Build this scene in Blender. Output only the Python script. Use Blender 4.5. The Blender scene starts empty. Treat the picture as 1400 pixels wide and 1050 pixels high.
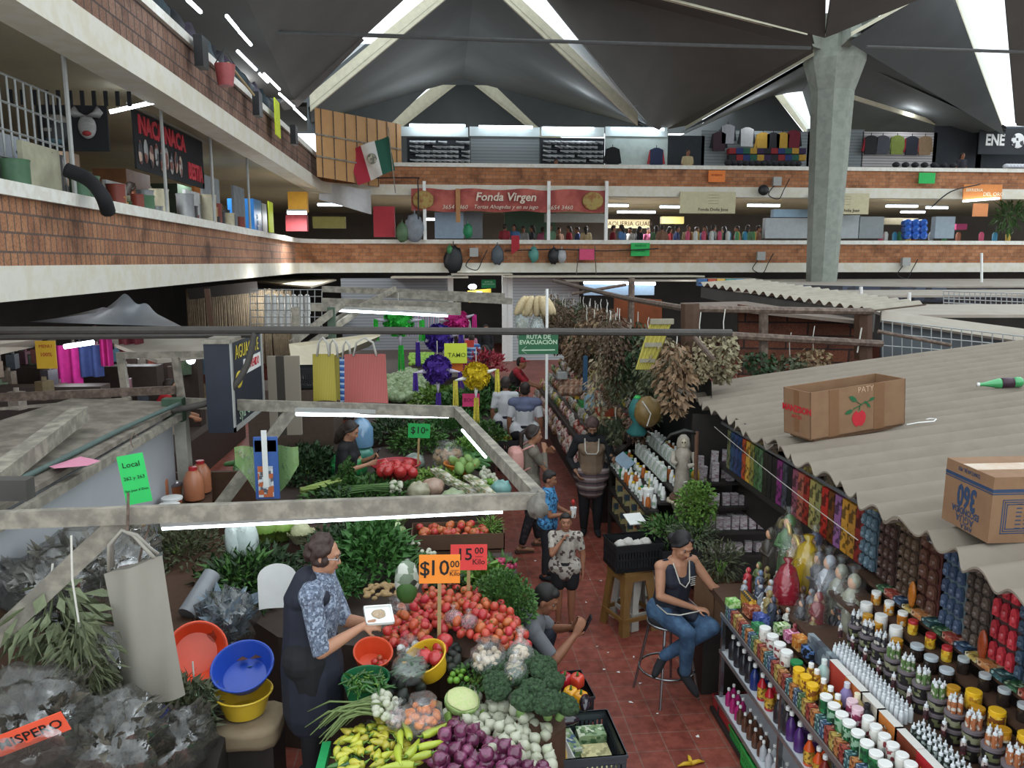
import bpy,math,random
from mathutils import Matrix,Vector
R = random.Random(7)
S = bpy.context.scene
COL = S.collection
# ---------------------------------------------------------------- camera, sky, light, exposure
EYE = 3.7
PITCH = math.atan((525 - 358)/1075.0)
YAW = math.atan(90/1075.0*math.cos(PITCH))
cam = bpy.data.cameras.new('camera'); camo = bpy.data.objects.new('camera',cam); COL.objects.link(camo)
cam.sensor_width = 36; cam.lens = 36*1075/1400.0; cam.clip_end = 300
camo.location = (0,0,EYE); camo.rotation_euler = (math.pi/2 - PITCH,0,-YAW)
S.camera = camo
w = bpy.data.worlds.new('sky'); S.world = w; w.use_nodes = True
w.node_tree.nodes['Background'].inputs[0].default_value = (0.86,0.95,1.0,1)
w.node_tree.nodes['Background'].inputs[1].default_value = 1.15
S.view_settings.view_transform = 'Standard'; S.view_settings.look = 'None'
S.view_settings.gamma = 1; S.view_settings.use_curve_mapping = False
S.view_settings.exposure = 0.82
S.cycles.max_bounces = 6; S.cycles.diffuse_bounces = 3; S.cycles.transparent_max_bounces = 16
S.cycles.glossy_bounces = 3; S.cycles.transmission_bounces = 4
S.cycles.sample_clamp_indirect = 4

_cr,_sr,_cp,_sp = math.cos(YAW),math.sin(YAW),math.cos(PITCH),math.sin(PITCH)
def at(x,y,z=None,Y=None,X=None):
    """the real place seen at a picture point, given its height, its distance or its side offset"""
    u = (x - 700)/1075.0; v = -(y - 525)/1075.0
    d = (_sr*_cp + u*_cr + v*_sr*_sp,_cr*_cp - u*_sr + v*_cr*_sp,-_sp + v*_cp)
    t = (z - EYE)/d[2] if z is not None else (Y/d[1] if Y is not None else X/d[0])
    return Vector((t*d[0],t*d[1],EYE + t*d[2]))

# ---------------------------------------------------------------- materials
def lin(h):
    h = h.lstrip('#'); c = [int(h[i:i + 2],16)/255 for i in (0,2,4)]
    return tuple(x/12.92 if x <= .04045 else ((x + .055)/1.055) ** 2.4 for x in c) + (1,)
_M = {}
class NT:
    def __init__(s,name):
        s.m = bpy.data.materials.new(name); s.m.use_nodes = True; s.t = s.m.node_tree
        s.b = s.t.nodes['Principled BSDF']; s.out = s.t.nodes['Material Output']
    def n(s,ty,**k):
        o = s.t.nodes.new(ty)
        for a,v in k.items(): setattr(o,a,v)
        return o
    def l(s,a,b): s.t.links.new(a,b)
    def coord(s,kind='Object'): return s.n('ShaderNodeTexCoord').outputs[kind]
    def noise(s,scale,detail=3,co=None,rough=.6):
        o = s.n('ShaderNodeTexNoise'); o.inputs['Scale'].default_value = scale
        o.inputs['Detail'].default_value = detail; o.inputs['Roughness'].default_value = rough
        s.l(co or s.coord(),o.inputs['Vector']); return o
    def ramp(s,fac,stops):
        o = s.n('ShaderNodeValToRGB'); s.l(fac,o.inputs[0]); e = o.color_ramp.elements
        while len(e) < len(stops): e.new(0.5)
        for q,(p,c) in zip(e,stops): q.position = p; q.color = c if not isinstance(c,str) else lin(c)
        return o.outputs[0]
    def mix(s,fac,a,b,mode='MIX'):
        o = s.n('ShaderNodeMix',data_type='RGBA',blend_type=mode)
        for v,i in ((fac,0),(a,6),(b,7)):
            if isinstance(v,(int,float)): o.inputs[i].default_value = v
            elif isinstance(v,str): o.inputs[i].default_value = lin(v)
            elif isinstance(v,tuple): o.inputs[i].default_value = v
            else: s.l(v,o.inputs[i])
        return o.outputs[2]
    def math(s,op,a,b=None):
        o = s.n('ShaderNodeMath',operation=op)
        for v,i in ((a,0),(b,1)):
            if v is None: continue
            if isinstance(v,(int,float)): o.inputs[i].default_value = v
            else: s.l(v,o.inputs[i])
        return o.outputs[0]
    def bump(s,h,strength=.3,dist=.01):
        o = s.n('ShaderNodeBump'); o.inputs['Strength'].default_value = strength; o.inputs['Distance'].default_value = dist
        s.l(h,o.inputs['Height']); s.l(o.outputs[0],s.b.inputs['Normal'])
    def set(s,**k):
        for a,v in k.items():
            i = s.b.inputs[a.replace('_',' ')]
            if isinstance(v,(int,float,tuple)): i.default_value = v
            else: s.l(v,i)

def mk(name,c,rough=.6,var=.18,scale=14,rnd=0,hue=0,metal=0,bump=0,spec=.4,c2=None,mixlo=.42,mixhi=.6,sub=0,emit=0,coat=0):
    """a plain material: base colour c with soft mottling; c2 = second colour in patches; rnd / hue = difference from thing to thing"""
    if name in _M: return _M[name]
    t = NT(name); nz = t.noise(scale)
    col = lin(c)
    if c2: col = t.ramp(nz.outputs[0],[(mixlo,c),(mixhi,c2)])
    k = t.ramp(nz.outputs[0],[(.25,(1 - var,)*3 + (1,)),(.75,(1 + var*.6,)*3 + (1,))])
    o = t.mix(1.0,col,k,'MULTIPLY')
    if rnd or hue:
        h = t.n('ShaderNodeHueSaturation'); oi = t.n('ShaderNodeObjectInfo')
        h.inputs['Hue'].default_value = .5
        v = t.math('ADD',t.math('MULTIPLY',oi.outputs['Random'],rnd*2),1 - rnd); t.l(v,h.inputs['Value'])
        if hue:
            r2 = t.math('FRACT',t.math('MULTIPLY',oi.outputs['Random'],7.31))
            t.l(t.math('ADD',t.math('MULTIPLY',r2,hue*2),.5 - hue),h.inputs['Hue'])
        t.l(o,h.inputs['Color']); o = h.outputs[0]
    t.set(Base_Color=o,Roughness=rough,Metallic=metal,Specular_IOR_Level=spec)
    if sub: t.set(Subsurface_Weight=sub); t.b.inputs['Subsurface Radius'].default_value = (.01,.005,.003)
    if coat: t.set(Coat_Weight=coat,Coat_Roughness=.1)
    if bump: t.bump(t.noise(scale*3).outputs[0],bump,.01)
    if emit: t.set(Emission_Color=lin(c),Emission_Strength=emit)
    _M[name] = t.m; return t.m
def glow(name,c,e):
    if name in _M: return _M[name]
    t = NT(name); t.set(Base_Color=lin(c),Emission_Color=lin(c),Emission_Strength=float(e)); _M[name] = t.m; return t.m
def film(name,c='ffffff',dens=.25,rough=.12,crinkle=30):
    """thin clear plastic film: mostly see-through, with crinkled glints"""
    if name in _M: return _M[name]
    t = NT(name); t.set(Base_Color=lin(c),Roughness=rough,Specular_IOR_Level=.9)
    nz = t.noise(crinkle,4); t.bump(nz.outputs[0],.8,.02)
    tr = t.n('ShaderNodeBsdfTransparent'); tr.inputs[0].default_value = tuple(.55 + .45*q for q in lin(c)[:3]) + (1,)
    bp = t.n('ShaderNodeBump'); bp.inputs['Strength'].default_value = .7; bp.inputs['Distance'].default_value = .02; t.l(nz.outputs[0],bp.inputs['Height'])
    gl = t.n('ShaderNodeBsdfGlossy'); gl.inputs['Roughness'].default_value = rough; t.l(bp.outputs[0],gl.inputs['Normal'])
    f = t.ramp(nz.outputs[0],[(.48,(.03,)*3 + (1,)),(.6,(.1,)*3 + (1,)),(.7,(.45,)*3 + (1,))])
    lw = t.n('ShaderNodeLayerWeight'); lw.inputs[0].default_value = .15; t.l(bp.outputs[0],lw.inputs[1])
    f2 = t.math('MINIMUM',t.math('ADD',f,t.math('MULTIPLY',lw.outputs[0],.35)),1.0)
    m1 = t.n('ShaderNodeMixShader'); m1.inputs[0].default_value = dens; t.l(tr.outputs[0],m1.inputs[1]); t.l(t.b.outputs[0],m1.inputs[2])
    mx = t.n('ShaderNodeMixShader'); t.l(f2,mx.inputs[0]); t.l(m1.outputs[0],mx.inputs[1]); t.l(gl.outputs[0],mx.inputs[2])
    t.l(mx.outputs[0],t.out.inputs[0]); _M[name] = t.m; return t.m
def brickmat(name,bw,bh,cols,mortar,axes='XZ',rough=.85):
    """laid bricks: bw x bh metres; axes = which object axes run along and up the wall"""
    if name in _M: return _M[name]
    t = NT(name); sx = t.n('ShaderNodeSeparateXYZ'); t.l(t.coord(),sx.inputs[0])
    cb = t.n('ShaderNodeCombineXYZ'); t.l(sx.outputs['XYZ'.index(axes[0])],cb.inputs[0]); t.l(sx.outputs['XYZ'.index(axes[1])],cb.inputs[1])
    b = t.n('ShaderNodeTexBrick'); t.l(cb.outputs[0],b.inputs['Vector'])
    b.inputs['Scale'].default_value = 1; b.inputs['Brick Width'].default_value = bw; b.inputs['Row Height'].default_value = bh
    b.inputs['Mortar Size'].default_value = bh*.07; b.inputs['Mortar Smooth'].default_value = .2
    b.inputs['Color1'].default_value = lin(cols[0]); b.inputs['Color2'].default_value = lin(cols[1]); b.inputs['Mortar'].default_value = lin(mortar)
    nz = t.noise(1.3,5); k = t.ramp(nz.outputs[0],[(.3,'9a9188'),(.5,'ffffff'),(.8,'e8ded4')])
    n2 = t.noise(40,2); k2 = t.ramp(n2.outputs[0],[(.3,'c8c0b8'),(.6,'ffffff')])
    t.set(Base_Color=t.mix(1,t.mix(1,b.outputs[0],k,'MULTIPLY'),k2,'MULTIPLY'),Roughness=rough)
    t.bump(b.outputs['Fac'],-.5,.01); _M[name] = t.m; return t.m
def bandmat(name,cols,scale,axis='X',rough=.6,noise=0,sharp=True):
    """woven or printed stripes repeating along one object axis"""
    if name in _M: return _M[name]
    t = NT(name); sx = t.n('ShaderNodeSeparateXYZ'); t.l(t.coord(),sx.inputs[0])
    v = t.math('FRACT',t.math('ADD',t.math('MULTIPLY',sx.outputs['XYZ'.index(axis)],scale),100.0))
    n = len(cols); r = t.n('ShaderNodeValToRGB'); r.color_ramp.interpolation = 'CONSTANT' if sharp else 'LINEAR'; t.l(v,r.inputs[0])
    e = r.color_ramp.elements
    while len(e) < n: e.new(.5)
    for i,c in enumerate(cols): e[i].position = i/n; e[i].color = lin(c)
    t.set(Base_Color=r.outputs[0],Roughness=rough); _M[name] = t.m; return t.m
def printmat(name,cols,scale=60,rough=.45,rnd=0):
    """small printed packaging: irregular patches of ink"""
    if name in _M: return _M[name]
    t = NT(name); v = t.n('ShaderNodeTexVoronoi',distance='CHEBYCHEV'); v.inputs['Scale'].default_value = scale; t.l(t.coord(),v.inputs['Vector'])
    s = t.n('ShaderNodeSeparateColor'); t.l(v.outputs['Color'],s.inputs[0])
    r = t.n('ShaderNodeValToRGB'); r.color_ramp.interpolation = 'CONSTANT'; t.l(s.outputs[0],r.inputs[0]); e = r.color_ramp.elements
    while len(e) < len(cols): e.new(.5)
    for i,c in enumerate(cols): e[i].position = i/len(cols); e[i].color = lin(c)
    t.set(Base_Color=r.outputs[0],Roughness=rough); _M[name] = t.m; return t.m

# ---------------------------------------------------------------- mesh builder
class B:
    def __init__(s): s.v = []; s.f = []; s.m = []; s.T = None
    def add(s,vs,fs,m=0):
        o = len(s.v); T = s.T
        s.v += [tuple(T @ Vector(p)) for p in vs] if T else [tuple(p) for p in vs]
        s.f += [tuple(i + o for i in f) for f in fs]; s.m += [m]*len(fs); return s
    def box(s,c,d,m=0,rz=0,M=None):
        x,y,z = d[0]/2,d[1]/2,d[2]/2
        p = [Vector((a*x,b*y,e*z)) for a in (-1,1) for b in (-1,1) for e in (-1,1)]
        Q = Matrix.Translation(c) @ (M if M else Matrix.Rotation(rz,4,'Z'))
        return s.add([Q @ q for q in p],[(0,1,3,2),(4,6,7,5),(0,4,5,1),(2,3,7,6),(0,2,6,4),(1,5,7,3)],m)
    def bb(s,x0,x1,y0,y1,z0,z1,m=0): return s.box(((x0 + x1)/2,(y0 + y1)/2,(z0 + z1)/2),(x1 - x0,y1 - y0,z1 - z0),m)
    def beam(s,a,b,w,h,m=0,up=(0,0,1)):
        a,b = Vector(a),Vector(b); d = (b - a); L = d.length; d.normalize(); u = Vector(up)
        if abs(d.dot(u)) > .98: u = Vector((1,0,0))
        sd = d.cross(u).normalized(); u = sd.cross(d)
        M = Matrix((d,sd,u)).transposed().to_4x4()
        return s.box((a + b)/2,(L,w,h),m,M=M)
    def tube(s,pts,r,n=8,m=0,cap=True):
        P = [Vector(p) for p in pts]; k = len(P); vs = []; fs = []
        rr = r if isinstance(r,(list,tuple)) else [r]*k
        t0 = (P[1] - P[0]).normalized(); ref = Vector((0,0,1)) if abs(t0.z) < .9 else Vector((1,0,0))
        u = t0.cross(ref).normalized()
        for i in range(k):
            t = (P[min(i + 1,k - 1)] - P[max(i - 1,0)])
            if t.length < 1e-9: t = t0.copy()
            t.normalize(); u = (u - t*u.dot(t)).normalized(); w_ = t.cross(u)
            for j in range(n):
                a = 2*math.pi*j/n; vs.append(P[i] + (u*math.cos(a) + w_*math.sin(a))*rr[i])
        for i in range(k - 1):
            for j in range(n): fs.append((i*n + j,i*n + (j + 1) % n,(i + 1)*n + (j + 1) % n,(i + 1)*n + j))
        if cap: fs += [tuple(range(n))[::-1],tuple((k - 1)*n + j for j in range(n))]
        return s.add(vs,fs,m)
    def lathe(s,prof,n=20,m=0,loc=(0,0,0),sx=1,sy=1,fn=None):
        vs = []; fs = []; k = len(prof)
        for r,z in prof:
            for j in range(n):
                a = 2*math.pi*j/n; q = r*(fn(a,z) if fn else 1)
                vs.append((loc[0] + q*math.cos(a)*sx,loc[1] + q*math.sin(a)*sy,loc[2] + z))
        for i in range(k - 1):
            for j in range(n): fs.append((i*n + j,i*n + (j + 1) % n,(i + 1)*n + (j + 1) % n,(i + 1)*n + j))
        if prof[0][0] > 1e-5: fs.append(tuple(range(n))[::-1])
        if prof[-1][0] > 1e-5: fs.append(tuple((k - 1)*n + j for j in range(n)))
        return s.add(vs,fs,m)
    def cup(s,prof,t=.004,**k):
        """open-topped vessel with wall thickness"""
        ins = [(max(r - t,1e-6),z + (t if i == 0 else 0)) for i,(r,z) in enumerate(prof)]
        return s.lathe([(1e-6,prof[0][1])] + prof + ins[::-1] + [(1e-6,ins[0][1])],**k)
    def sph(s,c,r,nu=14,nv=9,m=0,fn=None,M=None):
        r = (r,r,r) if isinstance(r,(int,float)) else r; vs = []; fs = []
        for i in range(nv + 1):
            th = math.pi*i/nv
            for j in range(nu):
                a = 2*math.pi*j/nu; d = Vector((math.sin(th)*math.cos(a),math.sin(th)*math.sin(a),math.cos(th)))
                k = fn(d) if fn else 1; p = Vector((d.x*r[0]*k,d.y*r[1]*k,d.z*r[2]*k))
                if M: p = M @ p
                vs.append(p + Vector(c))
        for i in range(nv):
            for j in range(nu): fs.append((i*nu + j,(i + 1)*nu + j,(i + 1)*nu + (j + 1) % nu,i*nu + (j + 1) % nu))
        return s.add(vs,fs,m)
    def grid(s,fn,nu,nv,m=0,back=False):
        vs = [fn(i/nu,j/nv) for j in range(nv + 1) for i in range(nu + 1)]; w_ = nu + 1
        fs = [(j*w_ + i,j*w_ + i + 1,(j + 1)*w_ + i + 1,(j + 1)*w_ + i) for j in range(nv) for i in range(nu)]
        return s.add(vs,fs,m)
    def poly(s,pts,m=0): return s.add(pts,[tuple(range(len(pts)))],m)
    def quad(s,a,b,c,d,m=0): return s.add([a,b,c,d],[(0,1,2,3)],m)
    def slab(s,pts,off,m=0):
        """a polygon given thickness along off"""
        n = len(pts); o = Vector(off); P = [Vector(p) for p in pts]
        return s.add(P + [p + o for p in P],[tuple(range(n))[::-1],tuple(range(n,2*n))] + [(i,(i + 1) % n,n + (i + 1) % n,n + i) for i in range(n)],m)
    def leaf(s,p,d,up,L,W,m=0,bend=.25):
        d = Vector(d).normalized(); sd = d.cross(Vector(up)); sd = sd.normalized() if sd.length > 1e-4 else Vector((1,0,0)); n = sd.cross(d); p = Vector(p)
        q = p + d*L*.5 + n*L*bend*.4; e = p + d*L - n*L*bend*.3
        return s.add([p,q + sd*W/2,e,q - sd*W/2,q - n*W*.12],[(0,1,4),(1,2,4),(2,3,4),(3,0,4)],m)
    def mesh(s,name,mats,smooth=False):
        me = bpy.data.meshes.new(name); me.from_pydata(s.v,[],s.f)
        mats = mats if isinstance(mats,(list,tuple)) else [mats]
        for q in mats: me.materials.append(q)
        if len(mats) > 1: me.polygons.foreach_set('material_index',s.m)
        if smooth is True: me.polygons.foreach_set('use_smooth',[True]*len(s.f))
        elif smooth: me.polygons.foreach_set('use_smooth',[True]*len(s.f)); me.set_sharp_from_angle(angle=smooth)
        me.update(); return me
    def ob(s,name,mats,parent=None,smooth=False,loc=None,rot=None):
        o = bpy.data.objects.new(name,s.mesh(name,mats,smooth)); COL.objects.link(o)
        if parent: o.parent = parent
        if loc is not None: o.location = loc
        if rot is not None: o.rotation_euler = rot
        return o
SM = math.radians(40)
def tag(o,label,cat,group=None,kind=None):
    if label: o['label'] = label
    if cat: o['category'] = cat
    if group: o['group'] = group
    if kind: o['kind'] = kind
    return o
def thing(name,label,cat,loc=(0,0,0),rz=0,group=None,rot=None,scale=None):
    o = bpy.data.objects.new(name,None); COL.objects.link(o); o.empty_display_size = .1
    o.location = loc; o.rotation_euler = rot if rot else (0,0,rz)
    if scale: o.scale = (scale,)*3 if isinstance(scale,(int,float)) else scale
    return tag(o,label,cat,group)
def struct(b,name,m,smooth=False): return tag(b.ob(name,m,smooth=smooth),None,None,kind='structure')
def dup(root,loc=None,rot=None,label=None,group=None,scale=None,mats=None):
    """a copy of a thing with copies of its parts and their parts"""
    def cp(o,par):
        c = o.copy(); COL.objects.link(c)
        if par: c.parent = par
        for ch in o.children: cp(ch,c)
        return c
    r = cp(root,None)
    if loc is not None: r.location = loc
    if rot is not None: r.rotation_euler = rot
    if scale is not None: r.scale = (scale,)*3 if isinstance(scale,(int,float)) else scale
    if label: r['label'] = label
    if group: r['group'] = group
    return r
def recolor(o,slot,m):
    """give one thing (or part) its own material without touching its copies"""
    o.data = o.data.copy(); o.data.materials[slot] = m; return o
FONT = None
def text(s,size,m,parent=None,loc=(0,0,0),rot=(0,0,0),ext=.002,align='CENTER',sx=1,shear=0,name='lettering',bold=0):
    c = bpy.data.curves.new(name,'FONT'); c.body = s; c.size = size; c.extrude = ext; c.align_x = align; c.align_y = 'CENTER'; c.shear = shear; c.resolution_u = 2; c.offset = bold
    t = bpy.data.objects.new(name,c); COL.objects.link(t)
    me = bpy.data.meshes.new_from_object(t); bpy.data.objects.remove(t); me.materials.clear(); me.materials.append(m)
    o = bpy.data.objects.new(name,me); COL.objects.link(o); o.location = loc; o.rotation_euler = rot; o.scale = (sx,1,1)
    if parent: o.parent = parent
    return o
def J(a): return R.uniform(-a,a)
def sag(a,b,d=.1,n=12):
    a,b = Vector(a),Vector(b)
    return [a.lerp(b,i/n) - Vector((0,0,d*4*(i/n)*(1 - i/n))) for i in range(n + 1)]
def smooth_path(pts,k=6):
    P = [Vector(p) for p in pts]; P = [P[0]] + P + [P[-1]]; o = []
    for i in range(1,len(P) - 2):
        for j in range(k):
            t = j/k; a,b,c,d = P[i - 1:i + 3]
            o.append(.5*((2*b) + (c - a)*t + (2*a - 5*b + 4*c - d)*t*t + (3*b - 3*c + d - a)*t ** 3))
    return o + [P[-2]]
def cable(name,label,pts,r,m,cat='cable',group=None,n=6):
    return tag(B().tube(smooth_path(pts),r,n).ob(name,m,smooth=True),label,cat,group)
# ================================================================ THE HALL
m_tile = None
def _tile():
    t = NT('terracotta_tiles'); b = t.n('ShaderNodeTexBrick'); b.offset = 0; b.squash = 1
    t.l(t.coord(),b.inputs['Vector']); b.inputs['Scale'].default_value = 1
    b.inputs['Brick Width'].default_value = .235; b.inputs['Row Height'].default_value = .235; b.inputs['Mortar Size'].default_value = .004
    b.inputs['Color1'].default_value = lin('9c5546'); b.inputs['Color2'].default_value = lin('8e4a3d'); b.inputs['Mortar'].default_value = lin('8d7468')
    nz = t.noise(.5,3); k = t.ramp(nz.outputs[0],[(.3,'d0c4c0'),(.6,'ffffff')])
    n2 = t.noise(9,4); k2 = t.ramp(n2.outputs[0],[(.35,'cdbfbb'),(.6,'ffffff')])
    t.set(Base_Color=t.mix(1,t.mix(1,b.outputs[0],k,'MULTIPLY'),k2,'MULTIPLY'),Roughness=.5,Specular_IOR_Level=.35)
    t.bump(b.outputs['Fac'],-.3,.004); return t.m
m_tile = _tile()
m_conc = mk('painted_concrete','d6d2c6',.8,.12,3,c2='c9c2b0',bump=.15)
m_conc_cream = mk('cream_rib_concrete','cfcab2',.8,.15,5,bump=.1)
m_conc_grey = mk('grey_column_concrete','8d9288',.85,.15,4,c2='7c8078',bump=.25)
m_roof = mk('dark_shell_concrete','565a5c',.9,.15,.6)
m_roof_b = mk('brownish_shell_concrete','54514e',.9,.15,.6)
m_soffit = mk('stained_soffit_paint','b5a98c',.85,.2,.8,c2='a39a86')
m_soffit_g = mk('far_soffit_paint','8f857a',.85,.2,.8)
m_brick_far = brickmat('far_parapet_brick',.27,.135,('bb8058','a0663f'),'7a6455')
m_brick_left = brickmat('left_parapet_brick',.145,.2,('b07f5c','946348'),'66544a','YZ')
m_brick_up = brickmat('upper_left_brick',.21,.21,('8f6f5e','7a5a4a'),'4a403c','YZ')
m_coping = mk('white_coping_paint','dedcd4',.7,.12,6,c2='cbc6ba')
m_sky_pane = NT('skylight_pane')
def _pane():
    t = m_sky_pane; tl = t.n('ShaderNodeBsdfTranslucent'); tl.inputs[0].default_value = (.95,.97,.98,1); tr = t.n('ShaderNodeBsdfTransparent'); mx = t.n('ShaderNodeMixShader'); mx.inputs[0].default_value = .35; t.l(tr.outputs[0],mx.inputs[1]); t.l(tl.outputs[0],mx.inputs[2]); t.l(mx.outputs[0],t.out.inputs[0]); return t.m
m_sky_pane = _pane()
m_grey_floor = mk('gallery_floor_cement','77726a',.85,.15,3)
m_dark = mk('dark_recess_paint','3a3835',.9,.2,2)

b = B(); b.quad((-30,-2,0),(45,-2,0),(45,46,0),(-30,46,0)); struct(b,'floor',m_tile)

# facades of the two galleries: a path along the left side, a rounded inner corner, then the far side
def facade_path(p0,p1,rad,xend,yfar,n=8):
    a = Vector((p0[0],p0[1],0)); c = Vector((p1[0],yfar - rad,0)); out = [a + (c - a)*i/6 for i in range(7)]
    cx,cy = c.x + rad,yfar - rad
    for i in range(1,n + 1):
        t = math.pi - math.pi/2*i/n; out.append(Vector((cx + rad*math.cos(t),cy + rad*math.sin(t),0)))
    out.append(Vector((xend,yfar,0))); return out
def offset(path,d):
    o = []
    for i,p in enumerate(path):
        t = (path[min(i + 1,len(path) - 1)] - path[max(i - 1,0)]).normalized(); o.append(p + Vector((t.y,-t.x,0))*d)
    return o
def band(path,z0,z1,th,b=None,m=0,zl=None):
    """a wall band: its face along the path, th deep behind it"""
    b = b or B(); back = offset(path,-th); n = len(path)
    vs = []
    for p,q in zip(path,back):
        vs += [(p.x,p.y,z0),(p.x,p.y,z1),(q.x,q.y,z1),(q.x,q.y,z0)]
    fs = []
    for i in range(n - 1):
        for k in range(4): a_,c_ = i*4 + k,i*4 + (k + 1) % 4; fs.append((a_,c_,c_ + 4,a_ + 4))
    fs += [(0,3,2,1),tuple(4*(n - 1) + k for k in range(4))]
    return b.add(vs,fs,m)
NL = 7
lowp = facade_path((-4.35,5.2),(-5.25,28),1.6,40,30)
upp = facade_path((-4.0,5.2),(-4.35,28),1.2,40,30)
def split(path): return path[:NL],path[NL - 1:]
def gallery(path,zb,zr,zc,zt,mats_left,mats_far):
    l,f = split(path)
    for part,mb,side in ((l,mats_left,'left'),(f,mats_far,'far')):
        struct(band(offset(part,.03),zb,zr,.5),'trim_beam_' + side,m_conc)
        struct(band(part,zr,zc,.22),'wall_parapet_' + side,mb)
        struct(band(offset(part,.07),zc,zt,.42),'trim_coping_' + side,m_coping)
gallery(lowp,3.3,3.66,4.37,4.52,m_brick_left,m_brick_far)
gallery(upp,6.14,6.52,7.16,7.3,m_brick_up,m_brick_far)
# decks of the galleries (floor and the soffit below it)
def deck(path,z0,z1,name,m_,depth):
    l,f = split(path); bk = [Vector((-depth,p.y,0)) for p in l]
    b = B(); n = len(l)
    for z,fl in ((z0,1),(z1,0)):
        o = len(b.v); vs = [(p.x,p.y,z) for p in l] + [(p.x,p.y,z) for p in bk]
        b.add(vs,[(i,i + 1,n + i + 1,n + i) for i in range(n - 1)])
    struct(b,name + '_left',m_)
    b = B(); far = [Vector((p.x,p.y,0)) for p in f]; n = len(far)
    for z in (z0,z1):
        vs = [(p.x - .05,p.y + .05,z) for p in far] + [(-depth if i < n - 1 else 40,50,z) for i in range(n)]
        b.add(vs,[(i,i + 1,n + i + 1,n + i) for i in range(n - 1)] + [(0,n,n,0)][:0])
    b.add([(far[0].x,far[0].y,z0),(-depth,far[0].y,z0),(-depth,50,z0)],[(0,1,2)])
    b.add([(far[0].x,far[0].y,z1),(-depth,far[0].y,z1),(-depth,50,z1)],[(0,1,2)])
    struct(b,name + '_far',m_)
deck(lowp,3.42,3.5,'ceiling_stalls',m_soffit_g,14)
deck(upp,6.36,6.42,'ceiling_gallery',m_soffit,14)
# back walls
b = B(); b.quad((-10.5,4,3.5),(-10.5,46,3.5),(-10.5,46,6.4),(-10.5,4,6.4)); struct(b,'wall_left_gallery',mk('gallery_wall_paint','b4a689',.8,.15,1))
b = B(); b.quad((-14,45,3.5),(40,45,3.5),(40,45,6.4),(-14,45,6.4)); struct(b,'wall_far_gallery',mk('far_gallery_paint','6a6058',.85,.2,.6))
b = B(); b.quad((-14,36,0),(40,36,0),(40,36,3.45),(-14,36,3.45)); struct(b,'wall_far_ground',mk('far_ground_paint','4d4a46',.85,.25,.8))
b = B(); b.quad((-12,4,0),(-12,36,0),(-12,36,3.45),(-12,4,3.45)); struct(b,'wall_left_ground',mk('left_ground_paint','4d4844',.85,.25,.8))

# ---------------------------------------------------------------- column
cx,cy = 12.95,26.5
b = B()
def ring(z,r,rot=math.pi/8,n=8): return [(cx + r*math.cos(rot + 2*math.pi*i/n),cy + r*math.sin(rot + 2*math.pi*i/n),z) for i in range(n)]
lv = [(0,.46),(3.0,.5),(9.2,.68),(9.3,.68),(10.25,.98),(10.3,.98),(10.9,1.0),(11.5,1.35)]
vs = []; fs = []
for z,r in lv: vs += ring(z,r)
for i in range(len(lv) - 1):
    for j in range(8): fs.append((i*8 + j,i*8 + (j + 1) % 8,(i + 1)*8 + (j + 1) % 8,(i + 1)*8 + j))
b.add(vs,fs)
for a in (2.6,3.6,-.5,.5,4.6):
    b.beam((cx + .7*math.cos(a),cy + .7*math.sin(a),10.75),(cx + 1.7*math.cos(a),cy + 1.7*math.sin(a),10.85),.32,.5)
struct(b,'wall_column',m_conc_grey)

# ---------------------------------------------------------------- concrete shells of the roof with skylights between them
def shell(name,corners,m_,n=6):
    a,c,d,e = [at(x,y,Y=Y) for x,y,Y in corners]
    b = B(); f = lambda u,v: a.lerp(c,u).lerp(e.lerp(d,u),v)
    b.grid(f,n,n); nv = (d - a).cross(e - c).normalized()*.12; nv = nv if nv.z > 0 or (abs(nv.z) < .02 and nv.y > 0) else -nv; b.grid(lambda u,v: f(u,v) + nv,n,n); return struct(b,name,m_,True)
def rib(name,p,q,w_,m_=None,up=True,d=.12):
    """an upstand edge beam of a shell"""
    b = B(); a,c = at(*p[:2],Y=p[2]),at(*q[:2],Y=q[2]); h = Vector((0,0,w_))
    b.slab([a,c,c + h,a + h],(0,d,0)); return struct(b,name,m_ or m_conc_cream)
def pane(p):
    b = B(); b.poly([at(x,y,Y=Y) for x,y,Y in p]); return struct(b,'window_skylight',m_sky_pane)
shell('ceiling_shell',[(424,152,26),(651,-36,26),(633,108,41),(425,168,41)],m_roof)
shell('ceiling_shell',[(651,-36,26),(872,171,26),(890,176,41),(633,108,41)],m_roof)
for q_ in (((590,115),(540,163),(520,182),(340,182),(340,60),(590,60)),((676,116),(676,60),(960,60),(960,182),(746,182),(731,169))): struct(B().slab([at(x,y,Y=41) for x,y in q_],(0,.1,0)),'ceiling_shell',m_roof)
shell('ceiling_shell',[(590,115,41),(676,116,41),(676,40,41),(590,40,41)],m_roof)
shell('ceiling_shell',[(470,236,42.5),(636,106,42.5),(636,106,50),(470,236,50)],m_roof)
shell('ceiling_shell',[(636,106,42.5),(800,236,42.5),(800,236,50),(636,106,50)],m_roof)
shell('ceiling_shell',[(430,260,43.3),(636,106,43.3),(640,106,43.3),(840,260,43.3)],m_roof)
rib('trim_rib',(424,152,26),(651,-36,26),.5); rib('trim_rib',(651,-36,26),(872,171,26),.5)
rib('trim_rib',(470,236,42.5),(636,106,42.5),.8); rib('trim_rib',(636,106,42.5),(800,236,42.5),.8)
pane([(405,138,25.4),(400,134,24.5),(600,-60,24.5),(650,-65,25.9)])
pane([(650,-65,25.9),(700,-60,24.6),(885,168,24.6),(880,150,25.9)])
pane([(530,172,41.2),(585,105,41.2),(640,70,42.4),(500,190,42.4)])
pane([(640,70,42.4),(680,105,41.2),(745,180,41.2),(770,190,42.4)])
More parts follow.
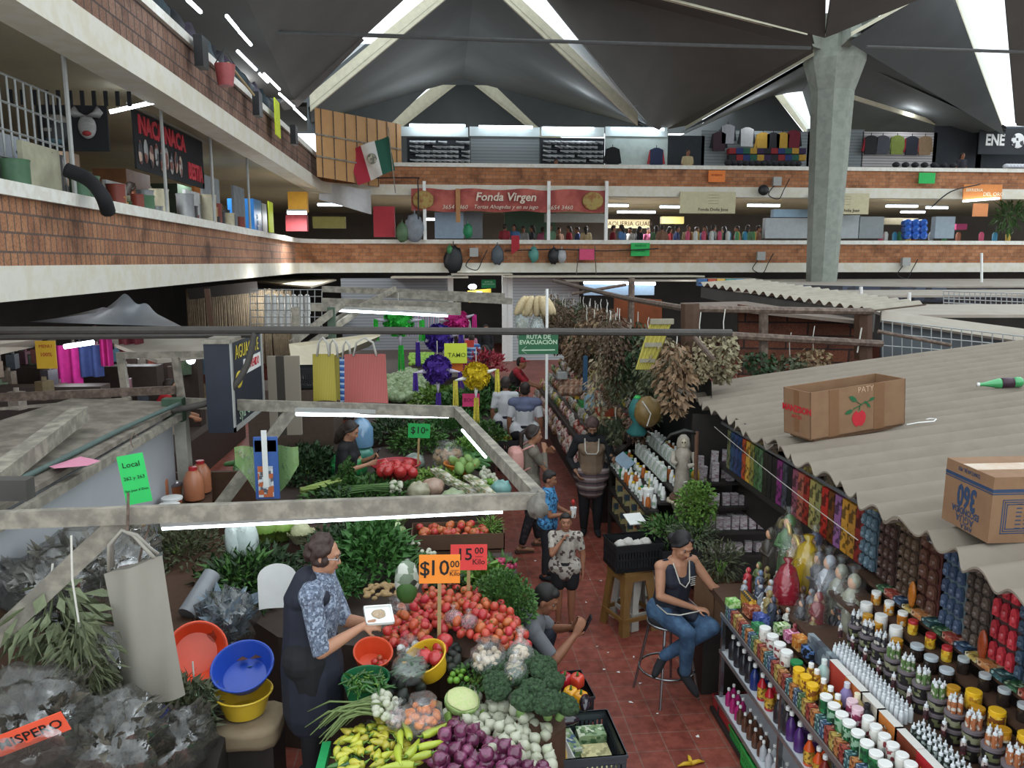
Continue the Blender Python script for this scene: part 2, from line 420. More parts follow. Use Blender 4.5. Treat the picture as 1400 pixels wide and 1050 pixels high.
# bay to the left of the first skylight, towards the viewer
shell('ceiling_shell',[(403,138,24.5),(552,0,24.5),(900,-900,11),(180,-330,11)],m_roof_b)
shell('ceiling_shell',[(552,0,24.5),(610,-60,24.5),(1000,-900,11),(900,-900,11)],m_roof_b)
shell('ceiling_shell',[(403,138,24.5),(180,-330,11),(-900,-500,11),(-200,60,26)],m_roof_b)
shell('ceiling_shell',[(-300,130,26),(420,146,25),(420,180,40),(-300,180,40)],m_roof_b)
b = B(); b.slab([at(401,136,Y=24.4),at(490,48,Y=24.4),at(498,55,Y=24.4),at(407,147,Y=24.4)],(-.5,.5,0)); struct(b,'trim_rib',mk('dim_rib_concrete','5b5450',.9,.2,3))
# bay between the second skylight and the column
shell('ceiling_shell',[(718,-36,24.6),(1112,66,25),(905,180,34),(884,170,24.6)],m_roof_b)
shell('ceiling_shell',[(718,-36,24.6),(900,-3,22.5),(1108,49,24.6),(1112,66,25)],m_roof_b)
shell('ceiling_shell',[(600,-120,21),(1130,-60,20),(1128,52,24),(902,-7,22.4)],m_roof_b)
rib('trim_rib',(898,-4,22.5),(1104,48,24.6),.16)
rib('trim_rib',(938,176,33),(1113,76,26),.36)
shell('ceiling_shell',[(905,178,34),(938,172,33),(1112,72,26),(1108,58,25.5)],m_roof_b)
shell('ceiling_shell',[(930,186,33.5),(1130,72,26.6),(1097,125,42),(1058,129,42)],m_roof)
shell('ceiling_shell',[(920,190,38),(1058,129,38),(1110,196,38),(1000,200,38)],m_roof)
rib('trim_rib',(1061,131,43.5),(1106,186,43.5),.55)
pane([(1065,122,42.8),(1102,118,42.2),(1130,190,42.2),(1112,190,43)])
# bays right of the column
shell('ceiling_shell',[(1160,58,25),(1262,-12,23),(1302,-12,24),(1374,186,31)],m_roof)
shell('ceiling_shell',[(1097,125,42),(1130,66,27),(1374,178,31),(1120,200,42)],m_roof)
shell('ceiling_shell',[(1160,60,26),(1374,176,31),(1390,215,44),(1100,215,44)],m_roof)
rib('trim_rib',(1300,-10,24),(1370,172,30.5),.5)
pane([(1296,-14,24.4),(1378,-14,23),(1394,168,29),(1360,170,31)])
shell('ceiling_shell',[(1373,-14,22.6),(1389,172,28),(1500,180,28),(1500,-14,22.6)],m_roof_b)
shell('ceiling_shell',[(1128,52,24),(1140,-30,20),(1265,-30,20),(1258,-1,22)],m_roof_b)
rib('trim_rib',(1166,48,24.4),(1256,-2,22.6),.12)
rib('trim_rib',(1160,133,30),(1283,171,33),.14)
# pipes slung under the roof
for i,(p,q,Y) in enumerate([((270,40),(700,55),20),((700,55),(1108,66),22),((1185,64),(1420,72),24)]):
    tag(B().tube([at(*p,Y=Y),at(*q,Y=Y)],.05,6).ob('ceiling_pipe',mk('dull_pipe_steel','4b4b4a',.6,.2,8)),
        ['dark pipe slung across the roof over the upper left gallery','dark pipe slung across the roof between the skylights and the column','dark pipe slung across the roof right of the column'][i],'pipe')
# ================================================================ RIGHT SIDE: AWNING AND COUNTER
def item(name,label,cat,parts,loc=(0,0,0),rz=0,group=None,rot=None,scale=None):
    """parts: (part name, builder, material(s), smooth[, sub-parts]) ; one part only makes a single mesh"""
    if len(parts) == 1:
        n,b,m_,s = parts[0][:4]
        o = b.ob(name,m_,smooth=s,loc=loc,rot=rot or (0,0,rz)); tag(o,label,cat,group)
        if scale: o.scale = (scale,)*3 if isinstance(scale,(int,float)) else scale
        return o
    t = thing(name,label,cat,loc,rz,group,rot,scale)
    for p in parts:
        o = p[1].ob(p[0],p[2],t,p[3])
        for q in (p[4] if len(p) > 4 else []): q[1].ob(q[0],q[2],o,q[3])
    return t
def spread(proto,places,label=None,group=None,spin=True):
    """proto itself takes the first place, copies take the rest; place = (x, y, z[, rz[, scale]])"""
    out = []
    for i,p in enumerate(places):
        rz = p[3] if len(p) > 3 else (R.uniform(0,6.28) if spin else 0); sc = p[4] if len(p) > 4 else None
        if i == 0:
            o = proto; o.location = p[:3]; o.rotation_euler.z = rz
            if sc: o.scale = (sc,)*3
        else: o = dup(proto,p[:3],None,scale=sc); o.rotation_euler = (proto.rotation_euler.x,proto.rotation_euler.y,rz)
        if label: o['label'] = label
        if group: o['group'] = group
        out.append(o)
    return out
m_sheet = mk('corrugated_fibre_sheet','867b6e',.85,.3,2.6,c2='756b5f',bump=.25)
m_card = mk('brown_cardboard','86664b',.8,.1,6,c2='7c5d44')
m_card_in = mk('cardboard_inside','6e523c',.85,.1,6)
m_tape = mk('parcel_tape','7a583e',.3,.08,20)
m_blackwood = mk('dark_counter_wood','2a2522',.6,.2,10)
m_wood = mk('old_board_wood','523a2a',.75,.3,12,c2='452f22')
m_whiteshelf = mk('white_shelf_laminate','c9cbd0',.4,.1,4)
m_alu = mk('aluminium_edge','a8aaab',.35,.1,20,metal=.8)
m_steel = mk('chrome_steel','8f9092',.25,.1,10,metal=.9)
m_black = mk('black_plastic','1c1c1e',.45,.2,10)
m_white = mk('white_plastic','dcdcd8',.4,.06,10)
def awz(x,y): return 2.15 + .118*(x - 2.85) + (.0 if y > 6.3 else .012)
def edge_x(y): return 2.47 + .047*y + .03*math.sin(y*5.1) + .015*math.sin(y*17)
def sheet(label,y0,y1,dz,x1=10.5):
    b = B(); ny = int((y1 - y0)/.02); nx = 14
    f = lambda u,v: (edge_x(y0 + (y1 - y0)*v) + (x1 - edge_x(y0 + (y1 - y0)*v))*u,y0 + (y1 - y0)*v,awz(edge_x(0) + (x1 - 2.6)*u,9) + dz + .034*math.sin((y0 + (y1 - y0)*v)/.265*2*math.pi) + .02*math.sin(u*5 + dz*50))
    b.grid(f,nx,ny); b.grid(lambda u,v: tuple(Vector(f(u,v)) - Vector((0,0,.012))),nx,ny)
    vs = []
    for k in range(ny + 1): vs += [f(0,k/ny),tuple(Vector(f(0,k/ny)) - Vector((0,0,.012)))]
    b.add(vs,[(2*k,2*k + 1,2*k + 3,2*k + 2) for k in range(ny)])
    return tag(b.ob('corrugated_roof_sheet',m_sheet,smooth=True),label,'roof sheet')
sheet('far corrugated fibre roof sheet under the open apple carton',6.45,9.75,.0)
sheet('middle corrugated fibre roof sheet between the apple carton and the upside-down carton',4.3,6.6,.03)
sheet('nearest corrugated fibre roof sheet under the upside-down carton at the right',1.9,4.45,.055)

# open apple carton
def axes(p0,p1): d = Vector(p1) - Vector(p0); return d.length,math.atan2(d.y,d.x)
P0 = at(1108,602,z=2.24); P1 = at(1237,577,z=2.33); P2 = at(1077,590,z=2.235)
L,az = axes(P0,P1); Wd = .34; Hh = .40
t = thing('cardboard_carton','open brown apple carton standing on the corrugated roof','cardboard box',P0,rot=(0,-.075,az))
b = B(); th = .008
b.bb(0,L,0,th,0,Hh,0); b.bb(0,L,Wd - th,Wd,0,Hh,0); b.bb(0,th,0,Wd,0,Hh,0); b.bb(L - th,L,0,Wd,0,Hh,0); b.bb(0,L,0,Wd,0,th,0)
b.bb(.05,L - .05,.02,Wd - .02,-.03,0,1)
b.ob('carton_body',[m_card,m_card_in],t)
[B().bb(*q_).ob('tape_strip',m_tape,t) for q_ in ((L*.19,L*.29,-.003,0,0,Hh),(L*.66,L*.77,-.003,0,0,Hh),(-.003,0,Wd*.42,Wd*.6,Hh*.1,Hh))]
m_red_ink = mk('red_print_ink','b3202c',.6,.1,30); m_green_ink = mk('green_print_ink','1f5a34',.6,.1,30); m_blue_ink = mk('blue_print_ink','2c3f5c',.6,.1,30); m_chalk = mk('chalk_mark','b99a80',.8,.1,30)
b = B(); ax,azz = L*.5,Hh*.42
ap = [(.055*1.25*math.cos(a)*(1 + .0*math.cos(2*a))*(1.06 if math.sin(a) > 0 else .8 + .2*abs(math.cos(a))),.062*1.2*math.sin(a) - (.02 if abs(math.cos(a)) < .25 and math.sin(a) > 0 else 0) - (-.012 if abs(math.cos(a)) < .2 and math.sin(a) < 0 else 0)) for a in [i*math.pi/16 for i in range(32)]]
b.slab([(ax + x,-.002,azz - .05 + z) for x,z in ap],(0,-.002,0)); b.ob('printed_apple',m_red_ink,t)
b = B()
b.tube([(ax,-.004,azz + .02),(ax + .01,-.004,azz + .06),(ax + .06,-.004,azz + .085),(ax + .1,-.004,azz + .085)],.004,5)
b.tube([(ax + .01,-.004,azz + .06),(ax - .06,-.004,azz + .04)],.004,5); b.tube([(ax + .02,-.004,azz + .07),(ax - .03,-.004,azz + .1)],.003,5)
for (x,z,a,l_) in ((-.06,.03,3.4,.09),(-.02,.1,2.6,.1),(.1,.09,.3,.07),(.08,.075,-.9,.06),(.05,.09,-.5,.05)):
    d = Vector((math.cos(a),0,math.sin(a))); n = Vector((-math.sin(a),0,math.cos(a))); p = Vector((ax + x,-.004,azz + z))
    b.poly([p,p + d*l_*.35 + n*l_*.22,p + d*l_*.75 + n*l_*.15,p + d*l_,p + d*l_*.7 - n*l_*.2,p + d*l_*.3 - n*l_*.2])
b.ob('printed_leaves',m_green_ink,t)
text('PATY',.07,m_chalk,t,(L*.57,-.003,Hh*.9),(math.pi/2,0,0),.0005)
text('MANZSON',.075,m_red_ink,t,(-.003,Wd/2,Hh*.58),(math.pi/2,0,-math.pi/2),.0005,bold=.003)
text('APPLES',.042,m_red_ink,t,(-.003,Wd/2,Hh*.42),(math.pi/2,0,-math.pi/2),.0005)
# upside-down carton with printed sides
P0 = at(1350,743,z=2.235); P1 = at(1287,710,z=2.235)
L2,az2 = axes(P0,P1); H2 = .36
t = thing('cardboard_carton','closed brown carton lying upside down with blue printing at the right edge of the roof','cardboard box',P0,rot=(0,-.02,az2))
# local x runs along the left face; the carton's depth is on its -y side
b = B(); b.bb(0,L2,-.62,0,0,H2); b.ob('carton_body',m_card,t)
m_dust = mk('dusty_tape','c9b7a4',.35,.25,9,c2='b09278')
b = B(); b.bb(L2*.34,L2*.64,-.62,.002,H2,H2 + .003); b.ob('tape_strip',m_dust,t)
b = B()
for z in (.80,.765,.735):
    b.bb(0,L2,0,.0015,H2*z,H2*z + (.012 if z == .765 else .006)); b.bb(-.0015,0,-.62,0,H2*z,H2*z + (.012 if z == .765 else .006))
for k in (0,.012,.024):
    x0,x1,z0,z1 = -.6 + k,-.06 - k,.05 + k,H2*.66 - k
    for q in ((x0,x1,z0,z0 + .005),(x0,x1,z1 - .005,z1),(x1 - .005,x1,z0,z1)): b.bb(-.0015,0,q[0],q[1],q[2],q[3])
for r_ in range(7):
    for c_ in range(2): b.bb(-.0015,0,-.17 - c_*.045,-.14 - c_*.045,H2*.58 - r_*.022,H2*.58 - r_*.022 + .006)
b.ob('printed_frame',m_blue_ink,t)
rt = (math.pi/2,math.pi,math.pi)
text('360',.17,m_blue_ink,t,(L2*.5,.002,H2*.53),rt,.0005,bold=.006,sx=.62)
text('ESCONDIDA',.05,m_blue_ink,t,(L2*.5,.002,H2*.29),rt,.0005,bold=.001,sx=.8)
text('AGUA',.06,m_blue_ink,t,(L2*.5,.002,H2*.17),rt,.0005,sx=.9)
text('AVILA',.04,m_blue_ink,t,(L2*.45,.002,H2*.06),rt,.0005,sx=.9)
text('TONATLAN JAL. MEX',.032,m_blue_ink,t,(L2*.5,.002,H2*.92),rt,.0005,sx=.6)
# green bottle and coat hanger lying on the roof
m_gpet = mk('green_pet_plastic','3f9a5c',.15,.1,20,spec=.8); m_purple = mk('purple_bottle_label','3d2433',.4,.3,60)
pb = at(1338,526,z=2.5); pb.z = awz(pb.x,7) + .07
b = B(); b.lathe([(.004,.0),(.016,.002),(.016,.02),(.013,.025),(.03,.1),(.04,.14),(.04,.16)],14)
b2 = B(); b2.lathe([(.0405,.16),(.0405,.25)],14); b3 = B(); b3.lathe([(.04,.25),(.041,.3),(.03,.315),(.001,.31)],14)
b4 = B(); b4.lathe([(.017,-.012),(.017,.006),(.001,.007)],12)
item('soda_bottle','empty green soda bottle lying on the corrugated roof','bottle',[('bottle_neck',b,m_gpet,True),('bottle_label',b2,m_purple,True),('bottle_base',b3,m_gpet,True),('cap',b4,m_white,True)],pb,rot=(0,math.pi/2 - .1,-.25),scale=1.25)
ph = at(1240,577,z=2.36); ph.z = awz(ph.x,6) + .055
tag(B().tube([(0,0,0),(.12,.02,.0),(.24,0,.0),(.3,.06,.0),(.27,.1,.0),(.23,.09,0)],.006,6).ob('coat_hanger',m_white,smooth=True,loc=ph,rot=(0,-.1,.0)),'white plastic coat hanger lying on the roof between the two cartons','coat hanger')

# ---------------------------------------------------------------- counter carcass, facing the aisle
CY0,CY1 = 2.4,5.8
t = thing('display_counter','long stepped display counter crowded with jars at the right of the aisle','counter',(2.17,CY0,0))
LC = CY1 - CY0
b = B()
for x0,x1,z in ((0,.13,.915),(.13,.24,.975),(.24,.3,1.03),(.3,.46,1.14),(.46,.575,1.14),(.575,.66,1.335),(.66,.76,1.4),(.76,.87,1.49)): b.bb(x0,x1,0,LC*(1 if x0 < .5 else .83),z - .03,z)
b.ob('stepped_top',m_wood,t)
b = B(); b.bb(.86,.9,0,LC + 1.6,1.44,1.48); b.ob('back_ledge',mk('worn_brown_ledge','4a3a30',.6,.2,9),t)
b = B(); b.bb(-.012,0,0,LC,.885,.92); b.ob('front_edge',m_alu,t)
for z,x0 in ((.6,0),(.2,-.02)):
    b = B(); b.bb(x0,.5,0,LC,z - .02,z); s_ = b.ob('shelf',m_whiteshelf,t); b = B(); b.bb(x0 - .01,x0,0,LC,z - .022,z + .004); b.ob('shelf_edge',m_alu,s_)
b = B(); b.bb(-.03,0,0,LC + .1,.02,.05); b.ob('floor_rail',m_blackwood,t)
b = B(); b.bb(.5,.53,0,LC,0,.9); b.bb(.5,.9,LC - .02,LC,0,1.1); b.ob('back_panel',m_blackwood,t)
for y in (LC - .03,LC - 1.15,LC - 2.3): B().bb(.0,.03,y,y + .03,0,.9).ob('post',m_steel,t)
# ---- jars and bottles: one prototype of each kind, then copies
def jarproto(name,label,body,lid,r,h,lidh=.022,cat='jar',lab=None,labz=(.2,.75),group=None,n=14):
    b = B(); b.lathe([(r*.9,0),(r,.006),(r,h - lidh)],n)
    l_ = B(); l_.lathe([(r*.96,h - lidh),(r*.98,h - .003),(r*.9,h),(.0001,h)],n)
    ps = [('jar_body',b,body,SM),('lid',l_,lid,SM)]
    if lab: q = B(); q.lathe([(r*1.012,h*labz[0]),(r*1.012,h*labz[1])],n); ps.append(('paper_label',q,lab,SM))
    return item(name,label,cat,ps,group=group)
m_wlid = mk('white_jar_lid','e4e4e0',.4,.05,10); m_ylid = mk('yellow_jar_lid','e0b021',.4,.06,10); m_rlid = mk('red_jar_lid','a8272c',.4,.06,10); m_glid = mk('green_jar_lid','1f7a45',.4,.06,10)
m_greenlab = printmat('green_jar_print',['1e5a35','2f7a48','17402a','8fb59a'],45); m_whitelab = printmat('pale_jar_print',['d9d6cd','b9b6b0','8a3c40','dedbd2'],45); m_yellab = printmat('yellow_jar_print',['d9a92a','e0bf4a','b07a1e','7c4a1e'],45)
m_pinklab = printmat('pink_jar_print',['d9b3c0','b34a68','e6d2d8','8a3450'],45); m_bluelab = printmat('blue_jar_print',['32557c','c6d2da','1f3552','6d8aa5'],45); m_brownlab = printmat('brown_jar_print',['7a3c26','3c2018','b27a4a','5e2c20'],45); m_orlab = printmat('orange_jar_print',['d08a2c','e0a850','d9d4c8','a8641e'],45)
m_clear = mk('clear_brown_jar','2e2622',.15,.2,10,spec=.7)
def row(x,z,ys,dx=0): return [(x + (dx if i % 2 else -dx),y + J(.006),z) for i,y in enumerate(ys)]
def fr(a,b_,n): return [a + (b_ - a)*i/max(1,n - 1) for i in range(n)]
spread(jarproto('supplement_jar','',m_greenlab,m_wlid,.038,.105),row(2.25,1.015,fr(2.75,4.22,17)),'white-lidded green jar in the front row of the stepped right counter','green jars along the counter front')
spread(jarproto('supplement_jar','',m_whitelab,m_wlid,.034,.1),row(2.335,1.07,fr(2.75,3.9,15)),'pale printed jar with white lid in the second row behind the green jars','pale jars in the second row')
spread(jarproto('supplement_jar','',m_pinklab,mk('pink_jar_lid','d9b9c2',.4,.05),.034,.1),[(2.325,4.0,1.07),(2.335,4.08,1.07)],'pink printed jar at the far end of the second jar row','pink jars')
spread(jarproto('ointment_jar','',m_whitelab,m_wlid,.042,.1),[(2.25,5.01,1.015),(2.25,4.89,1.015),(2.25,4.78,1.015),(2.245,5.13,1.015)],'squat white jar beside the yellow-lidded jars on the counter edge','squat white jars')
jarproto('ointment_jar','green-lidded glass jar between the squat white jars and the yellow jars',m_clear,m_glid,.042,.09).location = (2.265,4.66,1.015)
spread(jarproto('ointment_jar','',m_yellab,m_ylid,.038,.095),[(2.235,4.56,1.015),(2.24,4.47,1.015),(2.235,4.37,1.015)],'bright yellow-lidded yellow jar on the counter edge behind the squat white jars','yellow ointment jars')
def bottleproto(name,body,cap,r,h,lab=None,neck=.35,capr=.5,group=None,slots=None,n=12,caph=.2):
    b = B(); b.lathe([(r*.92,0),(r,.008),(r,h*.55),(r*neck,h*.78),(r*neck,h*.82)],n)
    c = B(); c.lathe([(r*capr,h*(1 - caph)),(r*capr,h*.98),(r*capr*.8,h),(.0001,h)],n)
    ps = [('bottle_body',b,body,SM),('cap',c,cap,SM)]
    if lab: q = B(); q.lathe([(r*1.015,h*.1),(r*1.015,h*.5)],n); ps.append(('paper_label',q,lab,SM))
    return item(name,'','bottle',ps)
spread(bottleproto('lotion_bottle',m_yellab,m_wlid,.028,.13,neck=.6,capr=.62,caph=.3),[(2.31,4.55,1.02),(2.31,4.47,1.02),(2.3,4.36,1.02),(2.3,4.27,1.02),(2.3,4.18,1.02)],'small yellow bottle with white cap behind the yellow-lidded jars','yellow bottles with white caps')
for lb,c_,k_,p in (('lilac bottle with pale cap behind the yellow bottles on the counter','8d7fb0','c9c6cf',(2.375,4.22)),('cream round bottle with pale cap next to the lilac bottle','d6bd84','d9cfb0',(2.375,4.1)),('black bottle with black cap next to the cream bottle on the counter','2b2b2e','1c1c1e',(2.375,3.99)),('pale mint bottle with white cap standing by the long grey box','a9c4bd','cfd9d6',(2.37,4.5))):
    o = bottleproto('lotion_bottle',mk('bottle_' + c_,c_,.35,.08),mk('cap_' + k_,k_,.4,.05),.036,.15,neck=.4,caph=.22); o.location = p + (1.05,); o['label'] = lb
# dropper bottles: three close rows
m_drop = mk('milky_dropper_plastic','d5d9dc',.35,.06); m_dlab = printmat('dark_dropper_print',['26302c','4a5550','1b2421','9aa5a0'],70)
def dropper(lab,h=.105,r=.0145):
    b = B(); b.lathe([(r,0),(r,h*.62),(r*.75,h*.7)],8); c = B(); c.lathe([(r*.8,h*.68),(r*.8,h*.8),(r*.35,h*.84),(r*.22,h),(.0001,h)],8)
    return item('dropper_bottle','','bottle',[('bottle_body',b,lab,SM),('dropper_cap',c,m_drop,SM)])
ps = []
for k,x in enumerate((2.485,2.52,2.555)):
    ps += [(x,y + .012*k,1.14) for y in fr(2.72,3.72,22)]
spread(dropper(m_dlab),ps,'white-tipped dropper bottle in the near block of three close rows','near block of dropper bottles')
ps = []
for k,x in enumerate((2.5,2.535,2.57)):
    ps += [(x,y + .012*k,1.14) for y in fr(3.86,4.62,18)]
spread(dropper(m_drop),ps,'white dropper bottle in the far block of three close rows by the long grey box','far block of dropper bottles')
# tubs in pairs with dropper bottles standing on them
m_tub = mk('black_tub','2a2427',.3,.15,spec=.6); m_tubrim = mk('smoky_tub_lid','6d6468',.25,.1)
def tub():
    b = B(); b.lathe([(.042,0),(.052,.075)],16); c = B(); c.lathe([(.055,.072),(.055,.088),(.05,.09),(.0001,.09)],16)
    q = B(); q.lathe([(.0465,.018),(.0525,.062)],16)
    return item('powder_tub','','tub',[('tub_body',b,[m_tub],SM),('tub_lid',c,m_tubrim,SM),('paper_label',q,printmat('olive_tub_print',['6f7350','2e2a2a','8a8a6e','262224','221f20'],26),SM)])
ys = fr(2.95,4.72,13); low = [(2.69,y,1.14) for y in ys]; top = [(2.69,y,1.23) for y in ys]
tb = tub(); spread(tb,low,'dark lidded tub on the lower tier beneath another tub','lower tubs of the stacked pairs')
spread(dup(tb),top,'dark lidded tub stacked on a second tub and topped with bottles','upper tubs of the stacked pairs')
kinds = [('white-capped orange dropper bottle standing on a stacked tub','9a5a34'),('white-capped green dropper bottle standing on a stacked tub','4f6b38'),('white-capped black dropper bottle standing on a stacked tub','2f3038'),('white-capped pale dropper bottle standing on a stacked tub','8fa09c')]
order = [3,3,0,0,0,0,1,1,1,1,2,2,2]
protos = {}
for i,y in enumerate(ys):
    k = order[i]
    if k not in protos: protos[k] = [dropper(printmat('dropper_print_%d' % k,[kinds[k][1],kinds[k][1],'b9b3a8',kinds[k][1]],60),.095),[]]
    for a in range(5): protos[k][1].append((2.69 + .026*math.cos(a*1.2566 + i),y + .026*math.sin(a*1.2566 + i),1.32))
for k,(o,ps) in protos.items(): spread(o,ps,kinds[k][0],kinds[k][0].split(' standing')[0].replace('white-capped ','') + 's on tubs')
spread(dropper(printmat('maroon_dropper_print',['5a2c30','3a2024','b0a29c'],60),.1),[(2.615,y,1.2) for y in fr(3.02,4.78,12)],'single dropper bottle squeezed in front of the stacked tubs','single droppers before the tubs')
# the rows behind
spread(jarproto('cream_jar','',m_yellab,m_ylid,.042,.1),row(2.785,1.335,[2.9,3.1,3.3,3.5,3.68]),'yellow jar with yellow lid behind the stacked tubs','yellow jars behind the tubs')
spread(jarproto('cream_jar','',m_orlab,mk('orange_jar_lid','c08a22',.4,.06),.036,.06),row(2.75,1.335,[3.4,3.6,3.8,4.35,4.58,4.7]),'low orange-lidded jar set between the taller jars behind the tubs','low orange jars')
spread(jarproto('cream_jar','',m_clear,mk('frosted_jar_lid','b3bcc2',.3,.05),.04,.1),row(2.785,1.335,[3.92,4.06,4.2]),'dark jar with frosted lid in the row behind the stacked tubs','frosted-lid dark jars behind the tubs')
spread(jarproto('cream_jar','',m_white,m_wlid,.04,.105),row(2.785,1.335,[4.42,4.6,4.78]),'plain white jar near the tall wrapped figures','plain white jars')
spread(jarproto('cream_jar','',m_clear,mk('grey_jar_lid','a8b0b3',.3,.05),.032,.095),row(2.885,1.4,[2.95,3.1,3.28,3.45,3.6,3.75,3.92]),'dark jar with grey lid in the rearmost jar row by the ledge','grey-lid jars in the rear row')
spread(jarproto('cream_jar','',m_yellab,m_rlid,.03,.09),row(2.88,1.4,[4.06,4.22,4.4]),'small yellow jar with red lid in the rear row of the counter','red-lid jars')
spread(jarproto('cream_jar','',m_orlab,m_wlid,.032,.09),row(2.885,1.4,[4.52,4.68,4.84]),'orange printed tin jar with white lid in the rear row','orange tin jars')
# cartons and boxes on the counter
def cartonbox(label,cols,c,d,rz=0,group=None,name='medicine_box',sc=55,top=None):
    b = B(); b.box((0,0,d[2]/2),d)
    m_ = printmat('box_print_' + '_'.join(cols),cols,sc)
    return tag(b.ob(name,m_,loc=c,rot=(0,0,rz)),label,'box',group)
pal = [('orange',['a8683a','b07a4a','5c3420','c0a080']),('red',['8a342c','9a4a3c','4a201c','b08a78']),('green',['3c6444','2c4a34','8a9f80','243a2a']),('blue',['3c5470','2c4058','8a9aa8','202c3c']),('yellow',['b09a50','a88a44','6a5430','c8c0a0']),('teal',['365c60','2a484a','8aa8a4','1f3638'])]
per = {}
for i,y in enumerate(fr(2.7,5.72,52)):
    n_,cols = pal[[0,1,4,2,3,0,5,1,0,4,1,3,5][i % 13]]
    per.setdefault(n_,[]).append(y); first = len(per[n_]) == 1
    cartonbox('small %s medicine box lining the counter edge under the jars' % n_,cols,(2.205,y,.918),(.055,.05,.095),group='%s boxes lining the counter edge' % n_)
big = [(4.4,'b03a2c','red'),(4.2,'c06a34','brick-orange'),(4.02,'c9bfae','cream'),(3.84,'c97a3a','light orange'),(3.66,'7a3a26','brown'),(3.46,'b0262c','crimson'),(3.26,'3f8a4e','bright green'),(3.06,'2b2b2d','black'),(2.86,'d0d0cc','white')]
for y,c_,n_ in big:
    t = thing('flat_carton','%s flat carton standing in the long row behind the jars' % n_,'box',(2.425,y,1.03))
    B().bb(-.02,.025,-.1,.1,0,.165).ob('carton_body',mk('carton_' + c_,c_,.5,.15,30),t)
    B().bb(-.022,.027,-.098,.098,.165,.168).ob('carton_top',mk('white_carton_top','d9d6cf',.6,.05),t)
    if n_ == 'crimson': text('Hierro',.07,mk('yellow_print','d9b23c',.5),t,(-.022,0,.07),(math.pi/2,0,-math.pi/2),.001)
    elif n_ in ('light orange','cream'): text('Cin' if n_ != 'cream' else 'C',.08,m_dlab,t,(-.022,.0,.08),(math.pi/2,0,-math.pi/2),.001)
cartonbox('long grey-blue box standing on edge beside the far dropper bottles',['6d7880','59646c','8d989e','4a4f58'],(2.455,4.66,1.05),(.04,.42,.14),sc=20)
for i,y in enumerate(fr(2.65,4.85,22)):
    n_,cols = pal[[4,3,1,2,5,0][i % 6]]
    cartonbox('flat %s box lying on the top step against the ledge' % n_,cols,(2.975,y,1.492),(.13,.095,.022 + .008*(i % 3)),J(.05),'%s boxes on the top step' % n_,sc=35)
for lb,cols,p,d in (('lime green box on the near corner of the counter by the seated woman',['7fb45a','5f9a44','b9d49a'],(2.22,5.7,1.015),(.09,.09,.055)),('red-brown box near the lime green box on the counter',['9a4a34','7a3426','c08a6a'],(2.32,5.56,1.0),(.1,.12,.08)),('blue box next to the red-brown box on the counter',['3a4f9a','2c3c7a','6a7ab8'],(2.32,5.38,1.0),(.09,.1,.09)),('pale green patterned box on the counter by the figures',['b9cf9a','5f8a3c','e4ecd4'],(2.4,5.2,1.03),(.1,.07,.07)),('pink box on the counter by the pale green box',['d98aac','b8587f','ecc4d4'],(2.42,5.08,1.03),(.09,.07,.07)),('open green tray box on the counter edge',['2f7a4a','1f5a34','4a9a62'],(2.27,5.28,1.0),(.08,.12,.06)),('orange slim box by the pink box',['d0863a','b8682a','e0b070'],(2.43,4.96,1.03),(.08,.09,.09)),('black and blue patterned box before the gold trinkets',['22262c','5a7ab0','14161a'],(2.44,4.82,1.03),(.08,.12,.08))):
    cartonbox(lb,cols,p,d,.1)
for i in range(6): cartonbox('upright yellow slim box in the row at the counter corner',['d9b84a','b8862c','3a3430'],(2.33,5.74 - i*.03,1.0),(.06,.02,.12),0,'upright slim boxes at the counter corner')

# ---------------------------------------------------------------- figures at the far end of the counter
def figurine(label,c_,loc,h,kind='robe',wrap=None,head='c99a7a',cat='figurine'):
    t = thing('figurine',label,cat,loc,R.uniform(-.5,.5) + math.pi)
    w_ = h*.17
    b = B(); b.lathe([(w_*.9,0),(w_,h*.03),(w_*.85,h*.3),(w_*.72,h*.55),(w_*.82,h*.72),(w_*.42,h*.8),(w_*.2,h*.82)],14,sy=.8,fn=lambda a,z: 1 + .06*math.sin(a*7)*(1 - z/h))
    m_ = mk('figurine_' + c_,c_,.35,.25,25,spec=.6)
    b.tube([(0,-w_*.7,h*.7),(w_*.5,-w_*.75,h*.55),(w_*.75,0,h*.58)],w_*.22,7); b.tube([(0,w_*.7,h*.7),(w_*.5,w_*.75,h*.55),(w_*.75,0,h*.58)],w_*.22,7)
    b.ob('robe',m_,t,True)
    b = B(); b.sph((.0,0,h*.89),(h*.075,h*.07,h*.095),12,8); b.ob('head',mk('figurine_skin_' + head,head,.4,.1),t,True)
    b = B(); b.sph((-h*.02,0,h*.905),(h*.085,h*.085,h*.105),12,8); b.ob('veil',m_,t,True)
    B().lathe([(w_*1.15,0),(w_*1.15,h*.04),(.001,h*.04)],12).ob('base',mk('figurine_base','6a5a48',.5,.2),t,SM)
    if wrap:
        f = film(wrap[0],wrap[1],wrap[2],.1,9); b = B(); b.lathe([(w_*1.3,0),(w_*1.45,h*.3),(w_*1.3,h*.7),(w_*.8,h*.95),(w_*.25,h*1.03),(w_*.5,h*1.12)],14,fn=lambda a,z: 1 + .08*math.sin(a*5 + z*30)); b.ob('plastic_wrap',f,t,True)
    return t
clr = ('thin_clear_wrap','ffffff',.03)
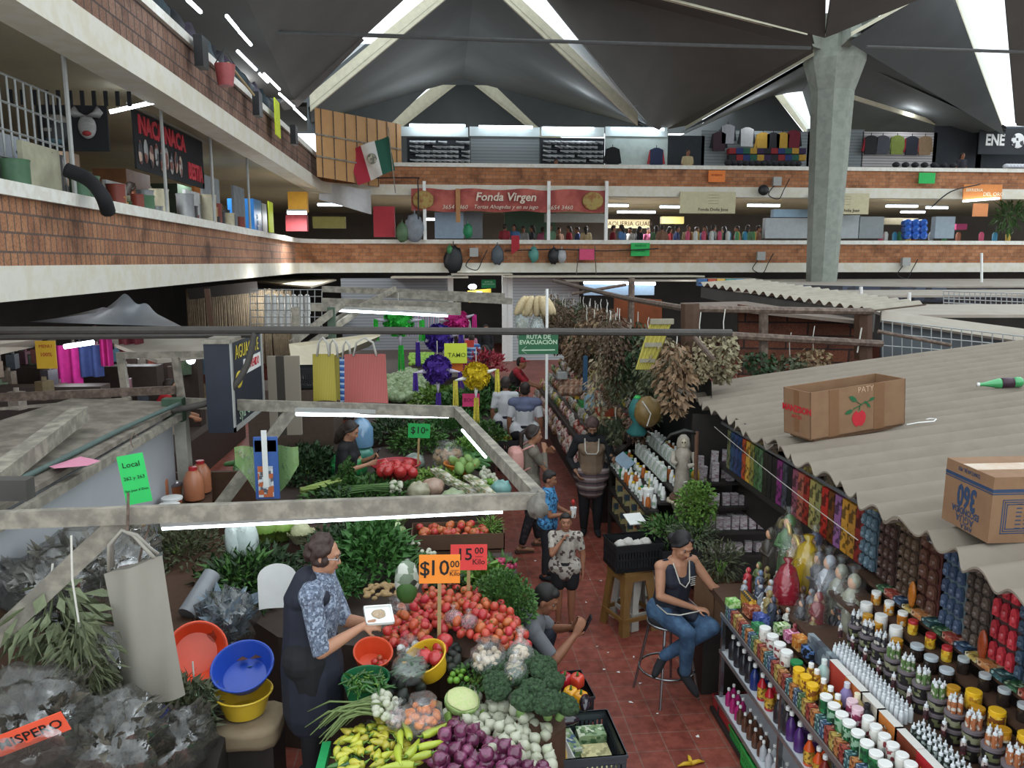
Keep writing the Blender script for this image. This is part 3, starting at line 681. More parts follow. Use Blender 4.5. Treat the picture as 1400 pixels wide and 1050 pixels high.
FG = [('tall bright yellow wrapped figure standing at the back of the counter','c9a81f',(2.82,5.72,1.0),.36,('yellow_wrap','d8b92a',.5)),('tall dark silver figure next to the yellow one','5a5c66',(2.84,5.58,1.0),.34,clr),('tall glittery silver-white figure in the row of wrapped figures','a3a8b0',(2.84,5.42,.98),.38,clr),('tall figure of banknote-grey paper next to the silver-white figure','8a8c7c',(2.84,5.24,.98),.38,clr),('tall banknote-grey figure nearest to the jars','9a9a86',(2.84,5.06,.98),.38,clr),
      ('big crimson figure wrapped in shiny film at the counter middle','8a1c2c',(2.56,5.5,1.0),.3,('crimson_wrap','b02a3c',.55)),('dark red robed figure in clear film in front of the silver figures','7a1c22',(2.62,5.12,1.0),.26,clr),('black robed small figure with a gold base before the dark red one','26242a',(2.54,5.2,1.0),.2,clr),
      ('tall green-skirted figure with a gold arch at the back','3f6a34',(2.78,6.0,1.05),.42,clr),('tall brown-gold figure beside the green-skirted one','9a7a3a',(2.8,5.9,1.0),.36,clr),('tall deep red figure at the back left of the yellow one','6e1c24',(2.82,5.82,1.0),.34,clr),('tall blue-black figure behind the yellow one','2c3450',(2.9,5.78,1.0),.4,clr),('tall dark ornament stand at the back corner of the counter','3c342c',(2.68,6.12,1.0),.5,None)]
for a in FG: figurine(a[0],a[1],a[2],a[3]*(1.0 if 'ornament' in a[0] else 1.42),wrap=a[4])
small = [('pale-robed bust with blue veil among the small figures','a8b0b8',(2.4,5.62),.15),('white plaster figure at the front of the small figures','d0cfca',(2.38,5.48),.12),('small red and white figure at the back of the small figures','b0303a',(2.42,5.92),.16),('small silver figure at the left of the small figures','9a9ca2',(2.34,5.78),.13),('small grey-blue figure among the small figures','6a7a92',(2.48,5.82),.17),('small white figure with dark hair among the small figures','c0c4c8',(2.5,5.66),.16),('small brown figure with a halo among the small figures','8a6a48',(2.44,5.42),.13),('small navy figure behind the crimson one','2c3850',(2.6,5.7),.2),('small grey hooded figure by the crimson one','7c8088',(2.53,5.58),.19),('small green and gold figure at the back of the small figures','5a6a3c',(2.52,5.95),.18)]
for lb,c_,p,h in small: figurine(lb,c_,(p[0],p[1],1.0),h*1.5)
qf = random.Random(9)
for i in range(34):
    c_,nm = [('9aa0a8','silver'),('3a4050','navy'),('7a2430','maroon'),('c0bcb4','cream'),('5a4636','brown'),('2c2a2e','black'),('8a7a4a','gold')][i % 7]
    figurine('%s small figurine in the crowd of wrapped figures on the counter' % nm,c_,(2.34 + .5*qf.random(),5.08 + .95*qf.random(),.985),qf.uniform(.16,.3))['group'] = '%s small figurines in the crowd' % nm
B_ = B(); B_.bb(2.2,3.0,5.02,6.2,.93,.985); tag(B_.ob('trinket_shelf',m_wood),'wooden shelf under the figures at the far end of the counter','shelf')
m_gold = mk('gold_trinket','b08a3c',.3,.3,40,metal=.7)
for i in range(12):
    b = B(); b.sph((0,0,.03),(.022,.022,.03),10,6); b.lathe([(.02,0),(.02,.012),(.001,.012)],8)
    tag(b.ob('gold_trinket',m_gold,smooth=True,loc=(2.5 + .02*(i % 3),4.88 + .045*(i // 3) + .01*(i % 3),1.0)),'small gold trinket heaped at the foot of the red wrapped figure','trinket','gold trinkets')
for i in range(2):
    b = B(); b.tube([(.0,.09*math.cos(a),.09*math.sin(a)) for a in [math.pi*k/10 for k in range(11)]],.018,8)
    tag(b.ob('gold_arch',mk('pale_gold','c9b06a',.3,.15,20,metal=.5),smooth=True,loc=(2.76 + .03*i,6.02 - .12*i,1.5 - .09*i)),['pale gold arch above the green-skirted figure','smaller pale gold arch beside the brown-gold figure'][i],'ornament')

# ---------------------------------------------------------------- goods on the lower shelves facing the aisle
def flask(c_,cap='d9d9d6',r=.034,h=.2,lab=None): return bottleproto('liquid_bottle',mk('flask_' + c_,c_,.2,.15,20,spec=.7),mk('cap_' + cap,cap,.4,.05),r,h,lab,neck=.35,capr=.45,caph=.14)
gold_l = printmat('gold_print',['c9a23c','a8802c','6a4a1c'],60)
for c_,lb,ys,lab in (('2b2c30','dark bottle on the middle shelf near the stool',fr(5.3,5.7,8),None),('23346e','blue bottle on the middle shelf beside the red bottles',[5.2,5.14],None),('b0222c','red bottle with gold label on the middle shelf',[5.06,4.98,4.93,4.88],gold_l),('2e2a2e','black bottle on the middle shelf between the red and purple bottles',[4.78,4.7,4.64],None),('4a2c6a','purple bottle on the middle shelf beside the orange bottles',[4.58,4.52,4.46,4.4],None),('c8501f','orange bottle with gold label on the middle shelf',[4.32,4.24,4.2],gold_l),('7a2a22','brown-red bottle on the middle shelf beyond the orange bottles',[4.12,4.05,3.98],None),('a8285a','pink bottle on the middle shelf near the frame bottom',[3.9,3.84,3.78,3.72],None)):
    spread(flask(c_,lab=lab),[(2.215 + .07*(i % 2),y,.6) for i,y in enumerate(ys)],lb,lb.split(' on the')[0] + 's on the middle shelf')
for c_,lb,ys in (('a8246a','magenta pack on the lowest shelf near the stool',fr(5.45,5.7,6)),('5a3a2c','brown small bottle on the lowest shelf',fr(5.0,5.4,9)),('b9bcc0','clear small bottle on the lowest shelf',fr(4.55,4.95,9)),('3a4a3c','green small bottle on the lowest shelf',fr(4.0,4.5,10))):
    spread(flask(c_,r=.026,h=.15),[(2.2 + .06*(i % 2),y,.2) for i,y in enumerate(ys)],lb,lb.split(' on the')[0] + 's on the lowest shelf')
def lump(r,seed,n=16,k=9,amp=.18): 
    rr = random.Random(seed); ph = [(rr.uniform(0,6),rr.uniform(2,6),rr.uniform(2,6)) for _ in range(4)]
    return lambda d: 1 + amp*sum(math.sin(d.x*a*2 + p)*math.cos(d.y*b_*2 + d.z*a + p) for p,a,b_ in ph)/2
for i,(c_,nm,y) in enumerate((('d08a3c','orange',5.6),('c8486a','pink',5.42),('6a7f9a','blue-grey',5.26),('5a7a3c','green',5.08),('5a5470','mauve',4.92),('7a4a34','brown',4.72),('c9a03c','yellow',4.52),('c0c0bc','white',4.34),('3a3a38','black',4.16),('8d8a84','grey',3.98))):
    t = thing('sachet_bag','clear bag of %s goods hanging under the counter edge' % nm,'bag',(2.31,y,.79))
    B().sph((0,0,0),(.05,.075,.075),12,8,fn=lump(1,i)).ob('contents',mk('bagged_' + c_,c_,.5,.3,40),t,True)
    B().sph((0,0,.01),(.062,.09,.1),14,9,fn=lump(1,i + 40,amp=.25)).ob('plastic_bag',film('clear_wrap','ffffff',.16),t,True)
# crates on the floor beneath the lowest shelf
def crate(name,label,c_,d,loc,rz=0,t_=.012,slots=True,cat='crate'):
    m_ = mk('crate_' + c_,c_,.45,.12,8); L_,W_,H_ = d; b = B()
    b.bb(-L_/2,L_/2,-W_/2,W_/2,0,t_)
    for sx,sy in ((1,0),(-1,0),(0,1),(0,-1)):
        ln = W_ if sx else L_; n = max(4,int(ln/.03))
        def put(u0,u1,z0,z1):
            if sx: b.bb(sx*L_/2 - t_/2,sx*L_/2 + t_/2,u0,u1,z0,z1)
            else: b.bb(u0,u1,sy*W_/2 - t_/2,sy*W_/2 + t_/2,z0,z1)
        if slots:
            put(-ln/2,ln/2,0,H_*.16); put(-ln/2,ln/2,H_*.72,H_); put(-ln/2,ln/2,H_*.42,H_*.48)
            for k in range(n): u = -ln/2 + ln*(k + .5)/n; put(u - ln/n*.3,u + ln/n*.3,0,H_*.75)
        else: put(-ln/2,ln/2,0,H_)
    r_ = B()
    for z_,e in ((H_,.012),):
        r_.bb(-L_/2 - e,L_/2 + e,W_/2 - e/2,W_/2 + e,z_ - .02,z_); r_.bb(-L_/2 - e,L_/2 + e,-W_/2 - e,-W_/2 + e/2,z_ - .02,z_)
        r_.bb(L_/2 - e/2,L_/2 + e,-W_/2,W_/2,z_ - .02,z_); r_.bb(-L_/2 - e,-L_/2 + e/2,-W_/2,W_/2,z_ - .02,z_)
    return item(name,label,cat,[('crate_body',b,m_,False),('rim',r_,m_,False)],loc,rz)
crate('plastic_basket','bright green plastic basket on the floor nearest under the counter','35a04a',(.26,.3,.16),(2.27,5.05,0))
crate('plastic_basket','second green plastic basket on the floor next to the red basket','2f9446',(.26,.24,.14),(2.29,5.36,0))
crate('plastic_basket','red plastic basket on the floor under the counter','a83034',(.26,.4,.14),(2.31,5.72,0),slots=False)
crate('plastic_basket','blue plastic basket on the floor at the near end under the counter','2c4f9a',(.26,.26,.14),(2.25,4.74,0))
for i in range(5):
    b = B(); b.lathe([(.025,0),(.025,.08),(.018,.09),(.001,.09)],10)
    tag(b.ob('white_vial',m_white,smooth=SM,loc=(2.22 + .05*(i % 3),5.0 + .06*(i // 3),.05),rot=(.6 + i,.7,i)),'white vial lying in the nearest green basket','vial','vials in the green basket')
# ---------------------------------------------------------------- incense boxes and charm cards hanging under the awning edge
incs = ['6a6f4a|olive','2f4a6a|blue','34406a|slate blue','1f3a64|navy','b0481f|orange-red','c89a3a|mustard','8a8440|khaki','4a6a3c|green','567a52|sage','2a2620|black-green','1f1c1e|black','26201f|charcoal','7a2c6a|violet','4a4a54|grey patterned','1c1a20|jet black','8a4a5c|rose','a85a48|salmon','9a2f24|brick red','a89a5a|straw','8f8a58|dull straw','b02c22|scarlet','6a3a18|amber-brown','8a5a8a|mauve','c08a30|ochre','a8762c|honey','7a2420|wine']
gY = fr(8.0,5.3,len(incs))
for i,s_ in enumerate(incs):
    c_,nm = s_.split('|'); c2_ = '%02x%02x%02x' % tuple(int(int(c_[k:k + 2],16)*.55) for k in (0,2,4))
    b = B(); b.bb(-.03,.03,-.048,.048,0,.41); m_ = printmat('incense_' + c_,[c_,c_,c2_,c_],28)
    tag(b.ob('incense_box',m_,loc=(3.02,gY[i],1.51),rot=(0,0,J(.08))),'tall narrow %s incense box standing in the row beneath the roof edge' % nm,'incense box')
b = B(); b.tube(sag((2.93,8.3,1.9),(2.93,5.2,1.72),.02),.004,5); tag(b.ob('guard_string',mk('white_string','c9c6bc',.8)),'white string stretched in front of the incense boxes','string')
b = B(); b.bb(3.0,3.2,5.2,8.4,1.44,1.5); b.bb(3.2,3.24,2.4,8.4,1.0,2.12); tag(b.ob('rear_rack',m_blackwood),'dark rack behind the incense boxes and charm cards','rack')
b = B(); b.bb(2.97,2.99,5.3,8.2,1.95,1.98); tag(b.ob('light_strip',mk('rack_strip_metal','8a8c90',.3,.1,metal=.6)),'metal strip along the top of the incense boxes','strip')
def charmcard(label,c_,y,cols,rows,w_=.2,h_=.5,pc=None,z0=1.54):
    t = thing('charm_card',label,'charm card',(2.98,y,z0))
    B().bb(0,.006,-w_/2,w_/2,0,h_).ob('backing',mk('card_' + c_,c_,.7,.25,20),t)
    m_ = mk('pouch_' + (pc or c_),pc or c_,.35,.4,60,spec=.6,rnd=.25); pr = None
    for r_ in range(rows):
        for k in range(cols):
            if pr is None:
                b = B(); sz = min(w_/cols,h_/rows); b.slab([(0,-w_/cols*.36,-h_/rows*.38),(0,w_/cols*.36,-h_/rows*.4),(.0,w_/cols*.3,h_/rows*.25),(0,w_/cols*.12,h_/rows*.4),(0,-w_/cols*.12,h_/rows*.42),(0,-w_/cols*.34,h_/rows*.22)],(-.02,0,0)); b.sph((-.02,0,-h_/rows*.1),(.016,w_/cols*.26,h_/rows*.2),7,5); pr = b.ob('pouch',m_,t); o = pr
            else: o = pr.copy(); COL.objects.link(o); o.parent = t
            o.location = (-.008,-w_/2 + w_*(k + .5)/cols,h_*(r_ + .45)/rows)
    return t
CH = [('charm card with blue-grey sachets beside the last incense box','3c4a52',5.12,3,4,'5f7480'),('charm card of dark brown seeds beside the blue-grey card','3a2c26',4.88,3,5,'4a3630'),('charm card of dull brown sachets under the middle roof sheet','44342a',4.64,3,5,'5c4a3c'),('charm card of red-brown sachets under the middle roof sheet','4a2420',4.42,2,4,'5a3c30'),('charm card of steel blue sachets with a pale top','5a6a70',4.18,3,4,'3f4f68'),('charm card of grey-brown sachets beside the steel blue card','3c3430',3.96,3,5,'544840'),('charm card with bright red sachets near the upside-down carton','4a2c2a',3.74,3,3,'b0303a'),('charm card of slate sachets below the carton','2e3840',3.54,3,5,'36485a'),('charm card of olive sachets near the right edge','40382c',3.34,3,4,'54503c'),('charm card of dark maroon sachets at the right edge','3c2422',3.14,3,5,'4a3430'),('charm card of dusky red sachets at the extreme right','4a2a26',2.94,3,5,'5a3834')]
for a in CH: charmcard(a[0],a[1],a[2],a[3],a[4] + 1,pc=a[5])
for i,(y,c_) in enumerate(((4.53,'amber'),(3.86,'amber-red'))):
    b = B(); b.sph((0,0,0),(.02,.035,.09),10,8); tag(b.ob('amber_pouch',mk('amber_pouch_' + c_,'a8621f' if i == 0 else '8a3a1c',.25,.3,50),smooth=True,loc=(2.94,y,1.6)),'large %s pouch hanging in front of the charm cards' % c_,'pouch')
for i,y in enumerate(fr(7.7,3.0,15)):
    cols = [['4a4034','6a5a40','2c2620'],['3a3e44','8a8a84','26282c'],['7a6a34','4a3e24','9a8a4c']][i % 3]
    b = B(); b.bb(0,.01,-.07,.07,0,.12); tag(b.ob('hanging_packet',printmat('packet_' + cols[0],cols,40),loc=(2.93 - .01*(i % 2),y,2.0)),['dark brown packet pinned right under the roof edge','grey packet pinned right under the roof edge','olive yellow packet pinned right under the roof edge'][i % 3],'packet',['brown packets under the roof edge','grey packets under the roof edge','olive packets under the roof edge'][i % 3])
# ================================================================ RIGHT SIDE, FURTHER BACK
m_rust = mk('rusty_pipe','5a4a40',.7,.3,15,c2='6b5b50'); m_pipe = mk('grey_painted_pipe','45413d',.7,.2,12)
m_string = mk('white_string','c9c6bc',.8)
LEAF = {}
def leafmat(name,c,c2,rough=.6):
    if name in LEAF: return LEAF[name]
    LEAF[name] = mk('leaf_' + name,c,rough,.35,18,rnd=.18,hue=.012,c2=c2,mixlo=.4,mixhi=.62); return LEAF[name]
def bunch(seed,n,rad,ln,L,W,shape='hang',stems=6,curl=.25):
    """a bunch of leaves: hanging from its top, or standing up from its base"""
    q = random.Random(seed); b = B()
    for i in range(n):
        t = q.random() ** (.8 if shape == 'hang' else .6); a = q.uniform(0,6.283); r_ = rad*(math.sin(math.pi*min(1,.18 + .75*t)) if shape == 'hang' else (.25 + .75*t))*math.sqrt(q.random())
        z = -ln*t if shape == 'hang' else ln*t
        d = Vector((math.cos(a),math.sin(a),(-.9 if shape == 'hang' else .9) + q.uniform(-.7,.7)))
        b.leaf((r_*math.cos(a),r_*math.sin(a),z),d,(q.uniform(-1,1),q.uniform(-1,1),1),L*q.uniform(.6,1.25),W*q.uniform(.6,1.2),0,curl*q.uniform(-1,2))
    for i in range(stems):
        a = i*6.283/stems; e = -ln*.7 if shape == 'hang' else ln*.7
        b.tube([(.01*math.cos(a),.01*math.sin(a),0),(rad*.5*math.cos(a),rad*.5*math.sin(a),e)],.004,4)
    return b
m_dry = leafmat('dry_brown','6b5440','4c3b2c'); m_dry2 = leafmat('dry_tan','8a6f52','65503a'); m_dryg = leafmat('dry_green','545a3c','3b412c'); m_pale = leafmat('pale_straw','9c9070','7a7058'); m_green = leafmat('fresh_green','41692c','2d5220'); m_dgreen = leafmat('dark_green','2c4524','1f3419'); m_lgreen = leafmat('light_green','74953f','557a30')
def hangbunch(label,m_,seed,n,rad,ln,L,W,p,group=None,top=.13):
    t = thing('herb_bunch',label,'herbs',p,R.uniform(0,6),group)
    bunch(seed,n,rad,ln,L,W).ob('leaves',m_,t)
    B().tube([(0,0,-.03),(.01,.01,top*.5),(0,0,top)],.006,5).ob('string',m_string,t)
    return t
protos = [hangbunch('',m_dry,1,230,.2,.62,.1,.05,(0,0,0)),hangbunch('',m_dry2,2,230,.21,.55,.1,.055,(0,0,0)),hangbunch('',m_dryg,3,260,.2,.7,.09,.04,(0,0,0)),hangbunch('',m_dry,4,300,.18,.75,.06,.03,(0,0,0))]
LB = ['brown dried herb bunch hanging in the rack along the right of the aisle','tan dried leaf bunch hanging in the rack along the right of the aisle','grey-green dried herb bunch hanging in the rack along the right of the aisle','dark crumbly dried herb bunch hanging in the rack along the right of the aisle']
GB = ['brown herb bunches in the rack','tan leaf bunches in the rack','grey-green herb bunches in the rack','dark crumbly bunches in the rack']
used = set(); q = random.Random(5)
for i in range(62):
    Y = 9.6 + 8.2*(i/61) ** 1.15; X = 2.0 + q.random()*.75; k = q.choice([0,0,1,1,2,3]) if Y > 11 else q.choice([2,3,2,0])
    z = (3.0 - q.random()*.18) if i % 3 else 2.62 - q.random()*.2
    sc = q.uniform(.8,1.1)
    if k in used: o = dup(protos[k],(X,Y,z),(0,0,q.uniform(0,6)),scale=sc)
    else: o = protos[k]; o.location = (X,Y,z); o.scale = (sc,)*3; used.add(k)
    o['label'] = LB[k]; o['group'] = GB[k]
for (x,y,Y,m_,lb,n,rad,ln,L,W) in ((862,470,10,m_dgreen,'dark green leafy bunch hanging beside the yellow broom head',260,.27,.65,.13,.06),(895,515,9.4,m_dryg,'dark drooping bunch hanging behind the broom head',260,.2,.75,.08,.04),(820,505,10.4,m_pale,'pale long straw-coloured bunch hanging under the brown bunches',260,.17,.95,.1,.045),(875,560,9.6,m_dry,'lowest brown bunch hanging above the teal bag',260,.2,.6,.07,.035),(925,490,8.6,m_dry2,'brown curly bunch hanging at the near end of the rack',300,.24,.8,.11,.06),(908,480,8.9,m_pale,'pale leafy bunch hanging near the end of the rack',180,.2,.45,.11,.05),(842,590,10,m_dryg,'small green-brown bunch hanging low above the counter',200,.15,.35,.07,.04)):
    hangbunch(lb,m_,x,n,rad,ln,L,W,at(x,y - 20,Y=Y))
for (x,y,Y,m_,lb,n,rad,ln) in ((957,462,8.9,m_pale,'left pale lumpy bunch hanging on white string above the roof edge',420,.2,.5),(990,458,8.9,m_pale,'right pale lumpy bunch hanging on white string above the roof edge',420,.2,.55),(1040,480,10.0,m_dgreen,'green bunch on white strings behind the corrugated roof',200,.22,.3),(1080,485,10.2,m_dryg,'dull green bunch on white strings behind the corrugated roof',180,.22,.3),(1112,476,10.2,m_dry2,'brown root bunch on white strings behind the corrugated roof',220,.24,.3)):
    o = hangbunch(lb,m_,x,n,rad,ln,.07,.06,at(x,y,Y=Y),top=.3)
for i,x in enumerate((1180,)): tag(B().tube([at(1178,448,Y=10.3),at(1172,482,Y=10.3)],.01,5).ob('loose_string',m_string),'white string hanging alone behind the corrugated roof','string')
# rack poles
def pole(label,a,c,r,m_=None,name='pole',cat='pole',n=7): return tag(B().tube([a,c],r,n).ob(name,m_ or m_rust,smooth=SM),label,cat)
pole('rusty rack pole running above the hanging herbs',at(757,384,Y=18.5),at(856,408,Y=12),.04)
pole('knotted rack pole running to the post by the roof',at(856,408,Y=12),at(948,424,Y=9),.04)
pole('thin sloping rack bar above the herbs',at(782,402,Y=15),at(856,389,Y=15),.03)
pole('rusty upright rack post among the dried herbs',at(864,380,Y=12),at(860,560,Y=12),.05)
pole('dark wooden post at the near end of the herb rack',at(944,415,Y=9),at(944,520,Y=9),.11,m_wood)
pole('grey horizontal bar above the pale bunches',at(940,422,Y=9.2),at(1192,426,Y=10.4),.045)
pole('lower grey bar behind the pale bunches',at(950,456,Y=9.6),at(1205,470,Y=10.4),.05)
pole('short bar jutting out by the herb post',at(950,462,Y=8.8),at(974,490,Y=8.2),.03)
pole('rusty post behind the white strings',at(1044,422,Y=10),at(1044,500,Y=10),.06)
pole('dark post at the right of the white strings',at(1180,422,Y=10.5),at(1180,490,Y=10.5),.12,m_wood)
pole('bar in front of the wire grid',at(1200,453,Y=9.9),at(1300,472,Y=9.8),.025)
pole('white pole standing in the aisle stall under the evacuation sign',at(748,395,Y=11.4),at(747,600,Y=11.4),.022,m_white)
# long horizontal pipe and the evacuation sign hanging from it
tag(B().tube([at(-40,452,Y=8),at(350,451,Y=8),at(1000,455,Y=8.2)],.038,8).ob('long_pipe',m_pipe,smooth=SM),'long grey pipe crossing the whole market above the stalls','pipe')
s0,s1 = at(709,456,Y=8.1),at(763,484,Y=8.1); wS,hS = s1.x - s0.x,s0.z - s1.z
t = thing('evacuation_sign','green evacuation route sign hanging from the long pipe','sign',((s0.x + s1.x)/2,8.1,(s0.z + s1.z)/2))
m_sgreen = mk('sign_green','14502f',.5,.08); m_sletter = mk('sign_letter_paint','9fb39a',.6,.08)
B().bb(-wS/2,wS/2,0,.008,-hS/2,hS/2).ob('panel',m_sgreen,t)
text('RUTA DE',.062,m_sletter,t,(0,-.002,hS*.33),(math.pi/2,0,0),.001,bold=.0015)
text('EVACUACIÓN',.062,m_sletter,t,(0,-.002,hS*.07),(math.pi/2,0,0),.001,bold=.0015)
b = B(); b.bb(-wS*.42,wS*.42,-.003,0,-hS*.3 - .006,-hS*.3 + .006); b.beam((-wS*.42,-.002,-hS*.3),(-wS*.3,-.002,-hS*.12),.003,.012,up=(0,1,0)); b.beam((-wS*.42,-.002,-hS*.3),(-wS*.3,-.002,-hS*.47),.003,.012,up=(0,1,0)); b.ob('arrow',m_sletter,t)
# yellow broom heads
a,c = at(905,437,Y=8.8),at(880,505,Y=8.8); t = thing('straw_broom','yellow straw broom bundle leaning among the hanging herbs','broom',a)
d = c - a; b = B()
for i in range(9): x = -.11 + .0275*i; b.tube([(x,0,0),(x*.9 + d.x*.55,d.y*.5 + .01*(i % 2),d.z*.55),(x*.75 + d.x,d.y,d.z)],.017,5)
b.ob('bristles',mk('yellow_straw','b5a84c',.7,.35,40,c2='9a9040'),t)
[B().box(p_,s_).ob('binding',mk('grey_binding','8a8472',.7,.2),t) for p_,s_ in ((Vector((d.x*.02,-.01,-.02)),(.27,.05,.06)),(d*.5,(.2,.06,.05)),(d*.82,(.18,.06,.04)))]
# bread-like white loofah bundle and clear bags by the closed shutter
t = thing('loofah_bundle','bundle of cream loofahs hanging by the white shutter','loofahs',at(732,405,Y=13.5)); pr = None
for i in range(13):
    a = i*2.4; r_ = .1 + .14*(i/13); o = None
    if pr is None: b = B(); b.sph((0,0,-.16),(.065,.065,.19),10,8); pr = o = b.ob('loofah',mk('cream_loofah','c9b690',.8,.2,30),t,True)
    else: o = pr.copy(); COL.objects.link(o); o.parent = t
    o.location = (r_*math.cos(a),r_*.6*math.sin(a),-.02); o.rotation_euler = (.5*math.sin(a)*-.5,.55*math.cos(a)*-1,0)
for x,y,lb in ((714,425,'clear bag of pale goods hanging left of the loofahs'),(735,440,'clear bag hanging under the loofahs')):
    t = thing('goods_bag',lb,'bag',at(x,y,Y=13.6)); B().sph((0,0,-.2),(.13,.1,.3),12,9,fn=lump(1,x)).ob('plastic_bag',film('thick_wrap','e8f2f0',.3),t,True); B().sph((0,0,-.3),(.1,.08,.16),10,8,fn=lump(1,x + 1)).ob('contents',m_pale,t,True)
# ---------------------------------------------------------------- long sloping display of the aisle stall (behind the apron woman)
t = thing('sloping_display','long sloping stall display under the dried herbs','stall',(0,0,0)); m_rail = mk('dark_rail_wood','3a2e28',.6,.25,12)
b = B(); b.slab([(2.12,10.6,.75),(2.12,18.2,.75),(2.95,18.2,1.65),(2.95,10.6,1.65)],(.02,0,-.03)); b.bb(2.14,2.9,10.7,18.1,0,.74); b.ob('sloping_board',m_rail,t)
for x,z in ((2.1,.78),(2.1,.45),(2.5,1.22)):
    b = B(); b.bb(x - .02,x + .02,10.5,18.2,z,z + .07); b.ob('rail',m_rail,t)
kinds = [('pink packet',['b5827c','d0b8ae','8a3c3c']),('white packet',['c9c2b8','9a938c','d9d4cc']),('red packet',['a83c30','c9a090','6e2a24']),('brown packet',['7a5c40','9a7a58','4c3828']),('green packet',['5c7a40','8a9a6c','3a4c2a']),('yellow packet',['c9b048','8a7a34','d9ceb0'])]
prs = {}
for r_,(x,z) in enumerate(((2.02,.5),(2.06,.62),(2.2,.86),(2.34,1.01),(2.48,1.16),(2.62,1.31),(2.76,1.46),(2.88,1.58))):
    for i in range(34):
        Y = 10.7 + 7.4*(i + .5)/34 + J(.04); k = (R.choice([0,0,2,1,0,3]) if r_ < 2 else R.choice([1,1,3,4,5,2,3,0]))
        nm,cols = kinds[k]; g = '%ss %s' % (nm,'hanging on the front rail' if r_ < 2 else 'on the sloping display'); lb = '%s %s of the long stall under the dried herbs' % (nm,'hanging on the front rail' if r_ < 2 else 'lying on the sloping board')
        if (k,r_ < 2) not in prs:
            b = B(); b.sph((0,0,0),(.05,.075,.1),8,6,fn=lump(1,k,amp=.2)); prs[(k,r_ < 2)] = o = b.ob('packet',printmat('packet_' + nm,cols,25),smooth=True)
        else: o = prs[(k,r_ < 2)].copy(); COL.objects.link(o)
        o.location = (x + J(.02),Y,z + .06 + J(.02)); o.rotation_euler = (J(.3),J(.3),J(.6)); tag(o,lb,'packet',g)
for x,y,Y,c_,sz,lb in ((800,510,11.2,'2c4f6e',(.06,.05,.5),'tall blue tube standing in the long stall'),(805,548,11,'8aa8b8',(.12,.1,.22),'pale blue box below the tall blue tube'),(823,552,10.9,'7f98a4',(.3,.12,.05),'pale blue tray on the long stall'),(826,563,10.8,'a8492c',(.26,.1,.12),'orange-red box under the pale blue tray'),(787,540,12,'c9a52c',(.06,.3,.08),'yellow slim box on the display rail'),(796,552,11.5,'2f7a3c',(.08,.25,.08),'green slim box on the display rail'),(768,513,12.5,'9a9a98',(.16,.16,.1),'grey pan on the long stall')):
    b = B(); b.box((0,0,0),sz); tag(b.ob('stall_box',mk('stallbox_' + c_,c_,.5,.15,20),loc=at(x,y,Y=Y)),lb,'box')
for i in range(9):
    p = at(770 + 7*(i % 5),525 + 9*(i // 5),Y=12.6 - .1*i); b = B(); b.sph((0,0,0),(.09,.1,.09),10,7); tag(b.ob('gourd',mk('brown_gourd','8a6048',.5,.25,10,rnd=.3,c2='b0a090'),smooth=True,loc=p),'round brown gourd heaped at the far end of the long stall','gourd','gourds on the long stall')
for i in range(12):
    p = at(815 + 6*(i % 6),588 + 14*(i // 6),Y=10.5); b = B(); b.lathe([(.05,0),(.05,.13),(.001,.13)],10); b.lathe([(.051,.13),(.051,.15),(.001,.15)],10); tag(b.ob('herb_jar',mk('dim_glass_jar','4f5a48',.2,.3,12,rnd=.3,spec=.7),smooth=SM,loc=p),'glass herb jar lined up beside the apron woman','jar','herb jars beside the apron woman')
# bags and pots above the second counter
t = thing('teal_bag','teal cloth bag tied at the top hanging over the black counter','bag',at(872,545,Y=9.4)); B().lathe([(.02,.02),(.06,0),(.11,-.12),(.1,-.22),(.05,-.3),(.13,-.42),(.1,-.46)],14,fn=lambda a,z: 1 + .06*math.sin(a*5)).ob('cloth',mk('teal_cloth','2c6a68',.6,.2,12),t,True); B().lathe([(.03,.04),(.05,.02),(.05,0)],10).ob('tie',mk('green_tie','3fae55',.5),t,True)
t = thing('brown_bag','brown bag tied with string next to the teal bag','bag',at(886,563,Y=9.2)); B().sph((0,0,0),(.17,.12,.19),14,9,fn=lump(1,8,amp=.12)).ob('bag_body',mk('brown_wrap','7a6238',.4,.3,14),t,True); B().tube([(-.1,-.1,.15),(0,-.135,0),(-.04,-.12,-.15)],.008,5).ob('string',m_string,t)
# ---------------------------------------------------------------- second counter: black shelving full of white medicines
t = thing('black_shelf_counter','black shelf counter with white medicine bottles beyond the seated woman','counter',(2.16,8.25,0))
for x0,x1,z in ((0,.16,.97),(.16,.32,1.06),(.32,.48,1.18),(.48,.7,1.3)): B().bb(x0,x1,0,2.0,z - .03,z).ob('shelf',m_blackwood,t)
for y in (.01,1.97):
    for x in (.01,.66): B().bb(x,x + .04,y,y + .04,0,1.0 if x < .1 else 1.3).ob('post',m_blackwood,t)
for z in (.35,.65): B().bb(0,.6,0,2.0,z,z + .03).ob('shelf',m_blackwood,t)
B().bb(.6,.64,0,2.0,0,1.2).ob('back_panel',m_blackwood,t)
m_whitel = printmat('white_medicine_print',['d9d9d4','c9c9c4','8aa08a','e0ded8'],30)
pl = []
for r_,(x,z) in enumerate(((2.22,.97),(2.3,.97),(2.4,1.06),(2.56,1.18),(2.7,1.3),(2.8,1.3))):
    for i in range(15): pl.append((x + J(.01),8.36 + 1.84*i/14,z))
R.shuffle(pl)
k1 = bottleproto('medicine_bottle',m_white,m_wlid,.032,.15,m_whitel,neck=.6,capr=.5)
k2 = bottleproto('medicine_bottle',m_white,mk('yellow_cap','d0b02c',.4),.03,.12,m_whitel,neck=.7,capr=.7)
k3 = bottleproto('medicine_bottle',mk('green_medicine','3f7a4c',.3,.1),m_glid,.033,.1,None,neck=.8,capr=.8)
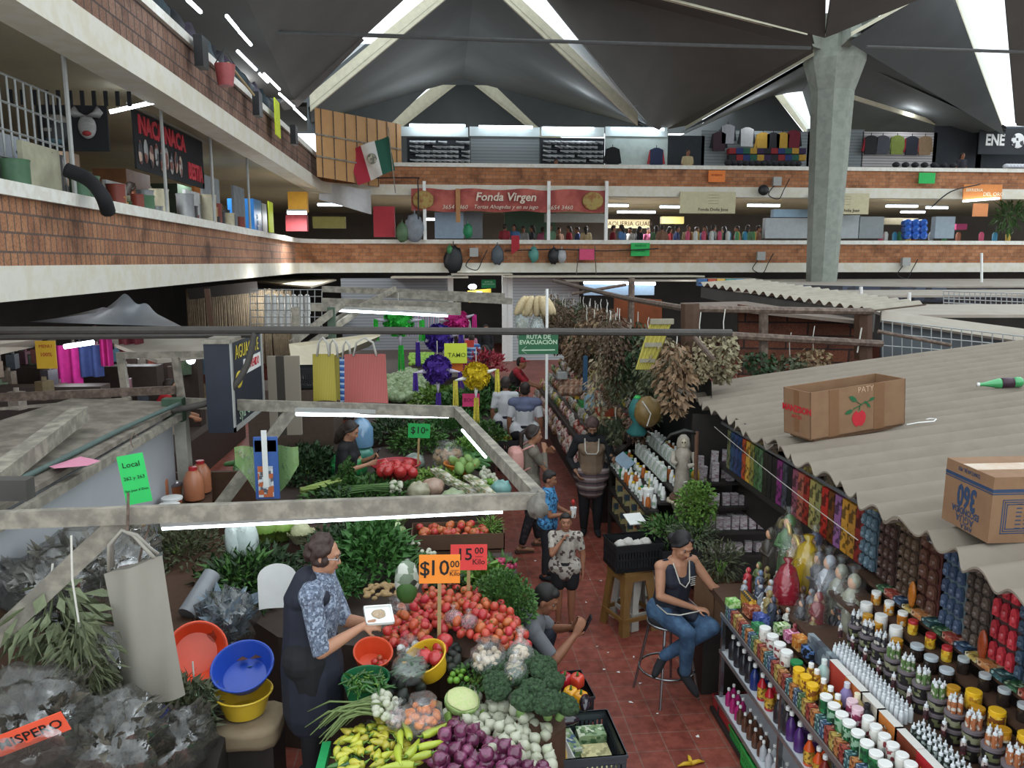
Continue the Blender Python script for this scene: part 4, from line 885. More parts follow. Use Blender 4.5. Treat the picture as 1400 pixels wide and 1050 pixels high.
k4 = bottleproto('medicine_bottle',mk('orange_medicine','b0622c',.4,.15),m_wlid,.03,.16,None,neck=.6,capr=.55)
spread(k1,pl[:46],'white medicine bottle with white cap on the black shelf counter','white-capped medicine bottles'); spread(k2,pl[46:64],'white medicine bottle with yellow cap on the black shelf counter','yellow-capped medicine bottles')
spread(k3,pl[64:76],'squat green medicine bottle on the black shelf counter','green medicine bottles'); spread(k4,pl[76:],'orange medicine bottle on the black shelf counter','orange medicine bottles')
for i in range(16): cartonbox('upright white medicine carton in the slanting rows at the back of the black counter',['d4d6d2','a9b8a4','c0c8c4','e4e4e0'],(2.48 + .18*(i // 8),8.7 + .17*(i % 8),1.19 + .12*(i // 8)),(.05,.14,.17),0,'white cartons at the back of the black counter',sc=25)
for i in range(18): cartonbox('packet stored on the lower shelves of the black counter',['6a7a4c','a89a6c','3c4a54','b0502c'],(2.24 + .04*(i % 2),8.4 + .2*(i % 9),.38 if i < 9 else .68),(.1,.13,.2),J(.1),'packets on the lower shelves',name='shelf_packet',sc=14)
cp = at(882,680,Y=8.4); cp.z = .97; cp.x = 2.3
b = B(); b.lathe([(.04,0),(.055,.17),(.0001,.17)],14); l_ = B(); l_.lathe([(.058,.165),(.058,.18),(.001,.182)],14); s_ = B(); s_.tube([(0,0,.17),(.01,0,.28)],.005,5)
item('foam_cup','white foam cup with lid and straw on the corner of the black counter','cup',[('cup_body',b,m_white,SM),('lid',l_,m_wlid,SM),('straw',s_,mk('straw_yellow','c9b23c',.4),False)],(2.24,8.42,.97),scale=1.15)
# robed skeleton statue with a scythe on its pedestal
sp = at(932,676,Y=8.1); t = thing('skeleton_statue','tall pale robed skeleton statue holding a scythe','statue',sp,math.pi/2 - .25); hs = .64
m_rob = mk('pale_statue_plaster','a39a8c',.6,.25,14,c2='8a8074'); m_brn = mk('brown_statue_wood','5c4030',.5,.3,16)
b = B(); b.lathe([(.1,0),(.115,.02),(.1,.2),(.09,.38),(.115,.47),(.06,.53),(.05,.55)],18,sy=.8,fn=lambda a,z: 1 + .07*math.sin(a*9)*max(0,1 - z/.45)); b.tube([(0,-.1,.47),(-.06,-.13,.36),(-.09,-.05,.34)],.03,8); b.tube([(0,.1,.47),(-.07,.11,.38),(-.1,.07,.36)],.03,8); b.ob('robe',m_rob,t,True)
b = B(); b.sph((.01,0,.585),(.055,.055,.07),12,8); b.lathe([(.07,.5),(.075,.56),(.062,.62),(.03,.66),(.001,.665)],14,loc=(.02,0,0)); b.ob('hood',m_rob,t,True)
b = B(); b.sph((-.045,0,.59),(.032,.034,.042),10,8); b.box((-.05,0,.555),(.03,.035,.03)); b.ob('skull',mk('bone','b5aa94',.5,.15),t,True)
b = B(); b.sph((-.074,.014,.597),.009,8,6); b.sph((-.074,-.014,.597),.009,8,6); b.ob('eye_socket',mk('eye_socket_dark','2a2420',.8),t)
b = B(); b.tube([(-.09,-.14,0),(-.08,-.13,.72)],.022,8); b.ob('scythe_handle',m_brn,t)
b = B(); b.tube([(-.08,-.13,.7),(-.09,0,.73),(-.09,.14,.68),(-.09,.24,.56)],[.02,.024,.018,.004],6); b.ob('scythe_blade',mk('dark_blade','2c2a28',.4,.2,metal=.4),t,True)
b = B(); b.lathe([(.13,-.06),(.14,-.03),(.12,0),(.001,0)],16,fn=lambda a,z: 1 + .05*math.sin(a*11)); b.ob('plinth',m_brn,t,True)
b = B(); b.tube([(.1*math.cos(a),.1*math.sin(a) - .03,.17 + .01*math.sin(a*2)) for a in [i*.5 for i in range(14)]],.006,5); b.ob('cord',m_string,t)
t = thing('statue_pedestal','pedestal with a ring of pale beads under the skeleton statue','pedestal',(sp.x,sp.y,0)); B().lathe([(.07,0),(.07,sp.z - .2),(.11,sp.z - .12),(.13,sp.z - .06),(.001,sp.z - .06)],14).ob('column',mk('grey_pot','6a645c',.7,.25),t,SM)
b = B()
for i in range(22): a = i*.2856; b.sph((.145*math.cos(a),.145*math.sin(a),sp.z - .07 + J(.01)),.02,7,5)
b.ob('bead_ring',mk('pale_bead','b5a890',.5,.2),t,True)
# potted bushes and herbs round the statue
def bush(label,m_,p,rad,h,n,L,W,seed,stemm=None,cat='plant',name='leafy_bush',**k):
    t = thing(name,label,cat,p,R.uniform(0,6)); q = random.Random(seed); b = B()
    for i in range(n):
        a = q.uniform(0,6.283); u = q.uniform(-1,1) if not k.get('half') else q.uniform(-.15,1); rr = (q.random() ** .35); s = math.sqrt(max(0,1 - u*u))
        c = Vector((rad*rr*s*math.cos(a),rad*rr*s*math.sin(a),h*.5*(1 + rr*u) if not k.get('half') else h*rr*max(u,0)))
        d = Vector((s*math.cos(a),s*math.sin(a),u + .35 + q.uniform(-.5,.5)))
        b.leaf(c,d,(q.uniform(-1,1),q.uniform(-1,1),1),L*q.uniform(.6,1.2),W*q.uniform(.6,1.2),0,.5)
    b.ob('leaves',m_,t)
    b = B()
    for i in range(7): a = i*.9; b.tube([(0,0,0),(rad*.3*math.cos(a),rad*.3*math.sin(a),h*.5)],.006,4)
    b.ob('stems',stemm or m_lgreen,t); return t
bush('bushy light green herb in front of the skeleton statue',m_lgreen,at(951,722,Y=7.6),.2,.5,700,.06,.04,3)
bush('dark green herb heap spilling beside the seated woman',m_green,at(915,740,Y=7.8),.28,.22,420,.11,.025,4)
bush('grey-green herb heap under the light green bush',leafmat('grey_green','6a7458','4f5a40'),at(946,745,Y=7.5),.24,.2,420,.1,.018,5)
bush('leafy herb bunch beside the woman\'s left arm',m_dryg,at(985,790,Y=6.4),.17,.3,360,.09,.02,6)
b = B(); b.sph((0,0,0),.07,12,8); tag(b.ob('yellow_wrapped_bundle',mk('yellow_wrap_plain','b5922c',.3,.3,30),smooth=True,loc=at(953,650,Y=8.3)),'yellow wrapped bundle beside the statue','bundle')
# rack with grey-white packets at the back of the niche
t = thing('packet_rack','black rack of pale packets behind the light green bush','rack',(2.75,7.75,0))
for z,d in ((.62,0),(.86,.05),(1.08,.2),(1.3,.4)): B().bb(0,1.0,d,d + .35,z - .03,z).ob('shelf',m_blackwood,t)
B().bb(0,1.0,.76,.8,0,2.0).ob('back_panel',m_blackwood,t)
m_pk = printmat('pale_packet_print',['a89ea0','bdb4b6','8a6a70','b0a8a6','9a9498'],18)
n = 0; first = None
for z,d,cnt,hh in ((.62,.08,9,.11),(.86,.12,10,.14),(.86,.26,10,.12),(1.08,.28,9,.12),(1.3,.46,6,.2),(1.3,.58,6,.3)):
    for i in range(cnt):
        if first is None: b = B(); b.box((0,0,.5),(.075,.06,1)); o = first = b.ob('pale_packet',m_pk)
        else: o = first.copy(); COL.objects.link(o)
        o.location = (2.8 + .9*i/cnt + J(.012),7.78 + d,z); o.scale = (1,1,hh*R.uniform(.85,1.1)); o.rotation_euler = (J(.08),J(.08),J(.25)); tag(o,'pale grey packet standing on the black rack behind the light green bush','packet','pale packets on the black rack')
tag(B().lathe([(.04,0),(.04,.1),(.02,.12),(.02,.15),(.001,.15)],12).ob('blue_bottle',mk('turquoise_plastic','2f7f96',.4),smooth=SM,loc=(3.28,8.0,1.08)),'turquoise bottle among the pale packets','bottle')
# black crate on a stack of brown stools
def stoolstack(label,p,c_,rz,under=None,H_=.64):
    t = thing('plastic_stool',label,'stool',p,rz); m_ = mk('stool_' + c_,c_,.45,.12,8)
    b = B(); b.bb(-.16,.16,-.16,.16,H_ - .03,H_); b.bb(-.17,.17,-.17,.17,H_ - .1,H_ - .025); b.ob('seat',m_,t)
    for sx in (-1,1):
        for sy in (-1,1):
            b = B(); b.slab([(sx*.17,sy*.17,H_ - .09),(sx*.17,sy*.07,H_ - .09),(sx*.185,sy*.12,H_*.45),(sx*.215,sy*.13,0),(sx*.22,sy*.22,0)],(-sx*.02,0,0)); b.slab([(sx*.17,sy*.17,H_ - .09),(sx*.07,sy*.17,H_ - .09),(sx*.12,sy*.185,H_*.45),(sx*.13,sy*.215,0),(sx*.22,sy*.22,0)],(0,-sy*.02,0)); b.ob('leg',m_,t)
    b = B()
    for s in (-1,1): b.bb(s*.2 - .01,s*.2 + .01,-.19,.19,.14,.18); b.bb(-.19,.19,s*.2 - .01,s*.2 + .01,.14,.18)
    b.ob('brace',m_,t); return t
stoolstack('mustard brown plastic stool under the black crate',(1.83,7.5,0),'7a5a30',.35)
stoolstack('white plastic stool nested inside the brown one',(1.95,7.62,0),'b0aca4',.35,H_=.6)
crate('produce_crate','black produce crate on the mustard brown stool','202022',(.5,.36,.28),(1.86,7.52,.645),.15)
crate('produce_crate','second black crate standing behind at the seated woman\'s shoulder','242426',(.4,.34,.26),(2.28,7.45,.62),.1)
for i in range(4):
    b = B(); b.sph((0,0,0),(.07,.06,.06),10,7,fn=lump(1,i)); tag(b.ob('wrapped_parcel',mk('pale_parcel','b5b0a8',.5,.2),smooth=True,loc=(1.72 + .09*i,7.5 + .05*(i % 2),.86)),'pale wrapped parcel lying in the black crate on the stool','parcel','parcels in the black crate')
b = B(); b.bb(-.1,.1,-.1,.1,0,.012); tag(b.ob('white_tray',m_white,loc=at(868,710,Y=8.1),rot=(.3,0,.2)),'white tray leaning on the front of the black counter','tray')
b = B()
for q_ in ((-.12,.12,-.13,-.122),(-.12,.12,.122,.13),(-.12,-.112,-.13,.13),(.112,.12,-.13,.13)): b.bb(q_[0],q_[1],q_[2],q_[3],0,.4)
b.bb(-.12,.12,-.13,.13,0,.01); tag(b.ob('tall_carton',m_card,loc=(2.32,6.4,.55),rot=(0,0,.4)),'open brown carton of herbs beside the seated woman','cardboard box')
b = B(); b.bb(2.15,2.6,6.15,6.65,0,.55); tag(b.ob('low_bench',m_blackwood),'dark bench under the open carton of herbs','bench')
# ---------------------------------------------------------------- roofs and fences of the stalls in the right middle distance
m_slab = mk('dusty_stall_roof','a39b8f',.85,.25,1.5,c2='8f867a'); m_slabd = mk('dark_stall_roof','4c4945',.85,.25,3); m_pallet = brickmat('reddish_boards',.6,.2,('7a4630','5a3626'),'2c211c')
def roofslab(label,pts,th=.05,m_=None): return tag(B().slab(pts,(0,0,-th)).ob('stall_roof',m_ or m_slab),label,'stall roof')
A_ = lambda x,y,z: at(x,y,z=z)
roofslab('long pale stall roof right before the far gallery, right of the column',[A_(1000,382,3.05),(28,29.4,3.05),(28,22,3.0),(9.5,22,3.0),(9.5,26,3.05)])
roofslab('pale stall roof slab left of the column',[(4.2,29.3,3.1),(11.5,29.3,3.1),(11.5,27.6,3.06),(4.2,27.6,3.06)])
roofslab('dusty stall roof in front of the column',[(7.6,20.5,2.95),(24,20.5,2.95),(22,17.8,2.92),(8.5,17.8,2.92)])
roofslab('pale flat roof strip behind the wire grid',[(8.2,15.2,2.86),(20,14.4,2.86),(18,12.2,2.8),(7.2,12.4,2.84)])
b = B(); a0,a1 = at(955,388,Y=14.2),at(1190,424,Y=10.9)
f = lambda u,v: tuple(Vector(a0).lerp(Vector(a1),v) + Vector((1.3*u,.7*u,.05*u + .035*math.sin(v*19*6.283))))
b.grid(f,3,170); tag(b.ob('ribbed_roof_sheet',mk('pale_ribbed_sheet','948c7e',.8,.2,3),smooth=True),'pale ribbed roof sheet with a toothed edge above the wooden stall','roof sheet')
b = B(); b.slab([a0 + Vector((.05,0,-.06)),a1 + Vector((.05,0,-.06)),a1 + Vector((.05,0,-.32)),a0 + Vector((.05,0,-.25))],(.04,.02,0)); tag(b.ob('fascia_board',m_slabd),'dark fascia board under the toothed roof edge','board')
b = B(); b.slab([at(1205,438,Y=10.9),at(1420,470,Y=9.9),at(1420,452,Y=10.2),at(1205,424,Y=11.1)],(0,.03,-.03)); tag(b.ob('roof_edge_board',m_slab),'pale board edging the roof at the far right','board')
roofslab('brown dusty roof over the wooden stall',[at(1020,412,Y=12.5),at(1180,436,Y=11.2),at(1190,440,Y=10.6),at(930,414,Y=11.5)],m_=mk('brown_dusty_roof','6f6258',.85,.25,3))
b = B(); b.slab([at(1010,416,Y=11.6),at(1010,540,Y=11.6),at(1190,540,Y=11.2),at(1190,440,Y=11.2)],(0,.05,0)); tag(b.ob('board_wall',m_pallet),'reddish board wall of the wooden stall behind the white strings','wall boards')
b = B(); b.slab([at(840,405,Y=13.5),at(840,480,Y=13.5),at(905,480,Y=12.8),at(905,410,Y=12.8)],(0,.05,0)); tag(b.ob('board_wall',mk('orange_board','8a4a2c',.8,.25,4)),'orange-brown board behind the herb rack','wall boards')
b = B(); b.slab([at(1205,440,Y=11),at(1205,560,Y=11),at(1440,560,Y=10),at(1440,470,Y=10)],(0,.05,0)); tag(b.ob('sheet_wall',mk('grey_sheet_metal','5c6266',.6,.15,2)),'grey sheet wall behind the wire grid at the right','sheet wall')
def wiregrid(label,p0,p1,p2,p3,nu,nv,r,m_):
    b = B(); p0,p1,p2,p3 = map(Vector,(p0,p1,p2,p3))
    for i in range(nu + 1): u = i/nu; b.tube([p0.lerp(p1,u),p3.lerp(p2,u)],r,4)
    for j in range(nv + 1): v = j/nv; b.tube([p0.lerp(p3,v),p1.lerp(p2,v)],r,4)
    return tag(b.ob('wire_grid',m_),label,'wire grid')
m_wire = mk('pale_wire','9a9c9a',.5,.1)
wiregrid('pale wire grid over the grey sheet wall at the right',at(1207,438,Y=10.7),at(1400,460,Y=9.9),at(1400,540,Y=9.9),at(1207,540,Y=10.7),14,6,.008,m_wire)
wiregrid('white wire grid fence on the roofs at the far right',at(1290,398,Y=17),at(1420,402,Y=16.6),at(1420,432,Y=16.6),at(1290,424,Y=17),18,5,.012,m_wire)
# dark clutter strips between the roofs
b = B(); b.slab([at(1010,388,Y=21.4),at(1420,396,Y=20.6),at(1420,420,Y=20.6),at(1010,400,Y=21.4)],(0,.1,0)); tag(b.ob('dark_goods_panel',printmat('dark_blue_clutter',['20242c','2c3444','16181c','3c4656'],3.5)),'strip of dark blue goods seen between the stall roofs','goods')
for i,(x,c_) in enumerate(((960,'2f5a8a'),(972,'a8492c'),(984,'c9a23c'),(996,'3f8a7a'),(1010,'2a7a9a'))):
    b = B(); b.box((0,0,0),(.28,.2,.2)); tag(b.ob('stacked_package',mk('pkg_' + c_,c_,.5,.2),loc=at(x,386,Y=22)),['blue','orange','yellow','green','turquoise'][i] + ' package in the row behind the toothed roof','package')
for i,(x,y0,y1,Y) in enumerate(((1342,346,386,24),(1177,392,412,17),(1243,400,414,17))): pole('%s white post standing on the stall roofs' % ['tall','left short','right short'][i],at(x,y0,Y=Y),at(x,y1,Y=Y),.04,m_white)
b = B(); b.grid(lambda u,v: (3.02 + .04*math.sin(u*60) + .03*math.sin(v*9 + u*20),8.75 + 9.8*u,2.35*v),80,10); tag(b.ob('dark_tarp',mk('black_tarp','222524',.5,.3,5),smooth=True),'black tarp hung behind the dried herbs and the medicine counter','tarp')
# ================================================================ PEOPLE
def remesh(b,vox,it=2):
    me = b.mesh('tmp',[]); o = bpy.data.objects.new('tmp',me); COL.objects.link(o)
    r = o.modifiers.new('r','REMESH'); r.mode = 'VOXEL'; r.voxel_size = vox; r.use_smooth_shade = True
    if it: s_ = o.modifiers.new('s','SMOOTH'); s_.factor = .5; s_.iterations = it
    dg = bpy.context.evaluated_depsgraph_get(); out = bpy.data.meshes.new_from_object(o.evaluated_get(dg))
    bpy.data.objects.remove(o); bpy.data.meshes.remove(me); return out
def cap(b,pts,rs,n=10):
    """a limb: tapered tube with rounded ends"""
    P = [Vector(p) for p in pts]
    d0 = (P[0] - P[1]).normalized(); d1 = (P[-1] - P[-2]).normalized()
    pre = [(P[0] + d0*rs[0]*k,rs[0]*math.sqrt(max(0,1 - k*k)) + 1e-4) for k in (.98,.8,.5)]
    post = [(P[-1] + d1*rs[-1]*k,rs[-1]*math.sqrt(max(0,1 - k*k)) + 1e-4) for k in (.5,.8,.98)]
    b.tube([p for p,_ in pre] + P + [p for p,_ in post],[r for _,r in pre] + list(rs) + [r for _,r in post],n)
def hand(b,wrist,fdir,pnorm,s=1.0,curl=.6,side=1):
    """palm, four fingers of different length with two bends, and a thumb leaving the side of the palm"""
    f = Vector(fdir).normalized(); n = Vector(pnorm); n = (n - f*n.dot(f)).normalized(); t = f.cross(n)*side; w = Vector(wrist)
    c = w + f*.045*s
    for k in (-1.4,-.5,.5,1.4): cap(b,[w + f*.012*s + t*k*.011*s,c + f*.035*s + t*k*.02*s],[.0145*s,.0125*s],7)
    for k,L in ((1.5,.072),(.5,.082),(-.5,.077),(-1.5,.06)):
        p = c + f*.038*s + t*k*.0195*s; d = (f + t*k*.06).normalized(); a = curl*(.9 + .08*k); pts = [p]
        for j in range(3):
            d2 = (d*math.cos(a*(j + .6)) + n*math.sin(a*(j + .6))).normalized(); pts.append(pts[-1] + d2*L*s*(.42,.32,.26)[j])
        cap(b,pts,[.0098*s,.0092*s,.0085*s,.0072*s],7)
    p = w + f*.022*s + t*.026*s; d = (f*.62 + t*.7 + n*.35).normalized(); e = p + d*.04*s
    cap(b,[p,e,e + (f*.8 + t*.15 + n*.45).normalized()*.034*s],[.0125*s,.011*s,.0085*s],7)
def person(label,base,yaw,H=1.6,lean=0,hip=None,el=None,wr=None,kn=None,an=None,head=(0,0,0),skin='a5765a',top=None,sleeve=1.0,topm=None,pants=None,pantlen=1.0,shoes=None,hair=None,hairm='2a211c',vox=.011,fem=1,hf=None,curl=(.6,.6),extra=None,hipx=0,group=None,scale_w=1.0,pn=None,twist=0,tuck=0):
    """base on the ground; local x ahead, y to the person's left, z up; joints are given for a 1.6 m frame"""
    k = H/1.6; t = thing('person',label,'person',base,yaw,group); t.scale = (k,k,k)
    hz = .86 if hip is None else hip; pel = Vector((hipx,0,hz)); u = Vector((math.sin(lean),0,math.cos(lean))); fw = Vector((math.cos(lean),0,-math.sin(lean)))
    W = scale_w; tw = Matrix.Rotation(twist,3,'Z'); sd = tw @ Vector((0,1,0))
    waist = pel + u*.15; chest = pel + u*.34; nk = pel + u*.5; sh = {s: pel + u*.455 + sd*(s*.165*W) for s in (-1,1)}
    hp = {s: pel + Vector((0,s*.085*W,-.02)) for s in (-1,1)}
    el = el or {}; wr = wr or {}; kn = kn or {}; an = an or {}
    E = {s: Vector(el.get(s,tuple(sh[s] + Vector((-.02,s*.06,-.27))))) for s in (-1,1)}; Wr = {s: Vector(wr.get(s,tuple(E[s] + Vector((.05,0,-.23))))) for s in (-1,1)}
    K = {s: Vector(kn.get(s,(hipx + .01,s*.09,.46))) for s in (-1,1)}; A = {s: Vector(an.get(s,(hipx - .02,s*.09,.07))) for s in (-1,1)}
    skm = mk('skin_' + skin,skin,.55,.08,20,sub=.1)
    hc = nk + u*.15 + fw*.03 + Vector((0,0,.0)); HM = Matrix.Rotation(head[0],3,'Z') @ Matrix.Rotation(head[1],3,'Y') @ Matrix.Rotation(head[2],3,'X')
    def h(x,y,z): return hc + HM @ Vector((x,y,z))
    b = B()
    # torso, neck, head
    cap(b,[pel,waist,chest,pel + u*.43],[.13*W,.115*W,.125*W,.105*W]); cap(b,[sh[-1],sh[1]],[.055,.055]); cap(b,[nk - u*.05,h(-.015,0,-.05)],[.056,.05])
    M3 = HM.to_4x4()
    b.sph(h(-.012,0,.025),(.095,.076,.098),16,12,M=M3); b.sph(h(.028,0,-.045),(.062,.058,.068),14,10,M=M3); b.sph(h(.058,0,-.09),(.026,.026,.02),10,8,M=M3)
    cap(b,[h(.082,0,.012),h(.101,0,-.026)],[.009,.0145],8); b.sph(h(.092,.012,-.03),.009,8,6); b.sph(h(.092,-.012,-.03),.009,8,6)
    cap(b,[h(.076,-.04,.034),h(.085,0,.036),h(.076,.04,.034)],[.011,.011,.011],7)
    for s in (-1,1):
        b.sph(h(-.015,s*.078,-.015),(.02,.01,.032),10,8,M=M3); b.sph(h(.05,s*.04,-.02),(.03,.022,.026),10,8,M=M3)
        cap(b,[sh[s],sh[s].lerp(E[s],.5),E[s]],[.05*W,.046*W,.036*W]); cap(b,[E[s],E[s].lerp(Wr[s],.35),Wr[s]],[.038*W,.036*W,.024])
        d = (Wr[s] - E[s]).normalized(); fd = d if not hf or s not in hf else Vector(hf[s]); nn = Vector((0,-s,0)) if not pn or s not in pn else Vector(pn[s])
        if abs(fd.normalized().dot(nn.normalized())) > .95: nn = Vector((0,0,-1))
        hand(b,Wr[s],fd,nn,1.0,curl[0 if s < 0 else 1],s)
        cap(b,[hp[s],hp[s].lerp(K[s],.5),K[s]],[.092*W,.076*W,.054*W]); cap(b,[K[s],K[s].lerp(A[s],.35),A[s]],[.054*W,.053*W,.034])
        fd = Vector(hf['f'][s]) if hf and 'f' in hf else Vector((1,s*.15,0)); fd.normalize(); cap(b,[A[s] + fd*-.04 - Vector((0,0,.03)),A[s] + fd*.1 - Vector((0,0,.042)),A[s] + fd*.15 - Vector((0,0,.047))],[.032,.03,.022],8)
    me = remesh(b,vox/k); me.materials.clear(); me.materials.append(skm); body = bpy.data.objects.new('body',me); COL.objects.link(body); body.parent = t
    def part(name,b_,m_,v=None,it=2,smooth=True):
        me = remesh(b_,(v or vox*1.15)/k,it); me.materials.clear(); me.materials.append(m_); o = bpy.data.objects.new(name,me); COL.objects.link(o); o.parent = t; return o
    # face
    e = B(); p_ = B(); br = B()
    for s in (-1,1):
        e.sph(h(.071,s*.032,.012),.0125,10,8); p_.sph(h(.0805,s*.032,.012),.006,8,6); cap(br,[h(.083,s*.018,.036),h(.078,s*.045,.038)],[.005,.004],6)
        o = B().sph(h(.0655,s*.032,.01),.0125,10,8).sph(h(.0745,s*.033,.009),.0068,8,6,1).ob('eye',[mk('eye_white','8f857c',.6,spec=.1),mk('eye_iris','1e1511',.5,spec=.2)],t,True)
    br.ob('eyebrows',mk('hair_' + hairm,hairm,.6,.2,60),t,True); l_ = B(); cap(l_,[h(.083,-.022,-.062),h(.09,0,-.06),h(.083,.022,-.062)],[.006,.009,.006],7); l_.ob('mouth',mk('lips','8a4a42',.5),t,True)
    hm = mk('hair_' + hairm,hairm,.55,.3,60)
    if hair:
        b = B(); b.sph(h(-.026,0,.045),(.092,.083,.092),16,12,M=M3)
        if hair in ('short','boy'): b.sph(h(-.05,0,.0),(.06,.078,.075),14,10,M=M3); b.sph(h(.03,0,.088),(.05,.06,.036),12,8,M=M3)
        if hair == 'curly':
            q = random.Random(4)
            for i in range(60):
                a,v = q.uniform(-2.4,2.4),q.uniform(-.75,1); c_ = math.sqrt(1 - v*v); 
                b.sph(h(-.03 - .088*c_*math.cos(a),.088*c_*math.sin(a),.03 + .1*v),q.uniform(.022,.03),7,5)
        if hair in ('bun','pony','long'):
            b.sph(h(-.05,0,.005),(.062,.08,.08),14,10,M=M3)
            for s in (-1,1): cap(b,[h(.05,s*.03,.1),h(.03,s*.072,.04),h(-.03,s*.08,-.02)],[.018,.016,.014],7)
        if hair == 'bun': b.sph(h(-.125,0,-.03),(.045,.045,.045),12,8)
        if hair == 'pony': cap(b,[h(-.1,0,.05),h(-.16,0,.0),h(-.15,0,-.14),h(-.13,0,-.22)],[.03,.035,.028,.012])
        if hair == 'long': cap(b,[h(-.07,0,.0),h(-.1,0,-.1),h(-.11,0,-.2)],[.075,.07,.04])
        part('hair',b,hm,.008)
    if topm:
        b = B(); g = .012
        cap(b,[pel - u*.03,waist,chest,pel + u*.43],[.152*W,.132*W,.14*W,.118*W]); cap(b,[sh[-1],sh[1]],[.068*W,.068*W])
        if not tuck: cap(b,[hp[-1] + u*.05,hp[1] + u*.05],[.138*W,.138*W])
        if fem:
            for s in (-1,1): b.sph(chest + fw*.085 + Vector((0,s*.062,0)) ,(.06,.062,.06),10,8)
        for s in (-1,1):
            if sleeve > 0:
                pts = [sh[s],sh[s].lerp(E[s],min(1,sleeve*2)*.5),sh[s].lerp(E[s],min(1,sleeve*2))]; rs = [.06*W,.057*W,.052*W]
                if sleeve > .5: pts += [E[s].lerp(Wr[s],(sleeve - .5)*1.9)]; rs = [.06*W,.056*W,.049*W,.038]
                b.tube(pts,rs,12); b.sph(sh[s],.07*W,10,8)
        part('shirt' if not fem else 'blouse',b,topm)
    if pants:
        b = B(); cap(b,[pel + u*.1,pel - Vector((0,0,.02))],[.14*W,.142*W])
        for s in (-1,1):
            if pantlen > .5: cap(b,[hp[s],hp[s].lerp(K[s],.5),K[s]],[.112*W,.09*W,.069*W],12); cap(b,[K[s],K[s].lerp(A[s],.4),K[s].lerp(A[s],(pantlen - .5)*2 - .05)],[.068*W,.064*W,.05],12); b.sph(hp[s] - fw*.03,.122*W,10,8)
            else: cap(b,[hp[s],hp[s].lerp(K[s],pantlen*2 - .1)],[.112*W,.098*W],12); b.sph(hp[s] - fw*.03,.122*W,10,8)
        part('trousers' if pantlen > .5 else 'shorts',b,pants)
    if shoes:
        for s in (-1,1):
            fd = Vector(hf['f'][s]) if hf and 'f' in hf else Vector((1,s*.15,0)); fd.normalize(); b = B(); cap(b,[A[s] + fd*-.045 - Vector((0,0,.025)),A[s] + fd*.09 - Vector((0,0,.036)),A[s] + fd*.155 - Vector((0,0,.042))],[.042,.04,.03],10); part('shoe',b,shoes,.01)
    if extra: extra(dict(t=t,h=h,HM=HM,pel=pel,u=u,fw=fw,waist=waist,chest=chest,nk=nk,sh=sh,E=E,W=Wr,K=K,A=A,hp=hp,part=part,sd=sd,body=body))
    return t
m_navy = mk('navy_cloth','20232f',.8,.15,12); m_blackc = mk('black_cloth','1a1a1d',.85,.2,12); m_denim = mk('blue_denim','2f4763',.8,.25,9,c2='3d5873'); m_piping = mk('pale_piping','b9b4aa',.7)
m_greyprint = printmat('grey_print_cloth',['6a7486','4a5262','8d97a8','5a6374'],75,.85); m_olive = mk('olive_grey_cloth','6e675c',.85,.15,10)
# stall keeper at the left
def ex1(d):
    b = B(); u,pel = d['u'],d['pel']
    cap(b,[pel - Vector((0,0,.42)),pel - Vector((0,0,.1)),d['waist'] - d['fw']*.03,d['chest'] - u*.03 - d['fw']*.05],[.2,.205,.165,.155]); cap(b,[d['chest'] - d['fw']*.06,pel + u*.45 - d['fw']*.05],[.15,.12],14)
    for s in (-1,1): cap(b,[d['sh'][s]*.55 + d['nk']*.45 - u*.06 + d['fw']*.05,d['nk']*.55 + d['sh'][s]*.45 + Vector((0,0,.03)),d['sh'][s]*.5 + d['nk']*.5 - u*.1 - d['fw']*.07],[.06,.06,.07])
    d['part']('apron_vest',b,m_navy)
    b = B(); h = d['h']
    for s in (-1,1): b.tube([h(.094 + 0*a,s*.034 + .024*math.cos(a),.012 + .02*math.sin(a)) for a in [i*.524 for i in range(13)]],.0022,4); b.tube([h(.094,s*.058,.014),h(-.01,s*.082,.005)],.002,4)
    b.ob('glasses',m_steel,d['t'])
person('woman with short brown hair, glasses and dark vest serving at the vegetable stall',(-.9,4.86,.37),-.05,H=1.58,lean=.12,el={-1: (.12,-.27,.98),1: (.2,.12,1.0)},wr={-1: (.36,-.13,1.08),1: (.36,.06,1.02)},head=(.05,.22,0),skin='a87a60',topm=m_greyprint,sleeve=.62,pants=m_blackc,shoes=m_blackc,hair='curly',hairm='33221c',vox=.0085,curl=(.7,.6),scale_w=1.18,tuck=1,extra=ex1,pn={-1: (0,.6,-.5),1: (0,-.3,.6)},hf={-1: (.8,.35,-.1),1: (.9,.1,0)})
tray = at(517,832,Y=4.72); t = thing('foam_tray','white foam tray with crumbs held by the woman at the vegetable stall','tray',(-.46,4.8,1.46),.35); t.rotation_euler = (.5,.1,.3)
b = B(); b.bb(-.085,.085,-.065,.065,0,.008)
for q_ in ((-.09,.09,-.07,-.062),(-.09,.09,.062,.07),(-.09,-.082,-.07,.07),(.082,.09,-.07,.07)): b.bb(q_[0],q_[1],q_[2],q_[3],0,.022)
b.ob('tray_body',m_white,t); B().sph((0,.01,.01),(.045,.035,.016),12,7,fn=lump(1,4)).ob('food',mk('crumbs','b09a80',.8,.3,60),t,True)
